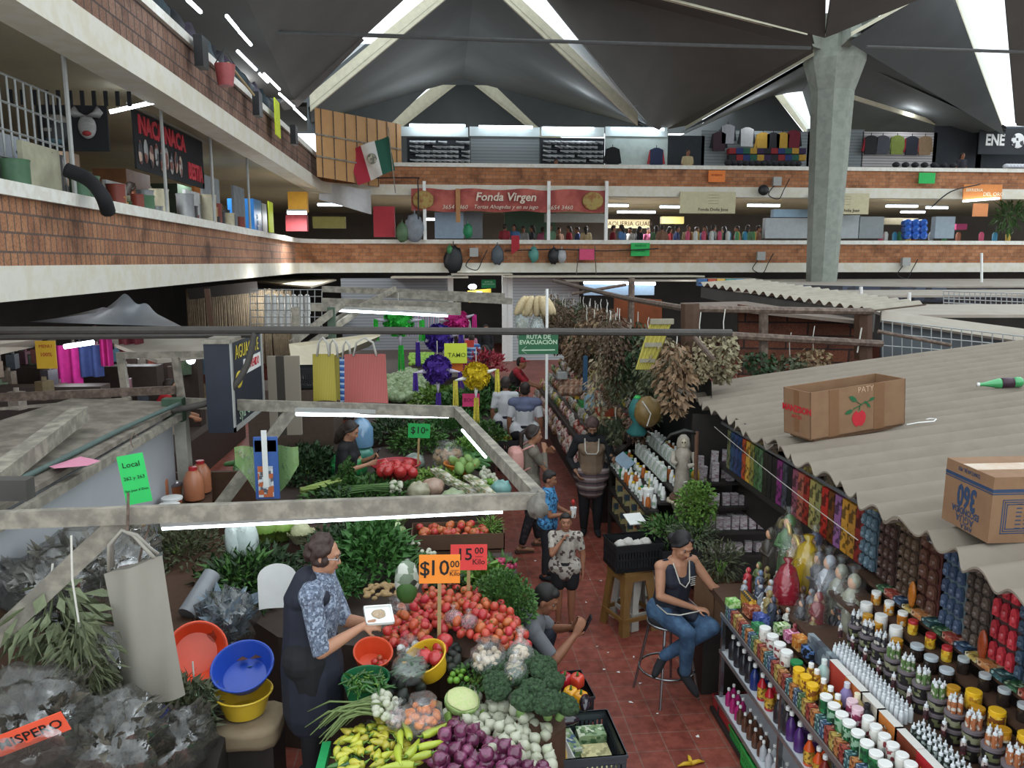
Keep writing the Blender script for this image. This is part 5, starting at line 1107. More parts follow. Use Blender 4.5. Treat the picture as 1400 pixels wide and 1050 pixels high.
# woman on the bar stool
SX,SY = 1.85,6.2
t = thing('bar_stool','chrome bar stool under the seated woman','stool',(SX,SY,0),.35)
B().lathe([(.15,.66),(.17,.67),(.17,.7),(.15,.715),(.001,.715)],20).ob('seat',m_blackc,t,SM); B().tube([(.17*math.cos(a),.17*math.sin(a),.665) for a in [i*.2618 for i in range(25)]],.012,6).ob('seat_ring',m_steel,t,True)
for i in range(4): a = .785 + i*1.5708; B().tube([(.15*math.cos(a),.15*math.sin(a),.66),(.28*math.cos(a),.28*math.sin(a),0)],.012,7).ob('leg',m_steel,t,SM)
B().tube([(.235*math.cos(a),.235*math.sin(a),.25) for a in [i*.2618 for i in range(25)]],.01,6).ob('foot_ring',m_steel,t,True)
def ex2(d):
    b = B(); cap(b,[d['pel'] - Vector((0,0,.0)),d['waist'],d['chest'],d['pel'] + d['u']*.4],[.165,.15,.158,.1])
    for s in (-1,1): cap(b,[d['sh'][s]*.72 + d['nk']*.28 + d['fw']*.035 - d['u']*.12,d['sh'][s]*.75 + d['nk']*.25 + Vector((0,0,.012)),d['sh'][s]*.72 + d['nk']*.28 - d['u']*.12 - d['fw']*.045],[.062,.052,.062])
    for s in (-1,1): b.sph(d['chest'] + d['fw']*.09 + Vector((0,s*.06,0)),(.062,.064,.062),10,8); cap(b,[d['sh'][s]*.62 + d['nk']*.38 + d['fw']*.05 - d['u']*.03,d['chest'] + d['fw']*.075 + Vector((0,s*.085,0))],[.05,.07])
    for s in (-1,1): cap(b,[d['pel'] + d['fw']*.09 + Vector((0,s*.07,.02)),d['pel'] + d['fw']*.24 + Vector((0,s*.09,.055))],[.075,.06])
    d['part']('apron',b,m_navy,.009)
    b = B(); c,fw,u = d['chest'],d['fw'],d['u']
    b.tube([d['sh'][-1]*.5 + d['nk']*.5 + fw*.06 + Vector((0,0,.03)),c + fw*.15 + Vector((0,-.05,.02)),c + fw*.165 + Vector((0,0,-.02)),c + fw*.15 + Vector((0,.05,.02)),d['sh'][1]*.5 + d['nk']*.5 + fw*.06 + Vector((0,0,.03))],.006,5)
    for s in (-1,1): b.tube([d['sh'][s]*.75 + d['nk']*.25 + Vector((0,0,.045)),d['sh'][s]*.8 + d['nk']*.2 + fw*.07 - u*.1,c + Vector((0,s*.155,-.05)) - u*.04],.006,5)
    p = d['pel']; b.tube([p + Vector((.05,-.165,.08)),p + Vector((.2,-.16,.06)),p + Vector((.3,-.1,.08)),p + Vector((.3,.1,.08)),p + Vector((.2,.16,.06)),p + Vector((.05,.165,.08))],.006,5)
    b.ob('piping',m_piping,d['t'],True)
    b = B(); [b.bb(0,.004,-.03 + .006*(i % 3),.02,-.018*i,-.018*i + .006) for i in range(5)]; o = b.ob('embroidery',m_piping,d['t']); o.location = c + fw*.155 + Vector((.01,.075,.06))
    b = B(); b.tube([d['W'][1] + Vector((.026*math.cos(a),.026*math.sin(a),.005)) for a in [i*.5236 for i in range(13)]],.004,5); b.ob('bracelet',mk('dark_bracelet','2c2a30',.5),d['t'])
fy = -.55 - math.pi/2 + .55
person('woman in navy apron and jeans sitting on the bar stool',(SX + .02,SY + .04,0),-1.25,H=1.55,lean=.2,hip=.79,el={-1: (.16,-.21,1.0),1: (.2,.3,1.02)},wr={-1: (.24,.1,.87),1: (.22,.44,.93)},kn={-1: (.42,-.1,.76),1: (.39,.17,.75)},an={-1: (.33,-.05,.35),1: (.2,-.2,.46)},head=(.15,.5,0),skin='a87a60',topm=None,pants=m_denim,shoes=m_blackc,hair='bun',hairm='191517',vox=.0085,curl=(.8,.6),extra=ex2,hf={'f': {-1: (.75,.2,-.55),1: (.5,-.75,-.3)},-1: (.5,.8,-.1),1: (.3,.8,-.3)},pn={-1: (0,0,-1),1: (0,0,-1)},scale_w=1.0)
# boys in the aisle
sprint = printmat('pale_cactus_shirt',['9c948a','a69e94','9c948a','4a3a38','a69e94'],26,.85)
def kidfeet(d):
    for s in (-1,1):
        b = B(); b.box(d['A'][s] + Vector((.04,s*.01,-.068)),(.24,.085,.018)); b.tube([d['A'][s] + Vector((.05,-.045,-.06)),d['A'][s] + Vector((.05,0,-.005)),d['A'][s] + Vector((.05,.045,-.06))],.012,5); b.ob('sandal',m_blackc,d['t'])
person('small boy in pale printed shirt and black shorts with a hand at his mouth',(1.16,7.5,.012),-1.72,H=1.18,el={-1: (.2,-.18,1.12),1: (.0,.24,1.05)},wr={-1: (.16,-.05,1.3),1: (.04,.24,.84)},head=(.05,-.12,0),skin='8f6148',topm=sprint,sleeve=.36,fem=0,pants=m_blackc,pantlen=.32,hair='boy',hairm='221a18',vox=.009,extra=kidfeet,curl=(1.0,.5),scale_w=1.05)
def ex4(d):
    b = B(); c = d['W'][1] + Vector((.07,-.05,.02)); b.lathe([(.034,-.07),(.05,.08),(.001,.082)],14,loc=c); b.ob('cup',m_white,d['t'],SM)
    b = B(); b.tube([c + Vector((0,0,.08)),c + Vector((.0,-.02,.17))],.005,5); b.sph(c + Vector((0,-.03,.17)),(.03,.025,.04),8,6); b.ob('red_spoon',mk('red_treat','b02c2c',.5),d['t'])
person('boy in a blue patterned shirt holding a white cup behind the smaller boy',(1.14,8.75,.012),-.35,H=1.28,el={-1: (.08,-.2,1.02),1: (.1,.22,1.02)},wr={-1: (.27,-.05,1.02),1: (.3,.1,1.0)},head=(.1,.2,0),skin='8f6148',topm=printmat('blue_boy_shirt',['3f7fae','4a8cba','2c5a86','1f3a56','4a8cba'],30,.85),sleeve=.36,fem=0,pants=mk('dark_trousers','26262b',.85),pantlen=.95,shoes=m_blackc,hair='boy',hairm='221a18',vox=.0095,extra=ex4,scale_w=1.02)
# woman with the pink backpack
def ex5(d):
    b = B(); c = d['chest'] - d['fw']*.19 - Vector((0,0,.03)); b.sph(c,(.1,.15,.19),14,10,fn=lambda v: 1/max(abs(v.x),abs(v.y),abs(v.z)) ** .55); o = d['part']('backpack',b,mk('pink_leather','bf8b82',.5,.08,8),.011)
    b = B(); b.sph(c - d['fw']*.085 - Vector((0,0,.07)),(.035,.11,.08),10,8); b.ob('backpack_pocket',mk('pink_leather','bf8b82'),d['t'],True)
    b = B()
    for s in (-1,1): b.tube([c + Vector((.05,s*.1,.15)),d['sh'][s]*.7 + d['nk']*.3 + Vector((0,0,.07)),d['chest'] + d['fw']*.13 + Vector((0,s*.11,0)),c + Vector((.06,s*.12,-.12))],.015,6)
    b.ob('strap',mk('pink_leather','bf8b82'),d['t'],True)
    for s in (-1,1): b = B(); b.box(d['A'][s] + Vector((.04,s*.01,-.066)),(.24,.085,.018)); b.tube([d['A'][s] + Vector((.0,-.04,.0)),d['A'][s] + Vector((.1,0,-.03)),d['A'][s] + Vector((.0,.04,0))],.008,5); b.ob('sandal',mk('brown_sandal','4a352a',.6),d['t'])
person('woman with ponytail and pink backpack eating in the aisle',(1.02,9.75,.012),.15,H=1.6,lean=.06,el={-1: (.17,-.16,1.1),1: (.15,.2,1.1)},wr={-1: (.2,-.02,1.3),1: (.28,.1,1.25)},an={-1: (-.12,-.1,.07),1: (.16,.1,.07)},kn={-1: (0,-.1,.47),1: (.11,.1,.47)},head=(-.25,.1,0),skin='9a6c52',topm=m_olive,sleeve=.95,pants=printmat('black_patterned_leggings',['1c1b1e','222024','3a3236','1c1b1e','26242a'],26,.8),pantlen=.95,hair='pony',hairm='2c211d',vox=.0105,extra=ex5,curl=(.9,.9))
# woman with headscarf and beige apron
plaid = bandmat('plaid_apron',['6e5a58','8f8480','5a4648','3c3236'],9,'Z',.85)
def ex6(d):
    b = B(); cap(b,[d['pel'] + d['u']*.06,d['waist'],d['chest'] - d['u']*.03],[.2,.178,.18]); cap(b,[d['chest'] - d['u']*.02,d['pel'] + d['u']*.38],[.178,.15],14)
    for s in (-1,1): b.sph(d['chest'] + d['fw']*.1 + Vector((0,s*.07,0)),(.075,.08,.075),10,8)
    for s in (-1,1): cap(b,[d['sh'][s]*.75 + d['nk']*.25 - d['u']*.1 + d['fw']*.05,d['sh'][s]*.75 + d['nk']*.25 + Vector((0,0,.02)),d['sh'][s]*.75 + d['nk']*.25 - d['u']*.1 - d['fw']*.04],[.05,.05,.05])
    d['part']('beige_vest',b,mk('beige_vest_cloth','75614f',.85,.12,10))
    b = B(); cap(b,[d['hp'][-1] + d['u']*.03,d['hp'][1] + d['u']*.03],[.165,.165]); cap(b,[d['pel'],d['pel'] - Vector((0,0,.16))],[.2,.21]); d['part']('plaid_apron',b,plaid)
    h = d['h']; b = B(); b.sph(h(-.02,0,.045),(.104,.09,.1),16,12,M=d['HM'].to_4x4()); b.sph(h(-.055,0,-.02),(.075,.085,.09),12,8); cap(b,[h(-.1,0,-.05),h(-.12,0,-.14)],[.045,.03]); d['part']('headscarf',b,mk('brown_scarf','4c3a36',.8,.25,30,c2='5c4844'),.009)
    b = B(); b.sph(h(.065,0,-.06),(.045,.056,.045),12,8); b.ob('face_mask',m_blackc,d['t'],True)
    b = B(); c,fw = d['chest'],d['fw']; b.tube([d['sh'][-1]*.5 + d['nk']*.5 + fw*.07 + Vector((0,0,.02)),c + fw*.17 + Vector((0,-.085,.02)),c + fw*.18 + Vector((0,-.06,-.02)),c + fw*.18 + Vector((0,.06,-.02)),c + fw*.17 + Vector((0,.085,.02)),d['sh'][1]*.5 + d['nk']*.5 + fw*.07 + Vector((0,0,.02))],.009,5); b.ob('neck_binding',m_piping,d['t'],True)
person('woman with headscarf, black mask and beige vest over a plaid apron facing the viewer',(1.93,10.25,0),-1.75,H=1.62,lean=.08,el={-1: (.02,-.3,1.05),1: (.1,.27,1.07)},wr={-1: (.15,-.2,.9),1: (.3,.29,1.12)},head=(.1,.55,0),skin='8f6850',topm=m_blackc,sleeve=.93,pants=m_blackc,shoes=m_blackc,hair=None,vox=.0105,extra=ex6,scale_w=1.12)
b = B(); b.box((0,0,0),(.16,.26,.012)); tag(b.ob('notebook',mk('pale_blue_book','7c90a0',.5,.2,10),loc=(2.26,9.72,1.16),rot=(.5,-.6,.2)),'pale blue booklet held by the woman with the headscarf','booklet')
# men further back
m_whitec = mk('white_cloth','c4c4c6',.8,.08,8)
def ex7(d):
    b = B(); cap(b,[d['chest'] + d['u']*.05,d['pel'] + d['u']*.42],[.166,.145],14); cap(b,[d['sh'][-1],d['sh'][1]],[.086,.086]); d['part']('blue_yoke',b,mk('slate_blue_cloth','5c627c',.8,.1))
    h = d['h']; b = B(); b.sph(h(-.012,0,.045),(.1,.084,.088),14,10); b.box(h(.1,0,.07),(.08,.12,.012)); d['part']('cap',b,mk('grey_cap','5c5654',.8,.15),.01)
person('man in white shirt with slate blue shoulders and a cap walking away up the aisle',(1.27,12.75,0),1.45,H=1.7,topm=m_whitec,sleeve=.42,fem=0,pants=m_blackc,shoes=m_blackc,hair='short',skin='8a5c44',vox=.012,extra=ex7,scale_w=1.12)
person('man in a plain white shirt partly hidden behind the man with the cap',(1.02,13.7,0),1.5,H=1.66,topm=m_whitec,sleeve=.42,fem=0,pants=m_navy,shoes=m_blackc,hair='short',skin='8a5c44',hairm='3c3430',vox=.014)
def capx(c_,bx=.11):
    def f(d):
        h = d['h']; b = B(); b.sph(h(-.012,0,.05),(.1,.084,.085),14,10); b.box(h(bx,0,.06),(.1,.12,.014)); d['part']('cap',b,mk('cap_' + c_,c_,.7,.1),.01)
    return f
def ex8(d):
    capx('a02c38')(d); b = B(); cap(b,[d['pel'] + d['u']*.05,d['waist'],d['chest']],[.155,.14,.15]); b.tube([d['chest'],d['pel'] + d['u']*.45],[.145,.12],14); d['part']('quilted_vest',b,mk('dark_vest','33282a',.8,.3,40))
person('man in red cap and dark vest over red shirt leaning over a stall',(1.38,16.9,0),-.25,H=1.66,lean=.3,el={-1: (.35,-.2,1.08),1: (.32,.2,1.06)},wr={-1: (.55,-.1,1.0),1: (.55,.1,1.0)},head=(0,.1,0),topm=mk('red_cloth','a02630',.8),sleeve=.5,fem=0,pants=m_navy,shoes=m_blackc,hair='short',vox=.014,extra=ex8)
# seated man with the phone
def ex9(d):
    p = (d['W'][-1] + d['W'][1])/2 + Vector((.1,0,.06)); b = B(); b.box((0,0,0),(.012,.075,.155)); o = b.ob('phone',mk('phone_screen','1c2026',.15,.05,spec=.8),d['t'],rot=(0,.45,0)); o.location = p
person('seated man in a grey t-shirt looking at his phone beside the crates',(.47,6.05,0),-.1,H=1.66,lean=.42,hip=.36,el={-1: (.36,-.24,.56),1: (.36,.24,.58)},wr={-1: (.52,-.07,.68),1: (.52,.07,.68)},kn={-1: (.32,-.2,.55),1: (.32,.2,.55)},an={-1: (.2,-.16,.07),1: (.2,.16,.07)},head=(-.1,.5,0),skin='8a5c44',topm=mk('grey_tshirt','6e7074',.85,.08,8),sleeve=.42,fem=0,pants=m_navy,shoes=m_blackc,hair='short',hairm='1c1816',vox=.009,extra=ex9,hf={-1: (.5,.25,.8),1: (.5,-.25,.8)},curl=(.5,.5),scale_w=1.08)
tag(B().lathe([(.17,0),(.15,.27),(.001,.28)],16).ob('low_stool',m_blackwood,smooth=SM,loc=(.47,6.05,0)),'low dark stool under the man with the phone','stool')
# keeper of the middle stall, and people seen far up the aisle and at the left
def ex10(d): b = B(); b.box((0,0,0),(.012,.075,.15)); o = b.ob('phone',mk('phone_screen','1c2026'),d['t'],rot=(0,.5,0)); o.location = d['W'][1] + Vector((.07,-.03,.05))
person('woman in a black top looking at her phone behind the middle vegetable stall',(-1.3,9.7,.12),-.2,H=1.6,lean=.1,el={-1: (.08,-.24,1.05),1: (.14,.2,1.05)},wr={-1: (.32,-.05,1.1),1: (.34,.08,1.16)},head=(0,.45,0),skin='a87a60',topm=m_blackc,sleeve=.35,pants=m_blackc,hair='long',vox=.013,extra=ex10)
def ex12(d): b = B(); b.sph(d['h'](.07,0,-.05),(.042,.052,.05),10,8); b.ob('face_mask',m_white,d['t'],True)
person('woman in maroon with a white mask at the flower stall far up the aisle',(.95,19.6,0),2.9,H=1.6,topm=mk('maroon_cloth','5a2c34',.8),sleeve=.9,pants=m_denim,hair='long',vox=.018,extra=ex12,el={-1: (.2,-.2,1.05),1: (.2,.2,1.05)},wr={-1: (.42,-.1,1.05),1: (.42,.1,1.05)})
person('man in a blue and white striped shirt far up the aisle',(.68,21.8,0),1.5,H=1.68,topm=bandmat('blue_white_stripes',['2f5a94','9ab0c8','24487c'],9,'Z',.8),sleeve=.5,fem=0,pants=m_navy,hair='short',vox=.02)
person('person in black at the far end of the aisle under the yellow sign',(1.25,25.5,0),-1.4,H=1.65,topm=m_blackc,sleeve=.9,fem=0,pants=m_blackc,hair='short',vox=.022)
person('person in a pink top at the far end of the aisle',(.75,25,0),1.8,H=1.5,topm=mk('pink_cloth','b0708a',.8),sleeve=.4,pants=m_blackc,hair='bun',vox=.022)
person('man in a pale shirt at the far end of the aisle near the shutters',(.6,28,.2),1.3,H=1.7,topm=mk('pale_grey_cloth','9a9c98',.8),sleeve=.5,fem=0,pants=m_blackc,hair='short',vox=.022)
person('person in red bending inside the stall behind the partition at the left',(-4.5,12.4,.3),.4,H=1.6,lean=.3,topm=mk('bright_red_cloth','b0222c',.8),sleeve=.45,fem=0,pants=m_blackc,hair='short',vox=.016,el={-1: (.3,-.2,1.1),1: (.3,.2,1.1)},wr={-1: (.5,-.2,1.0),1: (.5,.2,1.0)})
# ================================================================ LEFT: VEGETABLE STALLS
m_dusty = mk('dusty_grey_beam','7d776c',.8,.25,9,c2='8f887b',bump=.2); m_fluo = glow('fluorescent_tube','e6f4ff',6.0); m_lampbody = mk('lamp_body','9c9c98',.5,.1)
def fbeam(label,a,c,w_=.05,h_=.1,m_=None,name='frame_beam',cat='beam'): return tag(B().beam(a,c,w_,h_,0).ob(name,m_ or m_dusty),label,cat)
def tubelamp(label,a,c,r=.016,body=True):
    a,c = Vector(a),Vector(c); t = thing('tube_lamp',label,'lamp',a); d = c - a
    B().tube([(0,0,0),d],r,8).ob('tube',m_fluo,t)
    if body: B().beam((0,0,r + .022),d + Vector((0,0,r + .022)),.07,.04).ob('lamp_body',m_lampbody,t)
    return t
F1a,F1b = at(-40,712,z=2.25),at(738,684,z=2.25); F2a,F2b = at(250,551,z=2.25),at(625,563,z=2.25)
fbeam('dusty grey frame beam nearest to the viewer above the front vegetable stall',F1a,F1b,.05,.1); fbeam('second dusty frame beam above the middle vegetable stall',F2a,F2b,.05,.11)
fbeam('dusty side beam running back along the aisle from the nearest frame beam',F1b,F2b,.07,.1)
fbeam('flat diagonal brace at the left under the nearest frame beam',at(-25,890,Y=4.35),at(170,706,Y=4.58),.03,.11); fbeam('flat diagonal brace under the second frame beam',at(288,708,Y=7.6),at(402,556,Y=8.1),.03,.12)
tubelamp('long lit tube lamp under the nearest frame beam',at(222,722,Y=4.72),at(687,699,Y=4.72),.014); tubelamp('lit tube lamp under the second frame beam',at(405,566,Y=7.9),at(613,569,Y=7.7),.02); tubelamp('thin tube lamp slung beside the aisle side beam',at(632,588,Y=7.2),at(664,625,Y=6.4),.012,False)
b = B(); b.sph((0,0,0),(.06,.11,.08),12,8,fn=lump(1,9,amp=.3)); tag(b.ob('wrapped_joint',mk('grey_wrapping','6f6a62',.6,.3,20),smooth=True,loc=F1b + Vector((-.02,0,-.02))),'grey plastic wrapping at the corner of the frame above the aisle','wrapping')
fbeam('white frame post left of the middle stall',at(246,552,Y=8.3),(F2a.x,8.3,.0),.12,.12,mk('stained_white_post','a39f95',.8,.2,6))
b = B(); b.box(at(238,560,Y=8.2),(.2,.12,.24)); tag(b.ob('green_bracket',mk('green_bracket_paint','39503c',.6,.25)),'green painted bracket on top of the white frame post','bracket')
for i,(x,y,Y,l_) in enumerate(((440,395,16,250),(520,402,15,180),(440,412,14,190),(425,420,13,205))): fbeam(['farthest dusty beam of the rear stall frames','short dusty beam of the rear stall frames','third dusty beam of the rear stall frames','dusty beam with a lamp in the rear stall frames'][i],at(x,y,Y=Y),at(x + l_,y + (6 if i > 1 else 10),Y=Y + .3),.06,.12)
tubelamp('lit tube lamp under the rear stall frame',at(452,424,Y=13),at(612,432,Y=13),.02)
for i,(a,c) in enumerate((((398,470,12),(470,415,13)),((425,470,12.5),(500,418,13.4)),((455,440,13),(540,395,15)))): fbeam(['left','middle','right'][i] + ' dusty diagonal brace of the rear stall frames',at(a[0],a[1],Y=a[2]),at(c[0],c[1],Y=c[2]),.05,.1)
fbeam('grey-white upright of the rear stall frame at the crates',at(404,420,Y=12),(at(404,500,Y=12).x,12,0),.12,.1); fbeam('green-grey upright post of the rear stall frame',at(453,420,Y=12.8),(at(453,480,Y=12.8).x,12.8,0),.12,.12,mk('green_grey_post','4a5a4a',.7,.2))
# white partition with its dusty roof ledge
b = B(); b.slab([(-2.85,3.9,1.0),(-2.85,8.25,1.0),(-2.85,8.25,2.12),(-2.85,3.9,2.12)],(-.04,0,0)); tag(b.ob('white_partition',mk('white_partition_sheet','a9abaf',.5,.08,1.5)),'white sheet partition at the left behind the plastic bags','partition')
b = B(); b.slab([(-2.8,3.7,2.14),(-2.75,8.4,2.2),(-3.9,8.4,2.26),(-4.6,3.7,2.16)],(0,0,.04)); tag(b.ob('dusty_ledge',mk('dusty_board','6f675d',.9,.3,5,c2='7d756a')),'dusty board roof on top of the white partition','roof board')
b = B(); b.beam((-2.78,3.7,2.08),(-2.73,8.4,2.14),.05,.07); tag(b.ob('partition_rail',m_dusty),'dusty rail along the top of the white partition','rail')
cable('green_hose','grey-green hose lying along the edge of the dusty board roof',[at(0,668,z=2.24),at(90,625,z=2.24),at(170,585,z=2.26),at(245,552,z=2.3)],.022,mk('grey_green_hose','4f5f5a',.6),'hose',n=8)
fbeam('dusty timber lying on the board roof at the far left',at(-30,672,z=2.3),at(110,565,z=2.4),.13,.12); fbeam('dark beam end at the left edge under the board roof',at(-30,668,Y=4.9),at(42,668,Y=4.9),.1,.13,m_slabd)
b = B(); b.poly([at(67,638,z=2.24),at(110,625,z=2.24),at(138,632,z=2.24),at(120,640,z=2.24),at(75,645,z=2.24)]); b.v = [(x,y,z + .006*i) for i,(x,y,z) in enumerate(b.v)]; tag(b.ob('pink_paper',mk('pink_paper','c9829a',.7,.05)),'pink sheet of paper lying on the dusty board roof','paper')
cable('bent_conduit','thick grey conduit bending over the cooler behind the partition',[at(232,562,Y=8),at(300,545,Y=8),at(335,505,Y=8),at(348,455,Y=8)],.032,m_pipe,'conduit',n=8)
# signs
def sign(label,p,w_,h_,c_,lines,ink='141414',rot=(0,0,0),stick=None,name='price_sign',par=None,cs=None):
    t = thing(name,label,'sign',p,rot=rot); B().bb(-w_/2,w_/2,0,.004,-h_/2,h_/2).ob('card',mk('card_' + c_,c_,.7,.06,8),t)
    m_ = mk('ink_' + ink,ink,.7)
    for s_,sz,x,z in lines: text(s_,sz,m_,t,(x*w_,-.003,z*h_),(math.pi/2,0,0),.0008,bold=sz*.008 if sz > .06 else 0)
    if stick: B().bb(-.013,.013,.004,.016,-h_/2 - stick,h_*.1).ob('stick',mk('pale_stick','9a8058',.8,.2),t)
    return t
s = at(601,778,Y=5.15); sign('orange price card reading $10.00 Kilo on a wooden stick in the tomatoes',s,.28,.2,'e8852a',[('$',.14,-.36,.0),('10',.15,-.02,.02),('00',.065,.37,.16),('__',.055,.37,.06),('Kilo',.045,.37,-.17)],stick=.42,rot=(-.08,.02,0))
s = at(641,762,Y=5.75); sign('red price card reading 15.00 Kilo behind the orange price card',s,.28,.2,'d9423f',[('15',.13,-.12,.1),('00',.07,.28,.25),('__',.055,.28,.14),('Kilo',.06,.27,-.18)],stick=.3,rot=(-.08,.02,0))
sign('green price card reading 10 above the bowl of tomatoes',at(573,589,Y=9.6),.27,.18,'1f9a4a',[('$10',.12,-.05,.02),('*',.08,.36,0)],stick=.4,rot=(-.05,.05,0))
sign('bright green card reading Local 262 y 263 hung on a hook by the partition',at(184,655,Y=5.6),.17,.36,'37c765',[('Local',.055,-.02,.3),('262 y 263',.035,0,.03),('San Juan d Dios',.024,0,-.22)],rot=(0,-.12,.25),name='stall_sign')
tag(B().tube([at(182,612,Y=5.6),at(178,602,Y=5.6),at(184,592,Y=5.6),at(188,598,Y=5.6)],.005,5).ob('wire_hook',m_rust),'wire hook holding the bright green card','hook')
sign('orange card reading Mispero on the clear bag at the bottom left',at(42,1004,Y=3.72),.33,.12,'e0583a',[('MISPERO',.075,0,0)],rot=(.2,-.28,.2),name='herb_sign')
# ---- vegetables of the front stall
def inpoly(x,y,P):
    c = False
    for i in range(len(P)):
        x0,y0 = P[i][:2]; x1,y1 = P[i - 1][:2]
        if (y0 > y) != (y1 > y) and x < (x1 - x0)*(y - y0)/(y1 - y0) + x0: c = not c
    return c
def heap(px,z,sp,hump=.1,jit=.25,layers=1):
    """places filling a mounded area; px = its outline as seen, z = its mean height"""
    P = [at(x,y,z=z) for x,y in px]; cx_ = sum(p.x for p in P)/len(P); cy_ = sum(p.y for p in P)/len(P); rad = max(math.hypot(p.x - cx_,p.y - cy_) for p in P); out = []
    y = min(p.y for p in P); k = 0
    while y < max(p.y for p in P):
        x = min(p.x for p in P) + (sp/2 if k % 2 else 0)
        while x < max(p.x for p in P):
            xx,yy = x + J(sp*jit),y + J(sp*jit)
            if inpoly(xx,yy,P): out.append((xx,yy,z + hump*(.6 - (math.hypot(xx - cx_,yy - cy_)/rad) ** 2) + J(sp*.12)))
            x += sp
        y += sp*.87; k += 1
    return out,P
def mound(label,P,z0,top,hump,m_,name='display_board'):
    """the board or cloth under a heap"""
    cx_ = sum(p.x for p in P)/len(P); cy_ = sum(p.y for p in P)/len(P); b = B(); n = len(P); vs = [(p.x,p.y,z0) for p in P] + [(p.x,p.y,top - hump*.4) for p in P] + [(cx_ + (p.x - cx_)*.5,cy_ + (p.y - cy_)*.5,top + hump*.35) for p in P] + [(cx_,cy_,top + hump*.6)]
    fs = [(i,(i + 1) % n,n + (i + 1) % n,n + i) for i in range(n)] + [(n + i,n + (i + 1) % n,2*n + (i + 1) % n,2*n + i) for i in range(n)] + [(2*n + i,2*n + (i + 1) % n,3*n) for i in range(n)]
    b.add(vs,fs); return tag(b.ob(name,m_),label,'display board')
def strew(o,places,label,group,tilt=1.0,sc=(.88,1.1)):
    for i,p in enumerate(places):
        q_ = o if i == 0 else dup(o); q_.location = p; q_.rotation_euler = (J(tilt),J(tilt),R.uniform(0,6.28)); q_.scale = (R.uniform(*sc),)*3; q_['label'] = label; q_['group'] = group
m_tom = mk('tomato_skin','b9553a',.28,.15,12,rnd=.12,hue=.02,spec=.5,c2='ab402c',sub=.05); m_calyx = mk('calyx_green','4a6a2c',.7); m_wonion = mk('white_onion_skin','b0b09c',.35,.1,10,rnd=.06,c2='a0aa84',mixlo=.55,mixhi=.75); m_ponion = mk('purple_onion_skin','5c2440',.22,.25,14,rnd=.25,spec=.7,c2='7a3a5c'); m_avo = mk('avocado_skin','2c302a',.5,.3,60,rnd=.2,bump=.4); m_chili = mk('green_chili_skin','2f5a22',.25,.25,20,rnd=.25,spec=.6); m_ypep = mk('yellow_chili_skin','b5b03c',.28,.15,10,rnd=.12,hue=.025,spec=.6); m_broc = mk('broccoli_head','334a30',.9,.4,70,rnd=.1,bump=1.0,c2='40593a'); m_broc_st = mk('broccoli_stem','7a9a5a',.7)
def tomato(r=.032,l_=.041,m_=None,name='tomato'):
    b = B(); b.sph((0,0,0),(r,r,l_),14,10,fn=lambda d: 1 - .06*max(0,d.z) ** 6); c = B(); c.lathe([(.001,l_*.95),(.009,l_*.97),(.003,l_*1.03)],6,fn=lambda a,z: 1 + .5*math.cos(a*3)); return item(name,'','tomato',[('fruit',b,m_ or m_tom,True),('stem_scar',c,m_calyx,False)])
def onion(m_,r,name='onion',c_='onion'):
    b = B(); b.lathe([(.001,-r*.92),(r*.3,-r*.88),(r*.8,-r*.5),(r,0),(r*.82,r*.5),(r*.4,r*.86),(r*.13,r*1.12),(r*.1,r*1.3)],16); c = B(); c.lathe([(r*.12,-r*.9),(r*.16,-r*.99),(.001,-r)],8); return item(name,'',c_,[('bulb',b,m_,True),('root_base',c,m_pale,False)])
pl,P = heap([(520,884),(540,838),(566,812),(612,800),(662,822),(712,852),(724,882),(690,886),(640,880),(600,872),(560,886)],1.06,.07,.12)
mound('board mounded under the tomatoes',P,.6,1.0,.12,m_wood)
strew(tomato(),pl,'red plum tomato in the heap under the orange price card','tomatoes of the front heap'); pl2 = [(x,y,z + .05) for x,y,z in pl if R.random() < .4]; strew(tomato(),pl2,'red plum tomato in the heap under the orange price card','tomatoes of the front heap')
pl,P = heap([(600,985),(632,955),(700,968),(752,1000),(766,1060),(640,1062),(660,1015)],.86,.083,.08)
mound('board under the white onions',P,.5,.8,.06,m_wood); strew(onion(m_wonion,.042),pl,'white onion in the heap at the front of the stall','white onions'); strew(onion(m_wonion,.042),[(x,y,z + .055) for x,y,z in pl if R.random() < .35],'white onion in the heap at the front of the stall','white onions')
pl,P = heap([(572,1010),(612,975),(636,990),(668,1020),(748,1048),(745,1085),(590,1085)],.9,.084,.06); mound('board under the purple onions',P,.5,.83,.05,m_wood)
strew(onion(m_ponion,.043,'purple_onion'),pl,'purple onion in the heap at the bottom of the picture','purple onions'); strew(onion(m_ponion,.043,'purple_onion'),[(x,y,z + .06) for x,y,z in pl if R.random() < .3],'purple onion in the heap at the bottom of the picture','purple onions')
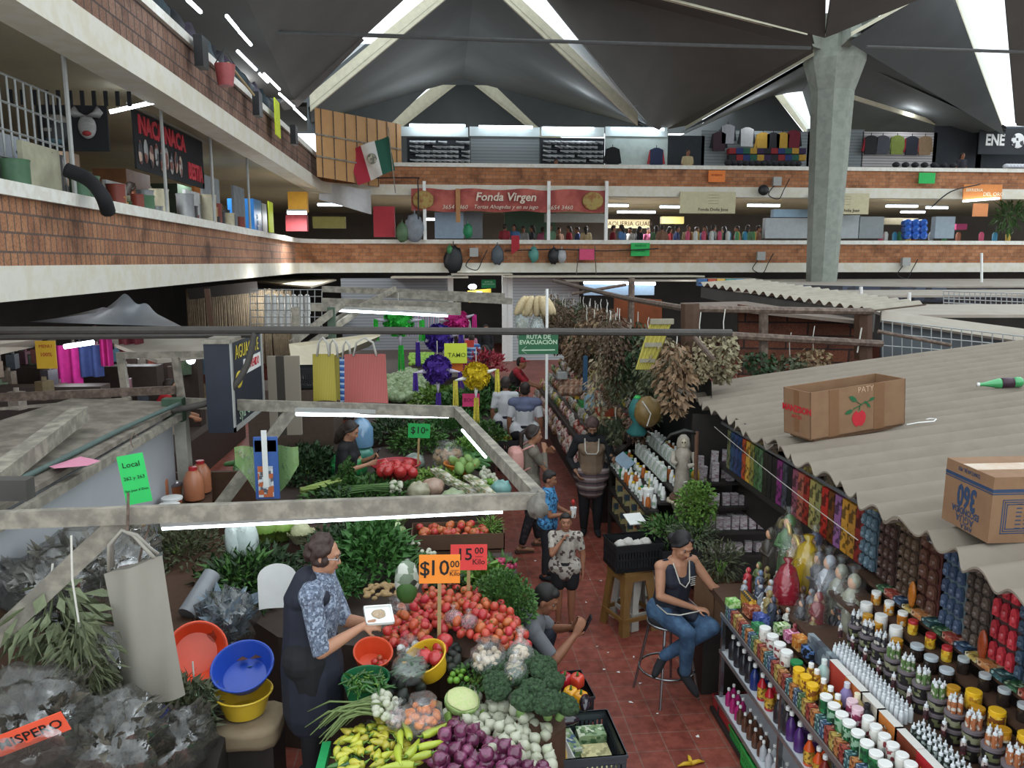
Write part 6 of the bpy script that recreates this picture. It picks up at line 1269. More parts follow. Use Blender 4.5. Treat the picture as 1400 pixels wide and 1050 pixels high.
# broccoli
def broccoli(r):
    b = B(); q = random.Random(3); b.sph((0,0,.02),(r*.95,r*.95,r*.62),18,10)
    for i in range(46):
        u = q.uniform(-.15,1); a = i*2.4; s_ = math.sqrt(1 - max(0,u) ** 2); b.sph((r*.9*s_*math.cos(a),r*.9*s_*math.sin(a),.02 + r*.6*u),r*q.uniform(.17,.26),7,5)
    c = B(); c.tube([(0,0,0),(0,0,-r*.9)],[r*.4,r*.28],8); return item('broccoli','','broccoli',[('crown',b,m_broc,True),('stalk',c,m_broc_st,True)])
pl,P = heap([(662,925),(690,900),(735,893),(768,925),(774,965),(735,990),(690,975),(655,955)],1.0,.155,.12); mound('board under the broccoli',P,.5,.9,.1,m_wood); strew(broccoli(.09),pl,'dark green broccoli crown in the heap beside the white onions','broccoli crowns',.45)
mv = [(x,y,z - .03) for x,y,z in heap([(560,872),(600,868),(635,885),(642,915),(610,920),(590,905),(548,945),(530,925)],1.04,.085,.03)[0]]
def avocado(): return tag(B().lathe([(.001,-.045),(.026,-.036),(.037,-.008),(.03,.025),(.016,.05),(.001,.058)],14).ob('avocado',m_avo,smooth=True),'','avocado')
strew(avocado(),mv,'dark avocado at the front of the tomato heap','avocados'); strew(avocado(),[tuple(at(x,y,z=.98)) for x,y in ((540,938),(552,952),(562,932),(575,940),(548,965),(532,948))],'dark avocado below the bag of chilies','avocados by the green bucket')
# bowls and bucket
def bowl(label,c_,r,h,p,rot=(0,0,0),name='plastic_bowl'): 
    t = thing(name,label,'bowl',p,rot=rot); m_ = mk('bowl_' + c_,c_,.35,.08,8,spec=.6); B().cup([(r*.72,0),(r*.97,h)],n=32).ob('bowl_body',m_,t,SM); B().tube([(r*math.cos(a),r*math.sin(a),h) for a in [i*.19635 for i in range(33)]],r*.04,6).ob('rim',m_,t,True); return t
bowl('orange-red plastic bowl tilted towards the viewer at the edge of the stall','d9502c',.13,.12,at(508,908,z=1.0),(.35,.15,0)); bowl('yellow plastic bowl holding large tomatoes','d0a423',.15,.14,at(590,918,z=1.0),(.25,-.35,0)); bowl('dark green bucket full of green chilies','1f6a40',.15,.16,at(501,958,z=.92),name='plastic_bucket')
strew(tomato(.055,.05,mk('large_tomato_skin','b02f30',.22,.12,10,rnd=.1,spec=.6)),[tuple(at(x,y,z=1.12)) for x,y in ((584,880),(602,886),(597,900),(580,897),(608,876))],'large red tomato in the yellow bowl','large tomatoes in the yellow bowl',sc=(.95,1.1)); strew(tomato(.025,.025),[tuple(at(x,y,z=1.05)) for x,y in ((512,905),(520,908),(527,906),(519,900))],'small red tomato in the orange-red bowl','small tomatoes in the orange-red bowl')
def chili(m_,L_,r,bend=.3,name='chili',st=True,c_='chili pepper'):
    b = B(); pts = [(L_*i/6,bend*L_*(i/6) ** 2,0) for i in range(7)]; b.tube(pts,[r*.75,r,r*.98,r*.85,r*.66,r*.4,r*.08],10); c = B(); c.tube([(0,0,0),(-.02,-.004,.004),(-.035,-.002,.012)],[r*.5,.004,.003],6); return item(name,'',c_,[('fruit',b,m_,True),('stalk',c,m_lgreen,True)])
gp = at(501,935,z=1.09); pl = [(gp.x + .11*math.sqrt(R.random())*math.cos(a),gp.y + .11*math.sqrt(R.random())*math.sin(a),1.075 + .05*R.random()) for a in [i*1.7 for i in range(46)]]
strew(chili(m_chili,.1,.011),pl,'thin green chili pepper in the dark green bucket','green chilies in the bucket',.35)
pl = heap([(455,1035),(470,1000),(520,990),(560,1005),(575,1060),(450,1065)],.9,.062,.05)[0]; P = [at(x,y,z=.88) for x,y in ((440,1040),(465,990),(560,990),(600,1030),(590,1085),(440,1085))]; mound('board under the yellow peppers',P,.5,.82,.04,m_wood)
strew(chili(m_ypep,.085,.024,.1,'yellow_pepper'),pl,'stubby yellow pepper in the heap at the bottom left of the stall','stubby yellow peppers',.4); strew(chili(mk('lime_pepper_skin','a3b03a',.25,.12,10,rnd=.1,spec=.6),.19,.024,.22,'long_pepper'),[tuple(at(x,y,z=.98)) for x,y in ((548,1000),(560,1010),(545,1020),(572,1022),(556,1034),(578,1006),(590,1030),(566,1046))],'long pale green pepper lying on the yellow peppers','long pale green peppers',.25)
strew(chili(m_chili,.1,.022,.05,'jalapeno_pepper'),[tuple(at(x,y,z=.9)) for x,y in ((466,1032),(474,1040),(482,1034),(470,1046),(486,1044))],'dark green plump pepper among the yellow peppers','plump green peppers',.3)
b = B(); p = at(440,1045,z=.86); b.bb(p.x - .03,p.x + .02,p.y - .5,p.y + .22,.7,.86); tag(b.ob('green_tray',mk('green_tray_plastic','2a9a58',.4)),'bright green tray edge at the bottom left of the stall','tray')
# spring onions, cabbage half, limes, bell peppers
def springonions(label,p,yaw,n,L_,m_g,r=.019,droop=.25,sprd=.5,seed=1,z=.0):
    t = thing('spring_onion_bunch',label,'spring onions',p,yaw); q = random.Random(seed); b = B(); pr = None
    for i in range(n):
        a = q.uniform(-sprd,sprd); x0,y0,z0 = q.uniform(-.02,.1),q.uniform(-.09,.09),q.uniform(0,.09); L2 = L_*q.uniform(.7,1.1)
        b.tube([(x0,y0,z0),(x0 - L2*.3,y0*.5,z0*.7 + .02),(x0 - L2*.65,y0*.6 + a*L2*.3,z0*.5 + .02),(x0 - L2,y0 + a*L2*.7,z0*.4 - droop*L2*.4)],[.006,.006,.006,.003],5)
        if pr is None: k = B(); k.sph((0,0,0),(r*1.1,r,r),10,7); pr = o = k.ob('bulb',m_wonion,t,True)
        else: o = pr.copy(); COL.objects.link(o); o.parent = t
        o.location = (x0 + .015,y0,z0); s_ = q.uniform(.7,1.25); o.scale = (s_,)*3
    b.ob('greens',m_g,t,True); return t
springonions('bunch of spring onions with dried greens at the left edge of the stall',at(515,975,z=1.0),.1,30,.38,mk('dry_onion_green','6a7a48',.7,.3),.024,.5)
t = thing('cabbage_half','cut half of a pale green cabbage beside the broccoli','cabbage',at(632,958,z=1.0),rot=(.35,.15,.3)); b = B(); b.sph((0,0,0),(.115,.1,.09),20,12); b.v = [(x,y,min(z,.015)) for x,y,z in b.v]; b.ob('outer_leaves',mk('cabbage_green','8aa860',.5,.15,16,c2='a9bd80'),t,True)
b = B(); b.lathe([(.108,.016),(.1,.024),(.06,.03),(.001,.031)],24,sy=.88,fn=lambda a,z: 1 + .03*math.sin(a*6)); b.ob('cut_face',mk('cabbage_cut','c3c690',.6,.2,45,c2='aab87a',bump=.4),t,True); b = B(); b.grid(lambda u,v: (-.13 + .26*u,-.12 + .06*v,-.07 + .04*math.sin(u*14) + .02*v),16,4); b.ob('loose_leaf',m_lgreen,t,True)
strew(tag(B().sph((0,0,0),.021,10,8).ob('lime',mk('lime_skin','5f8a2c',.35,.1,rnd=.15),smooth=True),'','lime'),[tuple(at(x,y,z=1.02 + .01*(i % 3))) for i,(x,y) in enumerate(((620,912),(626,918),(619,922),(630,925),(624,930),(633,917),(616,930),(638,928)))],'small green lime in the pile between the avocados and the cabbage half','limes')
bush('small heap of green herbs between the limes and the garlic',m_green,at(650,938,z=.93),.14,.12,200,.05,.03,31)
def bell(c_): 
    b = B(); b.lathe([(.001,-.045),(.03,-.05),(.043,-.025),(.045,.015),(.035,.042),(.012,.036),(.001,.03)],20,fn=lambda a,z: 1 + .1*math.cos(a*4)); c = B(); c.tube([(0,0,.03),(.004,.004,.06)],[.01,.006],6); return item('bell_pepper','','bell pepper',[('fruit',b,mk('bell_' + c_,c_,.2,.1,8,spec=.7),True),('stalk',c,m_calyx,True)])
for c_,x,y,lb in (('a81f2c',772,930,'dark red bell pepper in the crate beside the seated man'),('c8412c',789,931,'orange-red bell pepper behind the dark red one'),('e0a01f',780,950,'bright yellow-orange bell pepper in the crate'),('d9941c',794,956,'small orange bell pepper next to the bright yellow one')): o = bell(c_); o.location = at(x,y,z=.69); o['label'] = lb; o.scale = (1.15,)*3
for x,y,rz in ((765,968,.3),(800,962,-.2),(772,985,1.4)):
    b = B(); b.lathe([(.001,-.09),(.035,-.075),(.042,-.02),(.03,.05),(.015,.09),(.001,.095)],14); tag(b.ob('eggplant',mk('eggplant_skin','241c26',.15,.2,spec=.8),smooth=True,loc=at(x,y,z=.8),rot=(1.45,rz,rz)),{765: 'dark eggplant between the broccoli and the grey crate',800: 'dark eggplant behind the grey crate',772: 'dark eggplant nearest to the corner of the grey crate'}[x],'eggplant')
C0 = at(800,1003,z=.62); crate('produce_crate','grey produce crate with packed herbs beside the onions','3a3f44',(.4,.5,.22),(C0.x,C0.y - .03,.42),.05); tag(B().bb(C0.x - .19,C0.x + .19,C0.y - .27,C0.y + .24,0,.415).ob('crate_support',m_blackwood),'dark box under the grey produce crate','box')
crate('produce_crate','dark crate of peppers behind the grey crate','2c2c30',(.3,.36,.2),(.84,5.3,.44),.1); tag(B().bb(.7,.98,5.14,5.46,0,.435).ob('crate_support',m_blackwood),'dark box under the pepper crate','box')
m_pale_pack = printmat('corn_pack',['b5ac7c','c9c08e','8f8a5c','b0a878'],30)
for lb,m_,p,d,rz in (('clear pack of corn rounds in the grey crate',m_pale_pack,(.06,-.1,.5),(.2,.26,.05),.05),('clear pack of green sprouts at the back of the grey crate',printmat('sprout_pack',['7d9468','c9d0b8','4a6a44','8aa27a'],40),(.06,.12,.53),(.19,.12,.07),.05),('pack of herbs on the left of the grey crate',printmat('herb_pack',['6f8a5c','b9c0b0','3c5a7a','90a27a'],40),(-.1,.04,.53),(.1,.24,.06),.2)):
    b = B(); b.box((0,0,0),d); tag(b.ob('food_pack',m_,loc=(C0.x + p[0],C0.y + p[1],p[2]),rot=(0,0,rz)),lb,'pack')
t = thing('foam_tray','foam tray of yellow bread leaning in the grey crate','tray',(C0.x - .17,C0.y - .1,.56),rot=(0,-.9,.15)); B().bb(-.07,.07,-.15,.15,0,.015).ob('tray_body',m_white,t); B().sph((0,0,.02),(.05,.13,.02),12,8).ob('food',mk('yellow_food','c09a4a',.7,.25,20),t,True)
# bagged goods on the front stall
def bagged(label,p,r,content,n,cr,name='clear_bag',neck=True,seed=2,dens='clear_wrap',tall=1.0):
    t = thing(name,label,'bag',p,R.uniform(0,6)); q = random.Random(seed); pr = None
    for i in range(n):
        if pr is None: k = B(); k.sph((0,0,0),cr,9,7); pr = o = k.ob('contents',content,t,True)
        else: o = pr.copy(); COL.objects.link(o); o.parent = t
        a,u,v = i*2.4,q.uniform(-.8,.6),q.random() ** .4; s_ = math.sqrt(1 - u*u); o.location = (r*.85*v*s_*math.cos(a),r*.85*v*s_*math.sin(a),r*.7*tall*(u*v + .3)); o.rotation_euler = (q.uniform(0,3),q.uniform(0,3),0)
    b = B(); b.lathe([(.001,-r*.6*tall),(r*.8,-r*.5*tall),(r*1.08,.1*r),(r*.95,r*.7*tall),(r*.5,r*1.05*tall)] + ([(r*.16,r*1.3*tall),(r*.4,r*1.75*tall)] if neck else [(r*.7,r*1.2*tall)]),18,fn=lambda a,z: 1 + .07*math.sin(a*5 + z*40) + .04*math.sin(a*11)); b.ob('plastic_bag',film('thin_bag_film','ffffff',.1,.1,14),t,True); return t
m_garlic = mk('garlic_skin','c2b198',.5,.15,20)
bagged('clear bag of garlic heads lying on the front stall',at(668,905,z=1.07),.12,m_garlic,36,(.024,.024,.02),neck=False); bagged('clear bag of peeled garlic beside the bag of garlic heads',at(712,905,z=1.08),.09,m_garlic,24,(.02,.02,.03),tall=1.5); bagged('knotted clear bag of bean sprouts above the broccoli',at(705,925,z=1.08),.075,m_pale,20,(.012,.012,.04),tall=1.4)
bagged('open clear bag of cut carrots in front of the cabbage half',at(578,985,z=1.0),.12,mk('carrot_orange','c9702c',.45,.15,rnd=.1),34,(.02,.02,.03),neck=False); bagged('clear bag of green chili strips over the avocados',at(560,918,z=1.08),.11,mk('dull_green','4a5f48',.5,.3,30),26,(.012,.012,.06),neck=False); bagged('small clear bag of purple peanuts left of the stick',at(620,846,z=1.17),.06,mk('purple_beans','8a3a44',.5,.2),22,.014); bagged('small clear bag of purple peanuts right of the stick',at(641,852,z=1.17),.06,mk('purple_beans','8a3a44'),22,.014,seed=5); bagged('clear bag of pink shallots by the spring onion bulbs',at(545,985,z=.98),.075,mk('pale_shallot','9a8078',.5,.2),16,.02); bagged('crumpled white bag behind the orange-red bowl',at(560,893,z=1.03),.09,m_white,6,.03,neck=False)
bagged('clear bag of dark red chilies right of the foam tray',at(545,838,z=1.1),.1,mk('dark_chili','5a2c24',.5,.3),24,(.012,.012,.05),neck=False); bagged('clear bag of green herbs under the foam tray',at(530,852,z=1.05),.1,m_dryg,14,(.03,.03,.02),neck=False)
t = thing('ginger_heap','heap of knobbly brown ginger behind the foam tray','ginger',at(522,812,z=1.08)); b = B(); q = random.Random(8)
for i in range(46): a = q.uniform(0,6.28); r_ = .15*math.sqrt(q.random()); b.sph((r_*math.cos(a),r_*math.sin(a),.07*(1 - r_/.17) + q.uniform(0,.02)),(q.uniform(.018,.035),q.uniform(.015,.025),.018),8,6)
me = remesh(b,.006,1); me.materials.append(mk('ginger_skin','9a7f58',.8,.3,20,bump=.3)); o = bpy.data.objects.new('root_clump',me); COL.objects.link(o); o.parent = t
t = thing('printed_bag','printed clear bag hanging left of the orange price card','bag',at(556,792,Y=5.4)); B().sph((0,0,0),(.09,.06,.14),14,9,fn=lump(1,77,amp=.12)).ob('bag_body',printmat('printed_bag',['a9b0a0','6f7f68','c4c8bc','30342c'],16),t,True); B().sph((0,-.03,-.08),(.075,.05,.09),12,8).ob('green_contents',m_green,t,True)
# leafy heaps
bush('thick curly green parsley heap at the aisle corner of the front stall',m_green,at(688,838,z=.98),.26,.34,1500,.045,.035,11,half=1); bush('pale green lettuce behind the red price card',m_lgreen,at(658,806,z=1.0),.15,.2,160,.13,.1,12,half=1,name='lettuce',cat='lettuce'); bush('dark leafy greens between the price card sticks',m_dgreen,at(612,815,z=1.02),.17,.16,260,.08,.05,13,half=1)
bush('tall leafy greens behind the woman at the vegetable stall',m_green,at(512,775,z=.98),.36,.38,900,.13,.05,14,half=1); bush('spread of green herbs left of the woman\'s shoulder',m_dgreen,at(455,770,z=1.0),.3,.3,500,.1,.04,15,half=1); bush('feathery greens at the woman\'s elbow',m_green,at(470,808,z=1.0),.16,.14,300,.08,.03,16,half=1)
t = thing('radish_bunch','bunch of red radishes at the aisle corner of the front stall','radishes',at(684,782,z=1.0)); pr = None; q = random.Random(2)
for i in range(26):
    if pr is None: k = B(); k.sph((0,0,0),(.024,.024,.027),9,7); pr = o = k.ob('radish',mk('radish_skin','a02c50',.3,.12,rnd=.15),t,True)
    else: o = pr.copy(); COL.objects.link(o); o.parent = t
    a = i*2.4; r_ = .13*math.sqrt(q.random()); o.location = (r_*math.cos(a),r_*math.sin(a),.05 + .06*(1 - r_/.14))
bunch(5,60,.12,.08,.1,.05,'up').ob('leaves',m_green,t); bagged('pink bag of shallots beside the radishes',at(668,795,z=1.0),.08,mk('pink_shallot','a86a7a',.5,.2),16,.022,neck=False)
springonions('fan of white spring onion bulbs behind the price cards',at(553,752,z=1.12),1.1,26,.3,m_green,.02,.2,seed=6); springonions('second bunch of white spring onions lying behind the price cards',at(578,768,z=1.08),.9,18,.3,m_green,.02,.2,seed=9)
def crumple(label,p,r,m_,name,cat,n=10,seed=1,sub='leaf'):
    t = thing(name,label,cat,p); q = random.Random(seed); b = B(); b.sph((0,0,r*.8),r*.8,14,9,fn=lump(1,seed)); b.ob('heart',m_,t,True); b = B()
    for i in range(n): a = i*6.283/n; b.grid(lambda u,v,a=a: ((r*(.5 + .55*v))*math.cos(a + (u - .5)*1.3),(r*(.5 + .55*v))*math.sin(a + (u - .5)*1.3),r*(.1 + 1.1*v - .35*v*v) + .02*math.sin(u*20)),8,4)
    b.ob('outer_leaves',m_,t,True); return t
m_lett = leafmat('lettuce','8fa850','6f8f3c'); m_cab = mk('pale_cabbage','9aad78',.5,.2,12,c2='b0bd90')
for i,(x,y,r,m_,lb) in enumerate(((362,742,.16,m_lett,'left yellow-green lettuce on the brown box behind the woman'),(386,738,.15,m_lett,'right yellow-green lettuce on the brown box behind the woman'),(412,742,.13,mk('cauliflower','b5b590',.8,.25,40),'pale cauliflower beside the lettuces'),(540,722,.14,m_cab,'pale green cabbage under the tube lamp'),(536,740,.13,m_cab,'lower pale green cabbage under the tube lamp'),(520,718,.14,m_lgreen,'green lettuce left of the cabbages under the tube lamp'))): crumple(lb,at(x,y,z=.98),r,m_,'lettuce' if 'lettuce' in lb else ('cauliflower' if 'cauli' in lb else 'cabbage'),'vegetable',seed=i)
p0,p1 = at(562,752,z=.82),at(690,748,z=.82); t = thing('tomato_carton','long brown carton of tomatoes under the tube lamp','cardboard box',((p0.x + p1.x)/2,p0.y + .2,.8)); w_ = (p1.x - p0.x)/2; b = B()
for q_ in ((-w_,w_,-.2,-.19),(-w_,w_,.19,.2),(-w_,-w_ + .01,-.2,.2),(w_ - .01,w_,-.2,.2)): b.bb(q_[0],q_[1],q_[2],q_[3],0,.17)
b.bb(-w_,w_,-.2,.2,0,.01); b.ob('carton_body',mk('dark_cardboard','5c4232',.85,.15,5),t); tag(B().bb(p0.x,p1.x,p0.y,p0.y + .4,0,.795).ob('stall_box',m_wood),'brown wooden box under the tomato carton','box')
strew(tomato(.04,.044),[(p0.x + .06 + (p1.x - p0.x - .25)*R.random(),p0.y + .05 + .3*R.random(),.93 + .05*R.random()) for _ in range(48)],'red tomato in the long brown carton','tomatoes in the long carton'); bush('bunch of green beans at the end of the tomato carton',m_lgreen,(p1.x - .15,p0.y + .2,.9),.12,.14,200,.1,.015,17,half=1)
def table(label,pts,z,m_=None,th=.04): return tag(B().slab([(p[0],p[1],z) for p in pts],(0,0,-z + .0)).ob('stall_table',m_ or m_rail),label,'table')
table('dark stall table carrying the front vegetables',[(-1.3,5.7),(.3,5.2),(.62,6.2),(.6,7.3),(-1.95,7.3),(-1.9,6.4)],.9); table('dark trestle under the onions and broccoli',[(-.62,3.6),(.62,3.6),(.66,5.1),(.3,5.15),(-.6,5.2)],.5); table('brown chest behind the woman at the vegetable stall',[(-2.2,7.5),(-1.2,7.5),(-1.2,8.1),(-2.2,8.1)],.97,mk('dark_brown_chest','3f2a20',.7,.25))
bush('big dark green herb pile at the left of the woman',m_dgreen,at(345,830,z=.75),.5,.5,1500,.13,.045,18,half=1); bush('light stems of the green herb pile behind the blue bowl',m_green,at(330,800,z=1.0),.3,.22,400,.14,.03,19,half=1)
t = thing('plastic_chair','white plastic chair back behind the woman at the vegetable stall','chair',at(380,812,Y=5.5)); b = B(); b.grid(lambda u,v: (.14*math.cos(u*3.14),.03*math.sin(u*3.14),-.12 + .34*v*(.7 + .3*math.sin(u*3.14))),14,6); b.ob('backrest',m_white,t,True)
# ---- bowls, stool and bags at the left
bowl('blue plastic bowl with leaf scraps on top of the yellow bowl','2347a8',.2,.12,at(335,925,z=.93),(.45,.0,0)); bowl('yellow plastic bowl under the blue bowl on the cushion','c9a82c',.18,.14,at(335,972,z=.76)); bowl('orange-red plastic bowl standing on its side at the left','e0502c',.2,.12,at(268,893,z=.98),(1.0,.35,.15))
for i,(dx,dz,c_) in enumerate(((-.05,.02,'5a3a2c'),(.04,.03,'4f3428'),(.0,-.03,'3f6a2c'))): b = B(); b.leaf((0,0,0),(1,.2,.1),(0,0,1),.08,.06); p = at(333,920,z=.93); tag(b.ob('leaf_scrap',mk('scrap_' + c_,c_,.6),loc=(p.x + dx,p.y + .02,p.z + dz + .06)),['left brown scrap in the blue bowl','right brown scrap in the blue bowl','green scrap in the blue bowl'][i],'scrap')
t = thing('cushion','tan cushion on the dark stool under the bowls','cushion',at(343,992,z=.68)); B().sph((0,0,0),(.2,.2,.07),18,10,fn=lambda v: 1/max(.62,(abs(v.x) ** 4 + abs(v.y) ** 4) ** .25) if abs(v.z) < .8 else 1).ob('pad',mk('tan_cushion_cloth','85745c',.9,.15,8),t,True); tag(B().bb(-1.5,-1.15,4.75,5.1,0,.64).ob('dark_stool',m_blackwood),'dark stool under the tan cushion','stool')
# white carrier bag hanging from the frame
t = thing('carrier_bag','large grey-white woven bag hanging from the nearest frame beam','bag',at(190,770,Y=4.5)); hb = .92; m_wv = mk('grey_woven_plastic','8d887d',.6,.07,3)
f = lambda s_: (lambda u,v: ((-.2 + .33*u)*(1 + .12*v) + .09*v*(1 - .25*u),s_*.05*math.sin(u*math.pi)*(.6 + .8*v) + .02*math.sin(u*9 + v*3),.04 - .1*(1 - u)*(1 - v) - hb*v*(1 - .06*u)))
b = B(); b.grid(f(-1),14,16); b.grid(f(1),14,16); b.ob('bag_body',m_wv,t,True)
for k,x in ((-1,.0),(1,.02)): B().tube([(-.16,k*.03,-.03),(-.15,k*.02,.12),(-.08,0,.2),(-.02 + x,0,.17),(.06,k*.02,.08),(.1,k*.03,.04)],.011,7).ob('handle',m_wv,t,True)
B().tube([(-.05,0,.2),(-.04,0,.3),(-.03,0,.42)],.008,6).ob('hook',m_rust,t)
tag(B().tube([at(205,718,Y=4.6),at(195,745,Y=4.6),at(190,770,Y=4.6),at(195,778,Y=4.6)],.007,6).ob('wire_hook',m_rust),'rusty hook hanging from the nearest frame beam beside the carrier bag','hook')
# clear sacks, herbs, jugs
FB = film('big_clear_sack','b9b7b0',.07,.05,5)
def sack(label,p,r,seed,inner=None,amp=.2):
    t = thing('clear_sack',label,'bag',p); B().sph((0,0,0),r,22,14,fn=lump(1,seed,amp=amp)).ob('plastic_film',FB,t,True)
    if inner: o = bunch(seed,230,r[0]*.8,r[2]*1.2,.14,.06,'up').ob('contents',inner,t); o.location = (0,0,-r[2]*.75)
m_chaff = mk('dried_contents','5c554a',.9,.5,30,c2='3c3a30')
sack('big clear sack in front of the white partition',at(135,775,Y=5.3),(.42,.3,.3),3,mk('pale_sack_contents','6f6a60',.9,.4,14)); sack('crumpled clear sack under the big one at the left',at(60,800,Y=5.0),(.3,.25,.2),6,mk('white_crumple','8d8b86',.8,.3,14)); sack('clear sack of dark dried leaves with an orange card at the bottom left',at(35,985,Y=3.95),(.3,.25,.25),9,m_chaff); sack('clear sack of pale roots at the bottom left',at(150,1010,Y=4.1),(.3,.25,.25),12,mk('grey_roots','5f5b50',.9,.6,24)); sack('clear sack behind the hanging carrier bag',at(140,920,Y=4.9),(.25,.25,.3),15,mk('pale_sack_contents','86807a')); sack('clear sack of dried stems right of the carrier bag foot',at(235,1020,Y=4.4),(.22,.2,.2),21,m_chaff); sack('clear sack of parcels behind the orange-red bowl',at(310,850,Y=5.6),(.2,.2,.24),24,mk('blue_grey_parcel','7a8894',.5,.3,8)); sack('small clear sack at the bottom behind the stool',at(300,1010,Y=5.2),(.18,.18,.2),27,m_dark)
tag(B().tube([at(255,840,Y=5.8),at(290,785,Y=6.1)],.07,12).ob('plastic_roll',mk('grey_film_roll','84868a',.3,.1),smooth=SM),'grey roll of plastic film leaning behind the orange-red bowl','roll')
m_bay = leafmat('bay','6f7556','565c42'); hangbunch('bunch of broad grey-green leaves hanging on a white string at the left',m_bay,41,150,.22,.4,.17,.06,at(75,800,Y=4.5)); hangbunch('bunch of narrow dry leaves hanging in front of the sacks',m_dryg,42,330,.17,.5,.12,.018,at(108,850,Y=4.3),top=.5); hangbunch('dark broad-leaved bunch hanging lower behind the carrier bag',m_bay,43,120,.12,.45,.13,.06,at(118,900,Y=4.45)); hangbunch('green stem bunch hanging right of the carrier bag',leafmat('sage_stem','66755a','4f5f46'),44,300,.12,.45,.15,.014,at(265,930,Y=4.9))
bush('grey-green dried herb heap on the shelf under the jugs',m_dryg,at(245,760,z=1.05),.4,.22,600,.12,.03,45,half=1); bush('dry herb heap at the bottom by the carrier bag',m_dryg,at(230,990,z=.8),.3,.25,500,.1,.03,46,half=1); bush('dark dried leaf heap at the left edge',m_dryg,at(30,880,z=1.0),.4,.35,500,.14,.05,47,half=1)
for lb,a,c in (('wooden pole leaning at the bottom left',at(178,985,Y=4.3),at(200,1080,Y=4.0)),): pole(lb,a,c,.016,m_wood)
tag(B().slab([at(0,830,Y=4.9),at(90,880,Y=4.9),at(70,930,Y=4.7),at(-40,960,Y=4.6)],(0,.0,-.05)).ob('shelf_board',m_wood),'brown board shelf at the left edge among the herbs','shelf'); tag(B().slab([(-3.0,4.2,1.0),(-1.9,5.0,1.0),(-2.05,7.3,1.08),(-3.0,8.2,1.1)],(0,0,-.06)).ob('shelf_board',m_wood),'long brown shelf along the white partition','shelf'); tag(B().slab([(-2.8,3.3,.7),(-1.35,3.9,.7),(-1.5,5.4,.75),(-2.8,5.0,.75)],(0,0,-.7)).ob('herb_bench',m_blackwood),'dark bench under the sacks at the bottom left','bench')
def jug(label,p):
    b = B(); b.lathe([(.075,0),(.08,.01),(.08,.17),(.05,.23),(.03,.245)],16); c = B(); c.lathe([(.034,.24),(.034,.27),(.001,.272)],12); return item('juice_jug',label,'jug',[('jug_body',b,mk('orange_juice_jug','b07050',.3,.12,6,spec=.6),SM),('cap',c,m_rlid,SM)],p,scale=1.25)
jug('left orange juice jug with red cap beside the partition',at(217,685,z=1.3)); jug('right orange juice jug with red cap in front of another jug',at(266,682,z=1.3)); jug('juice jug standing behind the right jug',at(276,672,z=1.3))
for i,(x,y) in enumerate(((237,676),(200,690),(236,696),(232,706))):
    b = B(); b.lathe([(.08,0),(.095,.1)],18); c = B(); c.lathe([(.1,.1),(.1,.12),(.09,.125),(.001,.12)],18); item('food_tub',['orange tub with clear lid between the two jugs','orange tub with clear lid left of the jugs','orange tub with white lid in front of the jugs','lowest orange tub with white lid at the frame beam'][i],'tub',[('tub_body',b,mk('orange_tub','9c5c3c',.4,.15),SM),('lid',c,m_tubrim if i < 1 else m_white,SM)],at(x,y,z=1.3))
tag(B().slab([at(180,700,z=1.28),at(290,690,z=1.28),at(290,650,z=1.28),at(200,655,z=1.28)],(0,0,-.05)).ob('shelf_board',m_wood),'board shelf under the juice jugs','shelf'); bagged('clear bag of golden nuts hanging under the juice shelf',at(188,722,z=1.25),.1,mk('golden_nuts','a07a3c',.5,.2),26,.02,neck=False)
# hanging printed bags with a brochure in the middle
t = thing('bag_pack','packs of plastic bags with printed labels hanging left of the celery','packs',at(362,595,Y=7.4)); B().bb(-.11,.11,0,.03,-.62,-.02).ob('blue_label',mk('blue_label_print','3a5c9c',.5,.1),t); B().bb(-.08,.06,-.012,0,-.6,-.3).ob('printed_label',printmat('photo_label',['b0b4b8','5a5a60','c9ccd0','b5623a'],22),t); B().bb(-.03,.02,-.02,-.012,-.5,.05).ob('white_strip',m_white,t); B().bb(-.1,.1,.0,.02,-.16,-.05).ob('green_window',mk('pale_green_film','5f8a5c',.4),t)
B().grid(lambda u,v: (-.3 + .6*u,.05 + .05*math.sin(u*12),-.12 - .5*v*(.35 + .65*math.sin(u*3.14))),20,8).ob('green_bag',film('green_bag_film','9ac07a',.55,.2,8),t,True)
for i,(x,y) in enumerate(((335,735),(318,735))): t = thing('white_bag',['white plastic bag hanging under the tube lamp beside the lettuces','second white plastic bag hanging left of the first'][i],'bag',at(x,y - 12,Y=6.6)); B().sph((0,0,-.1),(.1 - .03*i,.05,.17),14,9,fn=lump(1,31 + i)).ob('bag_body',film('white_bag_film','e8f4f0',.7,.25,8),t,True)
# ---- middle stall
bush('dark leafy greens at the back left of the middle stall',m_dgreen,at(420,650,z=.98),.5,.35,1000,.12,.05,51,half=1); springonions('fat bunch of green onions with white bulbs on the middle stall',at(535,672,z=1.08),.05,34,.75,mk('onion_green','4a6a34',.6,.2),.026,.1,.35,seed=3)
t = thing('celery_bunch','bunch of pale green celery on the middle stall','celery',at(425,672,z=1.02),.35); b = B()
for i in range(14): b.tube([(-.12,J(.05),.02*(i % 3)),(.15,J(.07),.06 + J(.02)),(.35,J(.13),.1 + J(.03))],[.02,.015,.008],6)
b.ob('stalks',mk('celery_stalk','95a85c',.5,.1),t,True); q = bunch(7,260,.2,.3,.07,.05,'up').ob('leaves',m_green,t); q.rotation_euler = (0,1.2,0); q.location = (.25,0,.06)
bowl('red plastic bowl of tomatoes on the middle stall','a82232',.3,.2,at(542,655,z=1.0)); strew(tomato(.075,.065,mk('large_tomato_skin','b02f30')),[tuple(at(542 + J(22),640 + J(6),z=1.22 + J(.03))) for _ in range(18)],'large tomato in the red bowl on the middle stall','tomatoes in the red bowl')
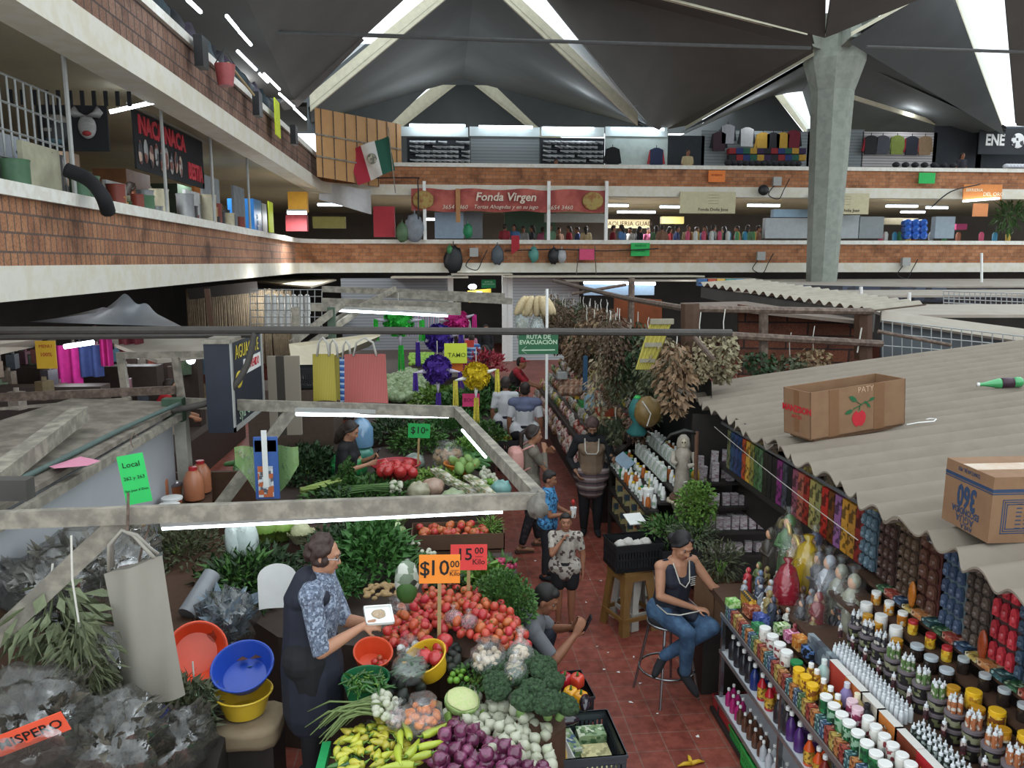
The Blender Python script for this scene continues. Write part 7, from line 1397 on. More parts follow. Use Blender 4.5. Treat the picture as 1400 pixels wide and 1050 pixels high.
def cuke(): return tag(B().tube([(-.1,0,0),(-.08,0,0),(0,.006,0),(.08,0,0),(.1,0,0)],[.008,.022,.026,.022,.008],10).ob('cucumber',mk('cucumber_skin','3f6a34',.45,.25,30,rnd=.15),smooth=True),'','cucumber')
strew(cuke(),[p for p in heap([(615,612),(625,590),(655,600),(672,632),(650,640)],1.0,.085,.1)[0]][:44],'green cucumber heaped beside the side beam','cucumbers by the side beam',.25); strew(cuke(),[p for p in heap([(318,650),(325,622),(372,618),(385,640),(350,668)],1.0,.13,.1)[0]][:36],'dark green squash in the heap at the left of the middle stall','dark squashes',.25,(1.3,1.7))
bagged('open clear bag of potatoes on the middle stall',at(612,628,z=1.1),.2,mk('potato_skin','9a7a54',.8,.2),40,.04,neck=False); bowl('orange bowl of chayote squash on the middle stall','c8762c',.22,.12,at(630,645,z=1.0))
strew(tag(B().sph((0,0,0),(.06,.06,.085),12,9,fn=lambda d: 1 + .08*math.cos(8*math.atan2(d.y,d.x))).ob('chayote',mk('chayote_skin','7a9a54',.5,.15,rnd=.1),smooth=True),'','chayote'),[tuple(at(x,y,z=1.12)) for x,y in ((620,630),(632,634),(642,640),(628,640),(640,628),(650,634))],'pale green chayote in the orange bowl','chayotes')
for i,(x,y) in enumerate(((612,660),(628,666),(640,672),(606,652),(652,662),(662,672))): b = B(); b.bb(-.05,.05,-.2,.2,0,.04); b.sph((0,0,.05),(.045,.18,.03),10,6); tag(b.ob('vegetable_tray',printmat('wrapped_tray',['b5b09a','7d8a64','a0906a','c2beb0'],30),smooth=SM,loc=at(x,y,z=1.02 + .02*i),rot=(.2,0,.75 + J(.1))),'wrapped foam tray of cut vegetables on the middle stall','tray','wrapped trays of cut vegetables')
for x,y,c_,r,lb in ((572,672,'a09a80',.13,'net bag of green beans on the middle stall'),(592,666,'a88a78',.13,'bag of pink garlic on the middle stall'),(620,684,'8f9c78',.15,'bag of chopped nopal on the middle stall'),(475,640,'2a8a4a',.24,'bright green plastic bag on the middle stall'),(495,622,'4a8a78',.16,'teal green bag behind the bright green bag'),(685,668,'6f9a94',.12,'pale teal bag at the aisle end of the middle stall'),(566,632,'7a847c',.14,'glassy box bag behind the red bowl')): t = thing('goods_bag',lb,'bag',at(x,y,z=1.1)); B().sph((0,0,0),(r,r*.8,r*.85),16,10,fn=lump(1,x,amp=.14)).ob('bag_body',mk('bagfill_' + c_,c_,.35,.3,14,spec=.7),t,True)
strew(tag(B().sph((0,0,0),(.03,.03,.045),9,7).ob('white_squash',m_wonion,smooth=True),'','squash'),[tuple(at(668 + J(12),650 + J(12),z=1.05 + J(.03))) for _ in range(22)],'small white squash at the aisle end of the middle stall','white squashes',.6); strew(tag(B().sph((0,0,0),.035,9,7).ob('tomatillo',mk('tomatillo','5f8a2c',.4),smooth=True),'','tomatillo'),[tuple(at(668 + J(9),662 + J(5),z=1.05 + J(.02))) for _ in range(18)],'green tomatillo at the aisle end of the middle stall','tomatillos',.6)
bush('curly green herb heap at the back of the middle stall',m_green,at(620,588,z=1.0),.5,.3,900,.1,.045,52,half=1); bush('dark herbs at the far left of the middle stall',m_dgreen,at(470,690,z=.95),.3,.15,300,.1,.04,53,half=1)
bush('mixed green heap behind the red bowl',m_green,at(572,612,z=.98),.4,.3,600,.11,.05,57,half=1); bush('dark leafy heap at the far side of the middle stall',m_dgreen,at(540,598,z=1.0),.45,.3,500,.12,.05,58,half=1); bush('pale leafy heap beside the potatoes',m_lgreen,at(640,622,z=.98),.3,.2,300,.1,.06,59,half=1)
for i in range(16): b = B(); b.poly([(J(.015),J(.015),0),(.02,J(.01),0),(.024,.02,.003),(J(.01),.024,0)]); tag(b.ob('paper_scrap',m_white,loc=(.95 + 1.1*R.random(),5.2 + 4.5*R.random(),.004),rot=(0,0,R.uniform(0,6))),'tiny white scrap lying on the red floor tiles of the aisle','litter','white scraps on the aisle floor')
b = B(); [b.tube([(0,0,.015),(.06*math.cos(a),.06*math.sin(a),.02),(.11*math.cos(a),.11*math.sin(a),.008)],[.018,.015,.004],6) for a in (.2,1.5,3.3)]; tag(b.ob('banana_peel',mk('yellow_peel','d0a52c',.5),smooth=True,loc=at(945,1046,z=0)),'yellow peel lying on the aisle floor at the bottom edge','peel')
bush('bed of green leaves across the front of the middle stall',m_green,at(500,680,z=.96),.75,.1,700,.12,.05,54,half=1); bush('bed of leaves under the wrapped trays',m_lgreen,at(600,655,z=.96),.35,.06,300,.1,.05,55,half=1); bush('leafy broccoli rabe at the aisle side of the middle stall',m_green,at(665,600,z=.98),.3,.25,420,.1,.05,56,half=1)
table('dark table of the middle stall',[(-2.4,8.6),(.45,8.3),(.6,11.6),(-.6,11.9),(-2.4,10.6)],.96)
t = thing('water_jug','large clear blue water jug behind the middle stall','jug',at(494,585,Y=10.6)); B().lathe([(.15,-.25),(.16,-.2),(.16,.0),(.1,.1),(.035,.14),(.035,.22)],18,fn=lambda a,z: 1).ob('jug_body',mk('blue_water_jug','6a8fae',.12,.15,8,spec=.9),t,SM); B().lathe([(.04,.2),(.04,.26),(.001,.26)],12).ob('cap',mk('blue_cap','2f5fae',.4),t,SM)
# ================================================================ REAR LEFT STALLS, PINATAS, BAGS
def pinata(label,p,r,c_,cones,rz=0,tc=None):
    t = thing('star_pinata',label,'pinata',p,rz); m_ = mk('tissue_' + c_,c_,.8,.3,30); q = random.Random(3); b = B()
    for i in range(260):
        u = q.uniform(-1,1); a = q.uniform(0,6.28); s_ = math.sqrt(1 - u*u); d = Vector((s_*math.cos(a),s_*math.sin(a),u)); b.leaf(d*r*.75,d + Vector((q.uniform(-.6,.6),q.uniform(-.6,.6),q.uniform(-.6,.6))),(q.uniform(-1,1),1,q.uniform(-1,1)),r*.5,r*.4,0,.8)
    b.sph((0,0,0),r*.8,12,8); b.ob('tissue_ball',m_,t)
    mt = mk('tissue_' + (tc or c_),tc or c_,.8,.3,30)
    for a,e in cones:
        d = Vector((math.cos(a),-.25,math.sin(a))); B().tube([d*r*.7,d*r*1.75],[r*.24,r*.05],8).ob('cone',mk('pinata_cone','bfb6c4',.5,.1) if not tc else m_white,t,True); b = B(); tip = d*r*1.75
        for k in range(16): x = q.uniform(-.16,.16)*r; b.slab([tip + Vector((x,J(.1)*r,0)),tip + Vector((x + .07*r,0,0)),tip + Vector((x*1.5 + .06*r,J(.1)*r,-r*e*q.uniform(.8,1.1))),tip + Vector((x*1.5,J(.1)*r,-r*e))],(0,.003,0))
        b.ob('tassel',mt,t)
    B().tube([(0,0,r*.7),(0,0,r*2.2)],.006,4).ob('string',m_string,t); return t
pinata('purple star pinata hanging over the rear stalls',at(598,505,Y=12),.2,'4a2a8a',[(3.25,1.4),(-1.55,1.6),(-.1,1.2)]); pinata('yellow star pinata with white cones hanging by the aisle',at(651,514,Y=11.5),.18,'d0b41f',[(.35,1.9),(3.3,2.1),(-1.6,2.0)],tc='cfc04a'); pinata('violet star pinata behind the purple one',at(600,462,Y=15),.24,'44288c',[(3.3,1.9),(.2,2.0),(-1.2,1.5)]); pinata('lime green star pinata at the rear stall lamp',at(545,440,Y=15),.25,'2fb03a',[(3.0,1.6),(.1,1.6),(-1.5,1.9)]); pinata('magenta star pinata near the far end of the aisle',at(624,440,Y=18),.25,'d0308a',[(3.0,1.4),(.4,1.6),(-1.4,1.4)])
def tote(label,x,y0,y1,w_,Y,m_,handles=True):
    a = at(x,y0,Y=Y); h_ = a.z - at(x,y1,Y=Y).z; t = thing('market_bag',label,'bag',a); b = B()
    for s_ in (-1,1): b.grid(lambda u,v: ((u - .5)*w_*(1 + .08*v),s_*.03*math.sin(u*3.14)*(.4 + v),-h_*v + (.02*math.sin(u*3.14) if v > .9 else 0)),10,8)
    b.ob('bag_body',m_,t,True)
    if handles:
        for s_ in (-1,1): B().tube([(-w_*.28,.02*s_,-.02),(-w_*.2,.02*s_,.12),(0,.02*s_,.17),(w_*.2,.02*s_,.12),(w_*.28,.02*s_,-.02)],.01,6).ob('handle',mk('pale_handle','b0aca4',.5),t,True)
mb = lambda n,c,s=60,ax='X': bandmat('woven_' + n,c,s,ax,.6)
tote('coral striped woven market bag hanging on the second frame beam',499,484,552,.42,8.2,mb('coral',['94433f','a8594e','823a36'])); tote('mustard yellow woven market bag at the left of the hanging bags',442,484,549,.22,8.2,mb('yellow',['8f8224','847620','9c8f34'])); tote('second yellow woven market bag behind the first',456,486,548,.16,8.3,mb('yellow',['8f8224'])); tote('green woven market bag between the yellow and blue bags',462,488,548,.1,8.36,mb('green',['3f6a44','5a8a5c']),False); tote('blue checked market bag between the yellow and coral bags',474,488,550,.15,8.28,mb('blue',['3a66a8','a9bcd4','2c4f8a'],16,'Z')); tote('pink woven market bag edge behind the blue checked bag',467,486,548,.1,8.42,mb('pink',['a85a78','c07a94']),False)
tote('striped pink and blue market bag hanging in the rear stall',575,428,460,.8,17,mb('mixed',['a88a98','6a8a9a','c0a8b0','8a5a78','7a9aa0'],9),False)
sign('yellow-green star price card among the pinatas',at(623,483,Y=12.5),.36,.32,'c3cf3f',[('TAMO',.1,.05,-.1)],ink='5a6a1c'); sign('hot pink price card under the yellow pinata',at(644,547,Y=11.8),.26,.2,'e0407a',[('BOOT',.08,0,0)],ink='8a1c3c'); sign('small orange price card behind the purple pinata',at(625,502,Y=12.6),.18,.14,'d9702c',[]); sign('small red-orange price card at the flower stall',at(642,470,Y=18),.2,.16,'d0483a',[])
pl = [(x,y,z) for x,y,z in heap([(525,545),(530,520),(560,505),(590,535),(575,552)],1.05,.24,.15)[0]]; strew(tag(B().sph((0,0,0),.12,12,8,fn=lump(1,5,amp=.1)).ob('cabbage',mk('rear_cabbage','8aa070',.6,.25,14,c2='a9b894'),smooth=True),'','cabbage'),pl,'pale green cabbage in the heap behind the second frame beam','rear cabbages')
strew(tag(B().sph((0,0,0),.05,9,7).ob('lime',mk('bright_lime','86b03c',.4,.1,rnd=.15),smooth=True),'','lime'),heap([(560,498),(560,486),(590,482),(598,496)],1.1,.12,.12)[0],'lime heaped on the crate behind the pinatas','limes behind the pinatas')
for lb,m_,x,y,z,r,h_,n,s_ in (('green leafy heap under the yellow pinata',m_green,640,560,1.0,.6,.35,700,61),('pale green heap beside the rear cabbages',m_lgreen,600,552,1.0,.5,.3,500,62),('dark green heap at the aisle end of the rear stall',m_dgreen,672,545,1.0,.5,.35,500,63),('red flower bunch at the far stall by the aisle',leafmat('red_petals','b03a40','8a2430'),660,508,1.0,.6,.5,300,64)): bush(lb,m_,at(x,y,z=z),r,h_,n,.16,.08,s_,half=1)
table('dark table of the rear stall with the cabbages',[(-1.6,12.6),(.75,12.4),(.8,17),(-1.8,17.5)],.97); table('dark table of the farthest stall left of the aisle',[(-3.5,18.5),(.3,18.5),(.3,24.5),(-3.5,24.5)],1.0)
crate('produce_crate','black crate on the cabinet left of the yellow bags','1f2022',(.6,.4,.26),at(415,528,Y=10.5),.05); tag(B().bb(-2.6,-1.5,10.3,11.2,0,2.05).ob('tall_cabinet',mk('brown_cabinet','4a3a30',.7,.2)),'brown cabinet under the black crate left of the market bags','cabinet')
tag(B().slab([at(395,470,z=2.55),at(520,455,z=2.55),at(505,470,z=2.3),at(400,505,z=2.3)],(0,0,-.05)).ob('cream_roof_board',mk('cream_roof','b5ab94',.85,.15,3)),'cream roof board behind the black crate','roof board')
for i,(x,y,c_) in enumerate(((693,575,'2b2b2e'),(686,600,'2b2b2e'))): crate('produce_crate',['black crate of garlic standing on the aisle floor','black crate of yellow squash on the aisle floor'][i],c_,(.5,.45,.3),at(x,y + 22,z=.5),0); bush(['white garlic heap in the crate on the aisle floor','yellow squash heap in the crate on the aisle floor'][i],[m_wonion,leafmat('squash','b5a83c','8a8a30')][i],tuple(at(x,y + 22,z=.5) + Vector((0,0,.2))),.2,.1,160,.08,.06,70 + i,half=1)
t = thing('clear_parcel','clear bag of goods standing on the aisle floor by the man with the red cap','bag',at(690,560,Y=15)); B().sph((0,0,0),(.2,.2,.3),14,9,fn=lump(1,88)).ob('bag_body',FB,t,True)
# dark cooler box with painted sign hanging behind the partition
t = thing('cooler_box','dark box with a painted avocado sign behind the second frame beam','cooler',(-2.4,7.95,2.0)); B().bb(0,.25,0,1.35,0,.9).ob('box_body',mk('dark_navy_panel','1f2430',.5,.2,4),t); B().bb(-.01,.26,-.02,1.37,.9,.94).ob('box_top',m_dusty,t)
for q_ in ((.25,.262,0,.06,0,.9),(.25,.262,1.29,1.35,0,.9),(.25,.262,0,1.35,0,.05)): B().bb(*q_).ob('frame_strip',m_lampbody,t)
my = mk('sign_yellow','c9b43a',.6); text('AGUACATE',.2,my,t,(.256,.68,.78),(math.pi/2,0,math.pi/2),.002,sx=.95); B().bb(.25,.256,.5,1.25,.52,.68).ob('white_strip',m_white,t); text('BIENVENIDO',.13,m_red_ink,t,(.258,.87,.6),(math.pi/2,0,math.pi/2),.002,sx=.8); B().sph((.252,.3,.5),(.006,.14,.09),14,8).ob('painted_avocado',my,t,True); B().sph((.258,.26,.5),(.004,.05,.045),10,8).ob('painted_stone',m_red_ink,t,True); text('sya Co',.2,m_sletter,t,(.256,.5,.15),(math.pi/2,0,math.pi/2),.002)
tag(B().bb(-2.12,-1.75,9.4,9.46,1.65,2.6).ob('plank_wall',bandmat('pale_planks',['8a8072','8a8072','8a8072','3a342e'],2.6,'X',.8)),'pale plank wall behind the cooler box','plank wall'); tag(B().bb(-3.4,-2.1,8.5,8.56,0,1.45).ob('brown_crate_wall',m_wood),'brown board wall under the cooler box','wall boards')
# grey tarpaulin and the stalls under the left gallery
b = B(); c0,c1,c2,c3 = at(40,440,z=2.85),at(250,447,z=2.85),at(215,425,z=3.0),at(130,428,z=3.05); b.grid(lambda u,v: tuple(Vector(c0).lerp(c1,u).lerp(Vector(c3).lerp(c2,u),v) + Vector((0,0,.2*math.sin(u*3.14) ** 2*v + .05*math.sin(u*17)*v))),30,8); tag(b.ob('tarpaulin',mk('grey_tarpaulin','6c6f72',.4,.2,3,spec=.6),smooth=True),'grey tarpaulin draped over the stall at the left','tarpaulin')
for lb,P,m_ in (('dusty roof sheet below the tarpaulin',[(130,460,2.6),(300,462,2.6),(345,478,2.5),(215,492,2.45)],m_slab),('dark roof sheet at the left edge under the tarpaulin',[(-40,470,2.7),(60,458,2.7),(45,470,2.55),(-40,488,2.55)],m_slab),('long cream stall roof in front of the left gallery',[(219,372,3.12),(410,372,3.12),(460,382,3.05),(425,392,3.0)],mk('cream_stall_roof','c2b9a4',.8,.12,3))): roofslab(lb,[at(x,y,z=z) for x,y,z in P],.05,m_)
tag(B().tube([at(-40,462,Y=8.4),at(345,458,Y=8.4)],.03,7).ob('long_pipe',m_pipe,smooth=SM),'second long pipe just below the first at the left','pipe'); fbeam('reddish-brown beam crossing at the far left',at(-40,545,Y=9),at(240,533,Y=9),.06,.09,m_rust); fbeam('thin pale bar under the reddish-brown beam',at(-40,562,Y=8.7),at(180,545,Y=8.9),.03,.03,m_dusty)
for x,y0,y1,Y,m_,lb in ((165,488,545,10,m_dusty,'left leaning grey post of the red-shirted keeper\'s stall'),(240,488,545,10,m_dusty,'right grey post of the red-shirted keeper\'s stall'),(283,395,455,14,m_wood,'dark timber post by the reed screen')): fbeam(lb,at(x,y0,Y=Y),at(x + 8,y1,Y=Y),.08,.08,m_)
tag(B().beam(at(160,486,Y=10),at(282,484,Y=10),.06,.08).ob('frame_beam',m_dusty),'grey beam over the red-shirted keeper\'s stall','beam')
sign('yellow poster hanging in the left stall',at(63,485,Y=10.5),.25,.36,'d0a52c',[('MENU',.06,0,.3),('100%',.07,0,.0)],ink='a83020',name='poster')
for i,(x,y,w_,h_,c_,lb) in enumerate(((88,490,.3,.55,'b0207a','large magenta cloth hanging in the left stall'),(143,480,.12,.4,'a81f70','narrow magenta cloth hanging in the left stall'),(118,490,.3,.45,'2c3a6a','navy cloth hanging in the left stall'),(178,478,.25,.3,'5a1c24','dark red cloth hanging in the left stall'))):
    a = at(x,y - 18,Y=11.5); b = B(); b.grid(lambda u,v: (a.x + (u - .5)*w_*1.3,a.y + .05*math.sin(u*14),a.z - h_*v),14,4); tag(b.ob('hanging_cloth',mk('cloth_' + c_,c_,.8,.25,12),smooth=True),lb,'cloth')
tubelamp('bright tube lamp in the left stall beside the magenta cloth',at(88,474,Y=10.5),at(128,468,Y=10.5),.03,False)
t = thing('bulb_lamp','round white bulb shining behind the partition','lamp',at(261,492,Y=11)); B().sph((0,0,0),.06,12,8).ob('bulb',m_fluo,t,True); B().lathe([(.03,.05),(.03,.12),(.001,.12)],8).ob('socket',m_black,t)
person('person in black reaching up to goods in the left stall',(-5.6,12.2,.15),2.2,H=1.6,topm=m_blackc,sleeve=.4,pants=m_blackc,hair='long',vox=.02,el={-1: (.25,-.22,1.3),1: (.1,.25,1.05)},wr={-1: (.4,-.2,1.5),1: (.2,.25,.9)})
goods = ['5a4a44','7a3c34','3a4048','6a5a3c','4a5a44','8a7a6c','34303a','7a5460','93887c','2c4a5a']; gn = ['brown','brick red','slate','tan','green','pale grey','dark plum','dusty pink','cream','petrol blue']
q = random.Random(12); gp = {}
for k in range(230):
    i = q.randrange(10); Y = q.uniform(9.2,16.5); X = -4.2 - q.random()*4.2; z = q.uniform(.75,2.2)*(1 if X < -4.6 else .75)
    if i not in gp: b = B(); b.box((0,0,.1),(.16,.12,.22)); b.lathe([(.03,.2),(.03,.26),(.001,.26)],6); gp[i] = o = b.ob('stall_item',mk('goods_' + goods[i],goods[i],.5,.35,20,spec=.6))
    else: o = gp[i].copy(); COL.objects.link(o)
    o.location = (X,Y,z); o.rotation_euler = (0,0,q.uniform(0,6)); tag(o,'%s item crowding the dim stalls under the left gallery' % gn[i],'goods','%s items in the left stalls' % gn[i])
tag(B().bb(-8.6,-4.3,9,16.8,.0,.72).ob('stall_table',m_rail),'dark table of the dim stalls under the left gallery','table')
for k,Y in enumerate((10.5,12.5,14.5)): tag(B().bb(-8.5,-4.5,Y,Y + .3,.72,2.1).ob('stall_rack',m_rail),['nearest','middle','farthest'][k] + ' dark rack in the stalls under the left gallery','rack')
b = B()
for i in range(90): p = at(255 + 1.6*i,398 + J(4),Y=21); b.tube([p,p - Vector((J(.05),0,1.9 + J(.2)))],.035,5)
tag(b.ob('reed_screen',mk('reed_stems','5f523f',.8,.4,10)),'screen of dried reed bundles under the left gallery','reeds',kind='stuff'); fbeam('dark board across the reed screen',at(258,402,Y=20.8),at(352,392,Y=20.8),.06,.28,m_blackwood)
for i in range(14): p = at(366 + 9*(i % 7),412 + 22*(i // 7),Y=19); tag(B().lathe([(.07,-.3),(.07,.1),(.04,.16),(.001,.17)],8).ob('white_bottle',m_white,smooth=SM,loc=p),'white bottle on the wire rack beside the reed screen','bottle','white bottles on the wire rack')
wiregrid('wire rack of white bottles beside the reed screen',at(342,396,Y=18.8),at(440,396,Y=18.8),at(440,452,Y=18.8),at(342,452,Y=18.8),10,6,.012,m_wire)
# ground floor shops behind the aisle
for x0,x1,m_,lb in ((466,612,bandmat('grey_shutter',['8d9194','7a7e82'],9,'Z',.5),'grey roller shutter at the far left of the ground shops'),(694,792,bandmat('pale_shutter',['b5b8b8','9ea2a4'],9,'Z',.5),'pale roller shutter behind the loofahs')): a,c = at(x0,390,Y=29.6),at(x1,390,Y=29.6); tag(B().bb(a.x,c.x,29.6,29.66,0,3.1).ob('roller_shutter',m_),lb,'shutter')
for x,lb in ((616,'white post left of the passage'),(690,'wide white post right of the passage'),(697,'narrow white post beside the wide one')): a = at(x,390,Y=29.4); tag(B().bb(a.x - .1,a.x + .1,29.3,29.5,0,3.2).ob('shop_post',m_white),lb,'post')
for x0,x1,y,lb in ((535,640,378,'cream ledge over the shutters at the left of the passage'),(617,700,374,'cream ledge over the passage'),(690,960,377,'long cream ledge right of the passage')): a,c = at(x0,y,Y=28.6),at(x1,y,Y=28.6); tag(B().bb(a.x,c.x,28.3,29.9,a.z - .06,a.z).ob('shop_ledge',mk('cream_ledge','b5ad9c',.8,.15,3)),lb,'ledge')
s = at(668,388,Y=28.9); sign('small green evacuation sign over the passage',s,.52,.3,'1c7a48',[('RUTA DE',.07,0,.22),('EVACUACION',.07,0,-.05)],ink='a9c9b0',name='evacuation_sign'); s = at(656,404,Y=30.5); sign('yellow hanging sign in the passage',s,.9,.45,'b59a2c',[('UE',.3,-.3,0)],ink='3a2c14',rot=(0,-.1,0),name='shop_sign')
for i,(x,y) in enumerate(((655,402),(662,407),(646,392))): tag(B().sph((0,0,0),(.16,.16,.1),12,8).ob('ceiling_lamp',m_fluo,smooth=True,loc=at(x,y,Y=29.8)),['left round lamp in the passage','right round lamp in the passage','small round lamp high in the passage'][i],'lamp')
tubelamp('pale tube lamp over the stalls right of the loofahs',at(798,386,Y=28),at(896,388,Y=28),.05); tag(B().box(at(846,394,Y=28.3),(2.6,.1,.5)).ob('glass_case',mk('pale_blue_case','8fa4b8',.4,.1)),'pale blue case under the tube lamp at the far right stalls','case')
# ================================================================ THE GALLERIES
def point_light(x,y,z,pw):
    l = bpy.data.lights.new('tube_and_fill_light','POINT'); l.shadow_soft_size = .3; l.energy = pw; l.color = (.93,.97,1); o = bpy.data.objects.new('tube_and_fill_light',l); COL.objects.link(o); o.location = (x,y,z)
def lamp_area(x,y,z,sx,sy,pw,rx=0):
    l = bpy.data.lights.new('tube_and_fill_light','AREA'); l.shape = 'RECTANGLE'; l.size = sx; l.size_y = sy; l.energy = pw; l.color = (.93,.97,1); o = bpy.data.objects.new('tube_and_fill_light',l); COL.objects.link(o); o.location = (x,y,z); o.rotation_euler = (rx,0,0)
def ceiltube(label,p,L_,pw,rz=0,z=None,hang=0):
    t = thing('ceiling_tube',label,'lamp',p,rz); B().tube([(-L_/2,0,0),(L_/2,0,0)],.05,8).ob('tube',m_fluo,t); B().bb(-L_/2,L_/2,-.09,.09,.05,.1).ob('lamp_body',m_lampbody,t)
    if pw: lamp_area(p[0],p[1],p[2] - .08,L_,.12,pw*2)
for i,(x,y,Y,L_,pw) in enumerate(((840,281,34,1.2,60),(870,290,37,1.8,60),(1044,281,33,1.4,60),(918,283,34,1.0,50),(1233,282,33,1.4,60),(1281,284,34,1.0,40),(1248,290,37,1.2,40),(795,300,40,1.6,50),(455,280,33,1.2,60),(406,291,26,.6,50),(600,300,36,1.2,60))): ceiltube(['tube lamp under the gallery by the end of the long red banner','second tube lamp above the taqueria sign','tube lamp right of the cream menu banner','tube lamp at the left edge of the cream menu banner','tube lamp between the column and the orange stall','short tube lamp left of the orange stall','dim tube lamp deep behind the orange stall','tube lamp deep behind the red banner','tube lamp in the corner of the gallery','tube lamp at the left gallery by the yellow sign','tube lamp in the kitchen behind the red banner'][i],at(x,y,Y=Y),L_,pw)
t = thing('tube_lamp','slanting lit tube lamp under the left gallery','lamp',at(150,153,Y=13)); d = at(222,137,Y=13.3) - at(150,153,Y=13); B().tube([(0,0,0),d],.03,8).ob('tube',m_fluo,t); lamp_area(-5.8,15,6.1,1,.2,60); lamp_area(-6.5,22,6.1,1,.2,70)
for i,(x0,y0,x1,y1,Y) in enumerate(((257,0,274,16,11.5),(310,22,325,40,14),(327,43,343,61,15.5),(325,70,350,95,16.5),(355,101,366,112,18.5),(361,101,382,122,19),(382,128,402,146,21),(402,148,418,163,23))): tubelamp(['nearest','second','third','fourth','fifth','sixth','seventh','farthest'][i] + ' lit tube lamp over the upper left gallery',at(x0,y0,Y=Y),at(x1,y1,Y=Y + 1.2),.03,False)
point_light(-.5,37.5,9.6,160); point_light(10.5,36.5,9.3,140); point_light(-5.6,15,8.6,50); point_light(-5.6,23,8.6,50)  # first two: unseen fill lights added behind the shops to brighten the roof
# upper far shops
UY = 32.5
def ux(x,Y=UY): return at(x,200,Y=Y).x
def upanel(name,label,x0,x1,m_,y0=172,y1=232,Y=UY,cat='shop front',th=.1): a,c = at(x0,y0,Y=Y),at(x1,y1,Y=Y); return tag(B().bb(a.x,c.x,Y,Y + th,max(6.43,c.z),a.z).ob(name,m_),label,cat)
m_shut = bandmat('steel_shutter',['7c8386','6a7174'],8,'Z',.5); m_lit = mk('white_lit_fascia','c3cfd0',.5,.06,4); m_navyw = mk('dark_display_wall','24282e',.7,.2,6); m_slat = bandmat('white_slat_wall',['b9b4b4','8f8a8c'],9,'Z',.6)
for n_,lb,x0,x1,m_,y0 in (('display_wall','dark shoe display wall at the left of the upper gallery',556,642,m_navyw,188),('roller_shutter','steel shutter between the two shoe walls',644,737,m_shut,182),('display_wall','dark shoe display wall at the middle of the upper gallery',739,826,m_navyw,188),('lit_shop','bright clothes shop beside the middle shoe wall',828,912,mk('bright_shop_wall','a9b5b0',.6,.15,4),178),('dark_shop','dark shop with a steel header right of the bright shop',914,962,m_navyw,185),('roller_shutter','steel shutter behind the hanging jerseys',960,1105,m_shut,178),('roller_shutter','steel shutter right of the yellow jackets',1105,1178,m_shut,176),('slat_wall','white slat wall hung with jackets',1180,1278,m_slat,180),('display_wall','dark wall of small goods near the right edge',1278,1340,m_navyw,172),('display_wall','dark wall under the black name sign at the right edge',1338,1420,m_navyw,172)): upanel(n_,lb,x0,x1,m_,y0)
for i,(x0,x1) in enumerate(((548,640),(642,738),(740,826),(828,912))): upanel('lit_fascia',['lit white fascia over the left shoe wall','lit white fascia over the steel shutter','lit white fascia over the middle shoe wall','lit white fascia over the bright clothes shop'][i],x0,x1,m_lit,173,187,UY - .1)
for i,(x0,x1,y) in enumerate(((560,636,171),(655,728,173),(742,812,175),(836,908,176),(1313,1350,158),(1364,1420,170))): tubelamp(['tube lamp over the left shoe wall','tube lamp over the steel shutter','tube lamp over the middle shoe wall','tube lamp over the bright clothes shop','slanting tube lamp over the dark goods wall','tube lamp over the black name sign'][i],at(x0,y,Y=UY - .4),at(x1,y + (1 if i != 4 else -8),Y=UY - .4),.05,False)
for x,pw in ((600,110),(785,110),(870,100),(1030,110),(1230,110),(1360,100)): point_light(ux(x),31.9,9.6,pw*.35)
b = B(); b.grid(lambda u,v: (-.17 + .34*u,.05*math.cos(v*6.28)*(1 - .3*u),.03 + (.045 + .05*(1 - u) ** 2)*math.sin(v*6.28)*.8 + .02*(1 - u)),8,8); sp_ = b.ob('shoe',mk('white_shoe','b9bcbf',.5,.15,rnd=.3),smooth=True); fs_ = True
for k,(x0,x1,nm) in enumerate(((562,640,'left'),(743,822,'middle'))):
    for r_ in range(5):
        tag(B().bb(ux(x0),ux(x1),UY - .22,UY,at(x0,195 + 6.2*r_,Y=UY).z - .1,at(x0,195 + 6.2*r_,Y=UY).z - .07).ob('shoe_shelf',m_navyw),'%s shelf of the %s shoe wall' % (['top','second','third','fourth','lowest'][r_],nm),'shelf')
        for i in range(10):
            if R.random() < .12: continue
            o = sp_ if fs_ else sp_.copy()
            if not fs_: COL.objects.link(o)
            fs_ = False; o.location = (ux(x0) + (ux(x1) - ux(x0))*(i + .5)/10,UY - .14,at(x0,195 + 6.2*r_,Y=UY).z - .03); o.rotation_euler = (0,-.15,3.3 + J(.3)); tag(o,'pale sneaker on the shelves of the %s shoe wall' % nm,'shoe','sneakers on the %s shoe wall' % nm)
def shirt(label,x,y,c_,Y=UY - .4,s=1.0,c2=None,ln=.75):
    t = thing('hanging_shirt',label,'clothes',at(x,y,Y=Y)); m_ = mk('garment_' + c_,c_,.85,.15,8); w_ = .27*s; h_ = ln*s
    B().slab([(-.08*s,0,0),(.08*s,0,0),(w_,0,-.08*s),(w_*.92,0,-h_),(-w_*.92,0,-h_),(-w_,0,-.08*s)],(0,.09,0)).ob('shirt_body',m_,t); m2 = mk('garment_' + (c2 or c_),c2 or c_,.85,.15,8)
    for s_ in (-1,1): B().slab([(s_*w_,0,-.08*s),(s_*w_*1.35,.02,-.62*s),(s_*w_*1.05,.02,-.64*s),(s_*w_*.8,0,-.2*s)],(0,.09,0)).ob('sleeve',m2,t)
    B().tube([(0,.04,0),(0,.04,.1)],.015,5).ob('hook',m_black,t)
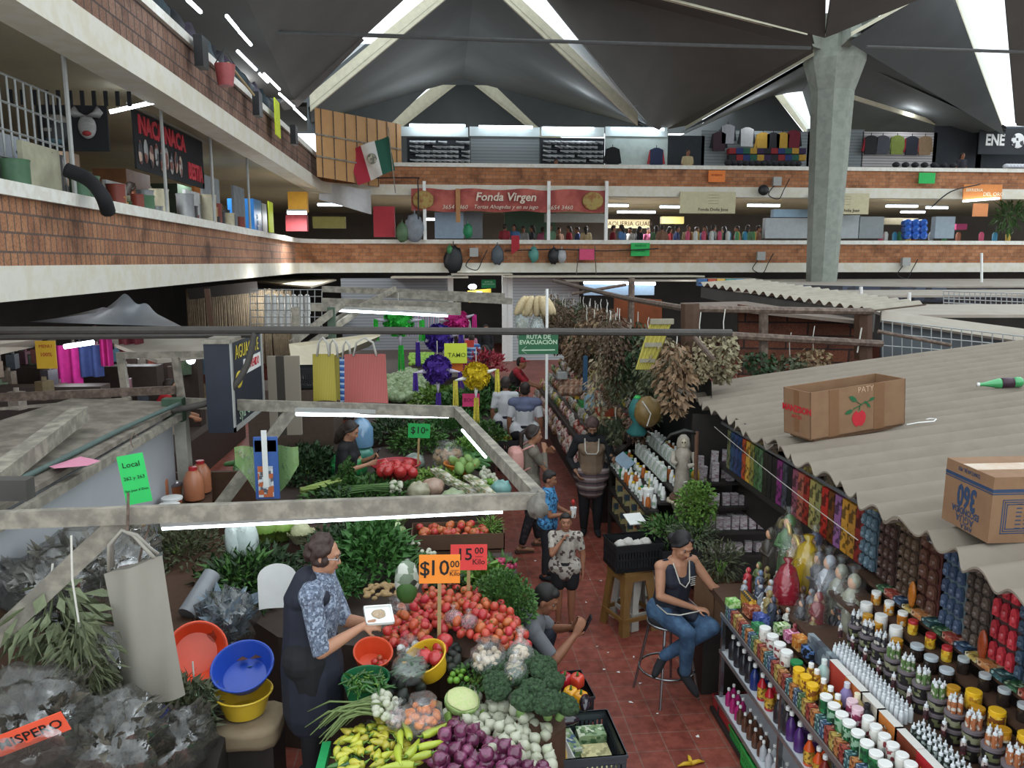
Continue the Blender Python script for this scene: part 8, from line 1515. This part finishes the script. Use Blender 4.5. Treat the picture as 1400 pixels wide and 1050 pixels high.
for lb,x,y,c_,c2 in (('grey and black long-sleeved jersey hung highest',996,170,'9a9ca2','1e1f24'),('white sleeveless jersey right of the grey jersey',1022,174,'b0b2b4','2a2b30'),('left mustard yellow jacket',1044,181,'b5903c',None),('black jacket between two mustard jackets',1058,181,'2c2c30',None),('right mustard yellow jacket',1071,181,'b5903c',None),('red, white and black jersey at the right of the mustard jackets',1086,178,'6e2430','1e1f24'),('dark jersey left of the grey jersey',984,180,'3a2830','1e1f24'),('black jacket with red sleeves on the slat wall',1192,185,'2a2b2e','9a2c38'),('grey jacket on the slat wall',1208,185,'4a4c54',None),('olive green jacket on the slat wall',1228,185,'7c8a44',None),('navy jacket with red sleeves on the slat wall',1248,186,'2c2e3a','9a2c38'),('tan jacket on the slat wall',1266,186,'8a7258',None),('navy, red and white shirt in the bright clothes shop',898,202,'2c3450','a83a40'),('black shirt in the bright clothes shop',838,201,'1e1f22',None)): shirt(lb,x,y,c_,c2=c2)
for i in range(22): b = B(); b.box((0,0,0),(.3,.3,.22)); x = 1000 + (i % 11)*9.5; c_ = ['8a2c30','2c3a6a','2c5a4a','b08a3c','3a2c4a','2a2a2e'][i % 6]; tag(b.ob('folded_clothes',mk('fold_' + c_,c_,.85,.2),loc=at(x,207 + 9*(i // 11),Y=UY - .5)),'%s folded clothes stacked below the mustard jackets' % ['red','navy','green','ochre','plum','black'][i % 6],'clothes','%s folded stacks' % ['red','navy','green','ochre','plum','black'][i % 6])
for i in range(26):
    x = (995 + i*8) if i < 13 else (1345 + (i - 13)*4.5 if i >= 20 else 1225 + (i - 13)*13); w_ = i >= 20; b = B(); b.sph((0,0,0),(.14,.14,.11),10,7); b.box((0,-.15,-.04),(.16,.14,.02)); tag(b.ob('cap',mk('cap_white' if w_ else 'cap_black','b9b9be' if w_ else '26262a',.8),smooth=SM,loc=(at(x,224,Y=30.1).x,30.1,7.42 if not w_ else 7.4)),'white cap in the row on the upper parapet at the right edge' if w_ else ('black cap lying on the upper parapet below the jerseys' if i < 13 else 'black cap on the upper parapet below the jackets'),'cap','white caps on the parapet' if w_ else ('black caps below the jerseys' if i < 13 else 'black caps below the jackets'))
a = at(1340,178,Y=31.8); t = thing('name_sign','black name sign with white letters at the right edge of the upper gallery','sign',a); B().bb(0,3.4,0,.06,-.95,.1).ob('panel',m_navyw,t); text('ENE',.62,m_white,t,(.68,-.01,-.4),(math.pi/2,0,0),.01,bold=.02,sx=.75); text('DR',.62,m_white,t,(2.75,-.01,-.4),(math.pi/2,0,0),.01,bold=.02,sx=.75); b = B(); b.sph((1.68,-.01,-.4),(.3,.02,.3),18,10); b.ob('round_emblem',printmat('emblem_print',['d0d0d0','d0d0d0','2a2c30','d0d0d0'],9),t,True)
# plywood screen in the corner
b = B(); a,c = at(430,147,Y=26.5),at(548,170,Y=31.5); b.slab([(a.x,a.y,6.42),(c.x,c.y,6.42),c,a],(0,.06,0)); t = tag(b.ob('plywood_screen',mk('plywood','b98d5c',.7,.12,2)),'tall plywood screen in the corner of the upper gallery','screen')
for i in range(8): p = a.lerp(c,(i + .5)/8); B().beam((p.x,p.y - .04,6.42),(p.x,p.y - .04,p.z),.03,.03).ob('batten',m_rust,t)
for k in (.3,.62): B().beam(Vector((a.x,a.y - .05,6.42 + (a.z - 6.42)*k)),Vector((c.x,c.y - .05,6.42 + (c.z - 6.42)*k)),.03,.05).ob('rail',m_dusty,t)
# flag
t = thing('flag','green, white and red flag hanging over the corner of the upper gallery','flag',at(531,186,Y=28.5)); A4 = [at(x,y,Y=28.5) - at(531,186,Y=28.5) for x,y in ((531,186),(540,232),(490,254),(474,206))]
for k,c_,nm in ((0,'1f5040','green_band'),(1,'c4c2bd','white_band'),(2,'9a2434','red_band')):
    f = lambda u,v,k=k: tuple((A4[0].lerp(A4[3],(k + u)/3)).lerp(A4[1].lerp(A4[2],(k + u)/3),v) + Vector((0,.1*math.sin((k + u)*3 + v*2),0))); B().grid(f,8,10).ob(nm,mk('flag_' + c_,c_,.8,.08),t,True)
b = B(); p = Vector(A4[0].lerp(A4[3],.5)).lerp(A4[1].lerp(A4[2],.5),.5); b.sph(p + Vector((.0,-.12,.05)),(.17,.02,.19),14,8); b.ob('emblem',printmat('flag_emblem',['8a8678','6a6a58','a39c86','5a5a4c'],14),t,True); B().tube([A4[0] + Vector((0,0,.3)),A4[1] + Vector((0,0,-.8))],.02,6).ob('pole',m_dusty,t)
# long banner and what hangs by it
a,c = at(562,258,Y=29.75),at(828,290,Y=29.75); t = thing('food_banner','long red food banner hanging under the far gallery','banner',(a.x,a.y,c.z)); bw,bh = c.x - a.x,a.z - c.z; B().grid(lambda u,v: (bw*u,.05*math.sin(u*40)*v,bh*v + .03*math.sin(u*25)),60,4).ob('banner_cloth',mk('banner_red','96423c',.7,.25,1.5,c2='a8564a'),t,True); mw = mk('banner_cream','d4c6b4',.6)
text('Fonda Virgen',.42,mw,t,(bw*.48,-.09,bh*.64),(math.pi/2,0,0),.01,shear=.2,bold=.008); text('Tortas Ahogadas y en su jugo',.2,mw,t,(bw*.48,-.09,bh*.2),(math.pi/2,0,0),.01,shear=.3); text('3654 3460',.22,mw,t,(bw*.22,-.09,bh*.18),(math.pi/2,0,0),.01,shear=.2); text('3654 3460',.22,mw,t,(bw*.76,-.09,bh*.18),(math.pi/2,0,0),.01,shear=.2)
for u in (.06,.93): B().sph((bw*u,-.07,bh*.5),(.4,.03,bh*.42),14,8).ob('sandwich_picture',mk('sandwich_print','b09a58',.7,.4,5,c2='8a5a34'),t,True)
for i,x in enumerate((580,750,829)): a = at(x,248,Y=29.85); tag(B().bb(a.x - .06,a.x + .06,29.72,29.84,4.5,a.z).ob('white_post',m_white),['white post at the left of the red banner','white post in the middle of the red banner','white post at the right end of the red banner'][i],'post')
a = at(626,258,Y=29.65); tag(B().bb(a.x - .08,a.x + .08,29.62,29.66,at(626,304,Y=29.65).z,a.z).ob('wooden_plank',mk('plank','a8784c',.7)),'wooden plank hanging in front of the red banner','plank')
def board(name,label,x0,y0,x1,y1,Y,c_,lines=(),cat='sign',th=.04,ink='3a2c24',m_=None):
    a,c = at(x0,y0,Y=Y),at(x1,y1,Y=Y); t = thing(name,label,cat,((a.x + c.x)/2,Y,(a.z + c.z)/2)); w_,h_ = c.x - a.x,a.z - c.z; B().bb(-w_/2,w_/2,0,th,-h_/2,h_/2).ob('panel',m_ or mk('panel_' + c_,c_,.6,.12,6),t)
    for s_,sz,x,z in lines: text(s_,sz,mk('ink_' + ink,ink,.7),t,(x*w_,-.01,z*h_),(math.pi/2,0,0),.004)
    return t
MENU = [('-- ---- --- --',.09,.1,.36 - .13*i) for i in range(4)] + [('Fonda Doña Jose',.17,.1,-.32)]
board('menu_banner','left cream menu banner under the far gallery',930,262,1005,292,29.8,'b9b08f',MENU); board('menu_banner','second cream menu banner right of the column',1108,264,1187,293,29.8,'b9b08f',MENU); board('lit_sign','cream taqueria sign in the back of the far gallery',830,300,888,312,36,'d0bf94',[('TAQUERIA GUAD',.28,0,0)],ink='4a2c20')
board('orange_sign','orange stall sign with a lit lower edge at the right',1318,252,1369,273,29.6,'d08040',[('BIRRIERIA',.16,-.22,.12),('DEL ORO',.2,.28,-.15)],ink='f0e0c0'); tubelamp('blue-white tube lamp along the orange stall sign',at(1317,275,Y=29.5),at(1366,271,Y=29.5),.04,False); board('menu_board','orange menu board under the orange stall sign',1331,278,1350,296,29.9,'c07a48'); board('poster','bright green notice on the lower parapet',863,332,888,350,29.72,'22a850',[('PEDIDOS',.11,0,.28),('LOCAL',.11,0,-.1)],ink='145a30'); board('poster','orange notice on the upper parapet',969,233,991,249,29.72,'d9742c',[('SE RENTA',.1,0,.1)],ink='a04a1c'); board('poster','bright green notice on the upper parapet',1257,236,1278,251,29.72,'22a850')
for n_,lb,x0,y0,x1,y1,Y,c_ in (('steel_counter','pale steel counter left of the column',1047,298,1112,326,30.6,'a3a7a9'),('steel_counter','pale steel counter right of the column',1140,294,1174,326,30.6,'9da1a3'),('steel_fridge','grey steel fridge right of the column',1175,296,1207,326,30.6,'7f8486'),('blue_cover','pale blue box on the steel counter',1058,286,1104,297,30.6,'8fa8bc'),('grey_panel','blue-grey panel behind the water jugs',1280,296,1304,326,30.5,'87939c'),('kitchen_screen','pale blue kitchen screen under the red banner',594,290,634,326,30.6,'93a4b5'),('kitchen_rack','steel kitchen rack under the red banner',635,290,660,326,30.8,'6a6c6e'),('white_fridge','white kitchen unit behind the crowd',745,292,830,304,32,'a9a9a2'),('red_cabinet','red cabinet in the corner of the gallery',510,282,540,324,29.8,'a02430'),('yellow_sign','yellow hanging food sign deep in the gallery',905,296,935,306,35,'9a8a4c'),('pink_umbrella_panel','pink awning at the stalls behind the orange sign',1308,306,1322,314,32,'b03a68'),('cream_signboard','cream picture board behind the water jugs',1208,298,1255,307,33,'a89e84'),('yellow_banner','orange-yellow banner with bottle pictures in the left gallery',393,262,420,290,27,'c8922c'),('food_sign','olive food sign in the corner of the gallery',427,296,472,312,30,'8a8244'),('counter_front','dark red counter in the left gallery corner',390,294,420,316,27,'8a2c30'),('wall_shelf','green tiled kitchen wall under the red banner',690,288,760,326,33.5,'4c6450')): board(n_,lb,x0,y0,x1,y1,Y,c_,cat=n_.replace('_',' '),th=.3)
for i in range(9): p = at(1240 + 11*(i % 3),305 + 8.5*(i // 3),Y=30.3); b = B(); b.lathe([(.13,0),(.15,.05),(.15,.28),(.06,.36),(.04,.42)],14); o = tag(b.ob('water_jug',mk('blue_jug','2f62b8',.25,.1,spec=.7),smooth=SM,loc=p + Vector((0,.2,0)),rot=(math.pi/2,0,0)),'blue water jug lying in the rack on the far gallery','jug','blue water jugs in the rack')
b = B(); a = at(436,250,Y=29.5); e = at(508,292,Y=29.5); b.grid(lambda u,v: (a.x + (e.x - a.x)*u,29.4 + .15*math.sin(u*9),a.z - .25*u - (a.z - e.z)*v*(.55 + .25*u)),16,5); tag(b.ob('white_curtain',m_whitec,smooth=True),'white cloth hanging under the corner of the gallery','cloth')
for i,(x,y,r,c_,lb) in enumerate(((620,355,.5,'1c1d20','black rubbish bag hanging on the lower parapet'),(680,349,.35,'4a525a','grey holdall hanging on the lower parapet'),(730,348,.28,'4f8a80','teal bag hanging on the lower parapet'),(757,350,.3,'1f1f22','black backpack hanging on the lower parapet'),(768,350,.26,'a5a5a6','white bag hanging beside the black backpack'),(615,342,.18,'3f7a4a','small green bag above the black rubbish bag'),(567,312,.5,'7a8088','grey bundle of bags on the coping by the corner'),(550,318,.35,'4f6a4a','green and purple bundle of goods on the coping by the corner'),(640,316,.26,'1f7a50','green dustpan leaning on the coping'))): t = thing('hanging_bag',lb,'bag',at(x,y,Y=29.65)); B().sph((0,0,0),(r*.7,.12,r),12,9,fn=lump(1,50 + i,amp=.12)).ob('bag_body',mk('bagcloth_' + c_,c_,.45,.25,6),t,True); B().tube([(0,0,r*.8),(0,0,r*1.35)],.02,5).ob('strap',mk('bagcloth_' + c_,c_),t)
t = thing('pink_stool','pink seat frame hanging on the lower parapet','stool',at(802,348,Y=29.6)); B().bb(-.28,.28,-.06,.06,-.2,.2).ob('seat',mk('hot_pink','c8406a',.5),t); [B().beam((s_*.3,0,.3),(s_*.38,0,-.8),.03,.03).ob('leg',m_rust,t) for s_ in (-1,1)]
b = B(); b.grid(lambda u,v: (.3*u,-.02,-.7*v*(1 - .3*u)),4,4); tag(b.ob('red_cloth',mk('red_cloth','a02630'),loc=at(699,322,Y=29.5)),'red cloth hanging over the lower coping','cloth')
for i,(x,y) in enumerate(((648,345),(1040,312 + 38),(1238,358),(1062,248))): t = thing('junction_box',['junction box on the parapet left of the holdall','junction box on the lower parapet near the column','junction box on the lower parapet at the right','junction box under the jerseys on the upper parapet'][i],'junction box',at(x,y,Y=29.75)); B().bb(-.16,.16,-.08,.08,-.16,.16).ob('box_body',m_lampbody,t); B().tube(smooth_path([(-.1,0,-.16),(-.3,-.02,-.5),(.1,-.02,-.65),(.3,0,-.3),(.5,0,.1)]),.018,5).ob('cable',m_black,t,True)
for lb,pts in (('black cable running along the lower parapet',[(690,343),(760,341),(830,343),(900,340)]),('black cable sagging from the upper parapet at the right',[(1340,252),(1300,262),(1272,285)]),('black cable bending down by the red banner',[(430,246),(560,243),(571,250),(572,300)])): cable('cable',lb,[at(x,y,Y=29.6) for x,y in pts],.025,m_black)
t = thing('speaker','round black loudspeaker under the upper gallery','speaker',at(1044,260,Y=29.7)); B().sph((0,0,0),(.22,.12,.2),12,8).ob('speaker_body',m_black,t,True)
# crowd on the far gallery: the same simple figure, recoloured
cols = ['8a2c34','4a6a94','a8a8a4','2c2c32','b05a7a','5a7a5c','7a5a48','a03038','3a4a7a','b0a07a']; cn = ['dark red','blue','white','black','pink','green','brown','bright red','navy','cream']; q = random.Random(21); base = {}
SPOT = [(690,31),(703,31.4),(716,33),(728,32),(742,33.5),(752,31.2),(764,34),(778,32.4),(790,33.6),(801,32.8),(838,32),(850,31.3),(862,33.5),(874,32.6),(886,34),(897,32),(905,31.2),(915,33),(925,32),(941,31.5),(952,33),(964,32),(975,31.2),(990,32.4),(1008,32),(1022,31.2),(1036,31.6)]
for i,(x,Y) in enumerate(SPOT):
    k = i % 10
    if k not in base: o = base[k] = person('',(0,0,0),0,H=1.62,topm=mk('crowd_' + cols[k],cols[k],.85,.2),sleeve=.45,fem=0,pants=m_blackc,hair=['short','long'][k % 2],vox=.034,skin='8a5c44')
    else: o = dup(base[k])
    o.location = (at(x,320,Y=Y).x,Y,3.5); o.rotation_euler = (0,0,q.uniform(0,6.28)); o['label'] = 'person in a %s top among the diners on the far gallery' % cn[k]; o['group'] = 'diners in %s tops' % cn[k]
for x,z,lb,k in ((1380 - 65,6.42,'person in a black shirt and white cap on the upper gallery at the right',3),(940,6.42,'person in a pale patterned shirt in the dark upper shop',9),(760,6.0,'person with white hair behind the upper parapet below the middle shoe wall',2)): o = dup(base[k]); o.location = (at(x,220,Y=31.3).x,31.3,z); o.rotation_euler = (0,0,-1.5); o['label'] = lb; o['group'] = 'people on the upper gallery ' + lb.split()[3]
bush('potted palm beside the orange stall',m_green,at(1380,312,Y=30.5),.45,.9,160,.5,.08,90)
for i in range(30): x = 940 + (i*37) % 100 if i < 18 else 1190 + (i*23) % 200; c_ = ['b03a5a','2c7a9a','c0a03c','b5b5b0','3f7a4a','8a4a2c'][i % 6]; tag(B().lathe([(.09,0),(.1,.3),(.05,.4),(.001,.4)],8).ob('table_goods',mk('tg_' + c_,c_,.5),smooth=SM,loc=(at(x,320,Y=30.9).x,30.9 + .2*(i % 3),4.5)),'%s container standing behind the far coping' % ['pink','blue','yellow','white','green','brown'][i % 6],'container','%s containers behind the far coping' % ['pink','blue','yellow','white','green','brown'][i % 6])
tag(B().bb(-3,26,30.8,31.6,3.5,4.48).ob('long_counter',m_rail),'long dark counter behind the far coping','counter')
# left gallery
b = B(); a,c = at(48,143,Y=12),at(150,207,Y=12); t = thing('mask_banner','black banner with a pale horned mask in the left gallery','banner',(a.x,12,c.z),-math.pi/2); w_ = c.x - a.x; t.scale = (1,1,(a.z - c.z)/1.9); B().bb(-.03,0,0,w_,0,1.9).ob('banner_cloth',m_blackc,t); b.sph((.03,w_*.72,1.0),(.05,w_*.13,.5),14,9)
for s_ in (-1,1): b.tube([(.03,w_*(.72 + s_*.09),1.4),(.03,w_*(.72 + s_*.17),1.6),(.03,w_*(.72 + s_*.16),1.85)],[.1,.07,.01],7)
b.ob('mask_print',mk('mask_pale','8d8a88',.8,.3,6),t,True); b = B(); b.sph((.05,w_*.72,.72),(.05,w_*.07,.12),10,7); b.ob('mask_mouth',mk('mask_red','8a2c2c',.8),t,True); B().sph((.02,w_*.28,.9),(.04,w_*.2,.7),14,9,fn=lump(1,3)).ob('swirl_print',printmat('swirl',['4a6670','26282c','8a847c','1c1d20'],4),t,True)
for i in range(11): y = a.x - .35 + i*.16; tag(B().bb(y,y + .05,12,12.03,a.z,a.z + .2).ob('black_strip',m_blackc),'black strip hanging above the mask banner','strip','black strips above the mask banner')
a,c = at(182,158,X=-5),at(278,225,X=-5); t = thing('print_banner','black banner with red lettering hanging in the left gallery','banner',(-5,a.y,5.2)); w_ = c.y - a.y; B().bb(-.03,0,0,w_,0,.95).ob('banner_cloth',m_blackc,t); mr = mk('banner_letter_red','b0303a',.7)
for i,s_ in enumerate(('NACA','NACA')): text(s_,.4,mr,t,(.01,w_*(.2 + .33*i),.72),(math.pi/2,0,math.pi/2),.01,bold=.015)
text('BESTIA',.42,mr,t,(.01,w_*.84,.25),(math.pi/2,0,math.pi/2),.01,bold=.015,sx=.7); b = B()
for i in range(9): b.sph((.01,w_*(.05 + .068*i),.28 + .05*(i % 2)),(.02,w_*.025,.2),8,7)
b.ob('pale_prints',printmat('pale_prints',['a89080','6a3c34','8a8a88','2a2a30'],7),t,True); B().bb(-.02,.01,-.2,w_ + .4,.97,1.0).ob('hanging_rail',m_lampbody,t)
for lb,y0,y1,z0,z1,c_,X in (('tall grey partition panel in the left gallery',17.2,18.4,4.1,5.5,'767a7c',-5.0),('second grey partition panel in the left gallery',19.6,20.6,4.1,5.5,'6c7072',-5.0),('white notice board by the red banner',16.2,17.1,4.45,5.1,'a9a9a8',-5.05),('pale menu board leaning on the left coping',9.9,10.8,4.3,5.1,'9a9680',-4.9),('dark kitchen unit in the left gallery',11.2,16,3.5,4.9,'2a2a2b',-6.0),('orange and yellow food sign in the left gallery',18.6,19.8,4.6,5.5,'b06a2c',-5.6),('dark olive shop front in the left gallery',20.8,24,3.5,5.6,'3f3c2c',-7.5),('white speckled board on the coping',13.4,14.2,4.5,5.0,'8f8f8c',-5.4)): tag(B().bb(X - .06,X,y0,y1,z0,z1).ob('gallery_panel',mk('gp_' + c_,c_,.7,.25,5)),lb,'panel')
t = thing('drinks_fridge','blue drinks fridge in the left gallery','fridge',(-5.2,22.4,3.5)); B().bb(-.7,0,0,.9,0,1.9).ob('fridge_body',mk('fridge_blue','2468a8',.4,.1),t); B().bb(-.7,.01,.9,1.5,0,1.85).ob('fridge_door',m_lampbody,t); text('pepsi',.3,m_white,t,(.012,.45,1.2),(math.pi/2,math.pi/2,math.pi/2),.004)
wiregrid('white wire grid screen at the left edge of the left gallery',(-5.2,8.6,5.9),(-5.2,11.6,5.9),(-5.2,11.6,4.6),(-5.2,8.6,4.6),16,4,.015,m_wire)
cable('black_strap','dark cloth bundle hanging over the left coping',[at(90,232,X=-4.7),at(120,245,X=-4.45),at(140,268,X=-4.2),at(148,290,X=-4.2)],.09,m_blackc,'cloth',n=8)
for i,(x,y) in enumerate(((380,162),(371,297))): p = at(x,y,X=(-4.0,-4.9)[i]); tag(B().bb(-.03,0,-.35,.35,-.42,.42).ob('yellow_paper',mk('neon_paper','c6d42c',.7),loc=p,rot=(0,0,.05)),['neon yellow paper stuck on the upper left parapet','neon yellow paper leaning on the left coping'][i],'paper')
t = thing('red_bucket','red bucket hanging over the upper left parapet','bucket',at(308,103,X=-3.85)); B().cup([(.13,-.18),(.18,.18)],n=16).ob('bucket_body',mk('dull_red_plastic','9a4a4a',.5),t,SM); B().tube([(-.17,0,.18),(0,0,.45),(.17,0,.18)],.012,5).ob('handle',m_black,t); pole('broom handle leaning on the upper left parapet',at(312,86,X=-3.85),at(347,130,X=-3.85),.025,mk('straw_handle','a8946c',.7))
for i,(x,y) in enumerate(((275,72),(352,143),(402,185))): p = at(x,y,X=-3.92); tag(B().bb(-.07,.07,-.16,.16,-.24,.24).ob('black_box',m_black,loc=p),['nearest','middle','farthest'][i] + ' black box fixed to the upper left parapet','speaker box')
for i in range(16): Y = 9.5 + i*.8; b = B(); b.sph((0,0,0),(.25,.3,.3),10,7,fn=lump(1,i,amp=.25)); tag(b.ob('hanging_goods',mk('dim_goods_%d' % (i % 3),['26282c','3a3440','2c3a40'][i % 3],.7,.4,8),smooth=True,loc=(-4.55,Y,7.55)),'%s bundle of goods behind the upper left parapet' % ['black','plum','petrol'][i % 3],'goods','%s bundles on the upper left gallery' % ['black','plum','petrol'][i % 3])
tag(B().bb(-6.6,-6.5,14,27,6.45,8.3).ob('roller_shutter',m_shut),'long steel shutter front on the upper left gallery','shutter')
for i,Y in enumerate((10.8,14.2,17,20)): pole(['first','second','third','fourth'][i] + ' thin steel post of the left gallery counted from the viewer',(-4.75,Y,4.5),(-4.75,Y,6.36),.03,m_lampbody)
kc = ['8a8c8e','3a3a3c','b0a890','7a3a30','4a6a50','a07a4a']; kn = ['steel','black','cream','red','green','amber']; kp = {}; q = random.Random(31)
for i in range(54):
    k = i % 6
    if k not in kp: b = B(); b.cup([(.1,0),(.12,.05),(.12,.2),(.13,.22)],.01,n=12); kp[k] = o = b.ob('kitchen_pot',mk('pot_' + kc[k],kc[k],.35,.2,10,metal=.5 if k == 0 else 0),smooth=SM)
    else: o = kp[k].copy(); COL.objects.link(o)
    s_ = q.uniform(.7,1.6); o.scale = (s_,s_,s_*q.uniform(.7,2)); o.location = (-4.95 - q.random()*.5,8.5 + 12*q.random(),4.45); tag(o,'%s pot or jar on the kitchen counter of the left gallery' % kn[k],'pot','%s pots on the left gallery counter' % kn[k])
tag(B().slab([(-4.72,8,3.52),(-5.3,22,3.52),(-6.0,22,3.52),(-5.6,8,3.52)],(0,0,.92)).ob('kitchen_counter',m_rail),'dark kitchen counter behind the left coping','counter')
for i,(Y,c_) in enumerate(((10.5,'6a2c2a'),(12.8,'3a4a5a'),(14.6,'5a4a3c'),(18.2,'7a5030'),(21.5,'3a4a3a'))): tag(B().bb(-7.6,-6.9,Y,Y + 1.4,3.5,5.7).ob('kitchen_cupboard',mk('cupboard_' + c_,c_,.6,.3,4)),'%s cupboard at the back of the left gallery' % ['dark red','slate blue','brown','rust','green'][i],'cupboard')
for i,Y in enumerate((11,13.2,16.5)): o = dup(base[(3,5,7)[i]],(-6.2,Y,3.6),(0,0,.5*i),label=['cook in black behind the left gallery counter','cook in green behind the left gallery counter','cook in bright red behind the left gallery counter'][i]); del o['group']
for p in ((-5.0,10.9,2.45,9),(-5.2,14,2.5,22),(-4.6,20.5,2.7,60),(.9,29.9,2.7,50),(8.5,27.5,2.6,40),(-3.6,11,2.3,12)): point_light(*p)  # added fill for the dark stalls and passage; some sit beside visible lamps
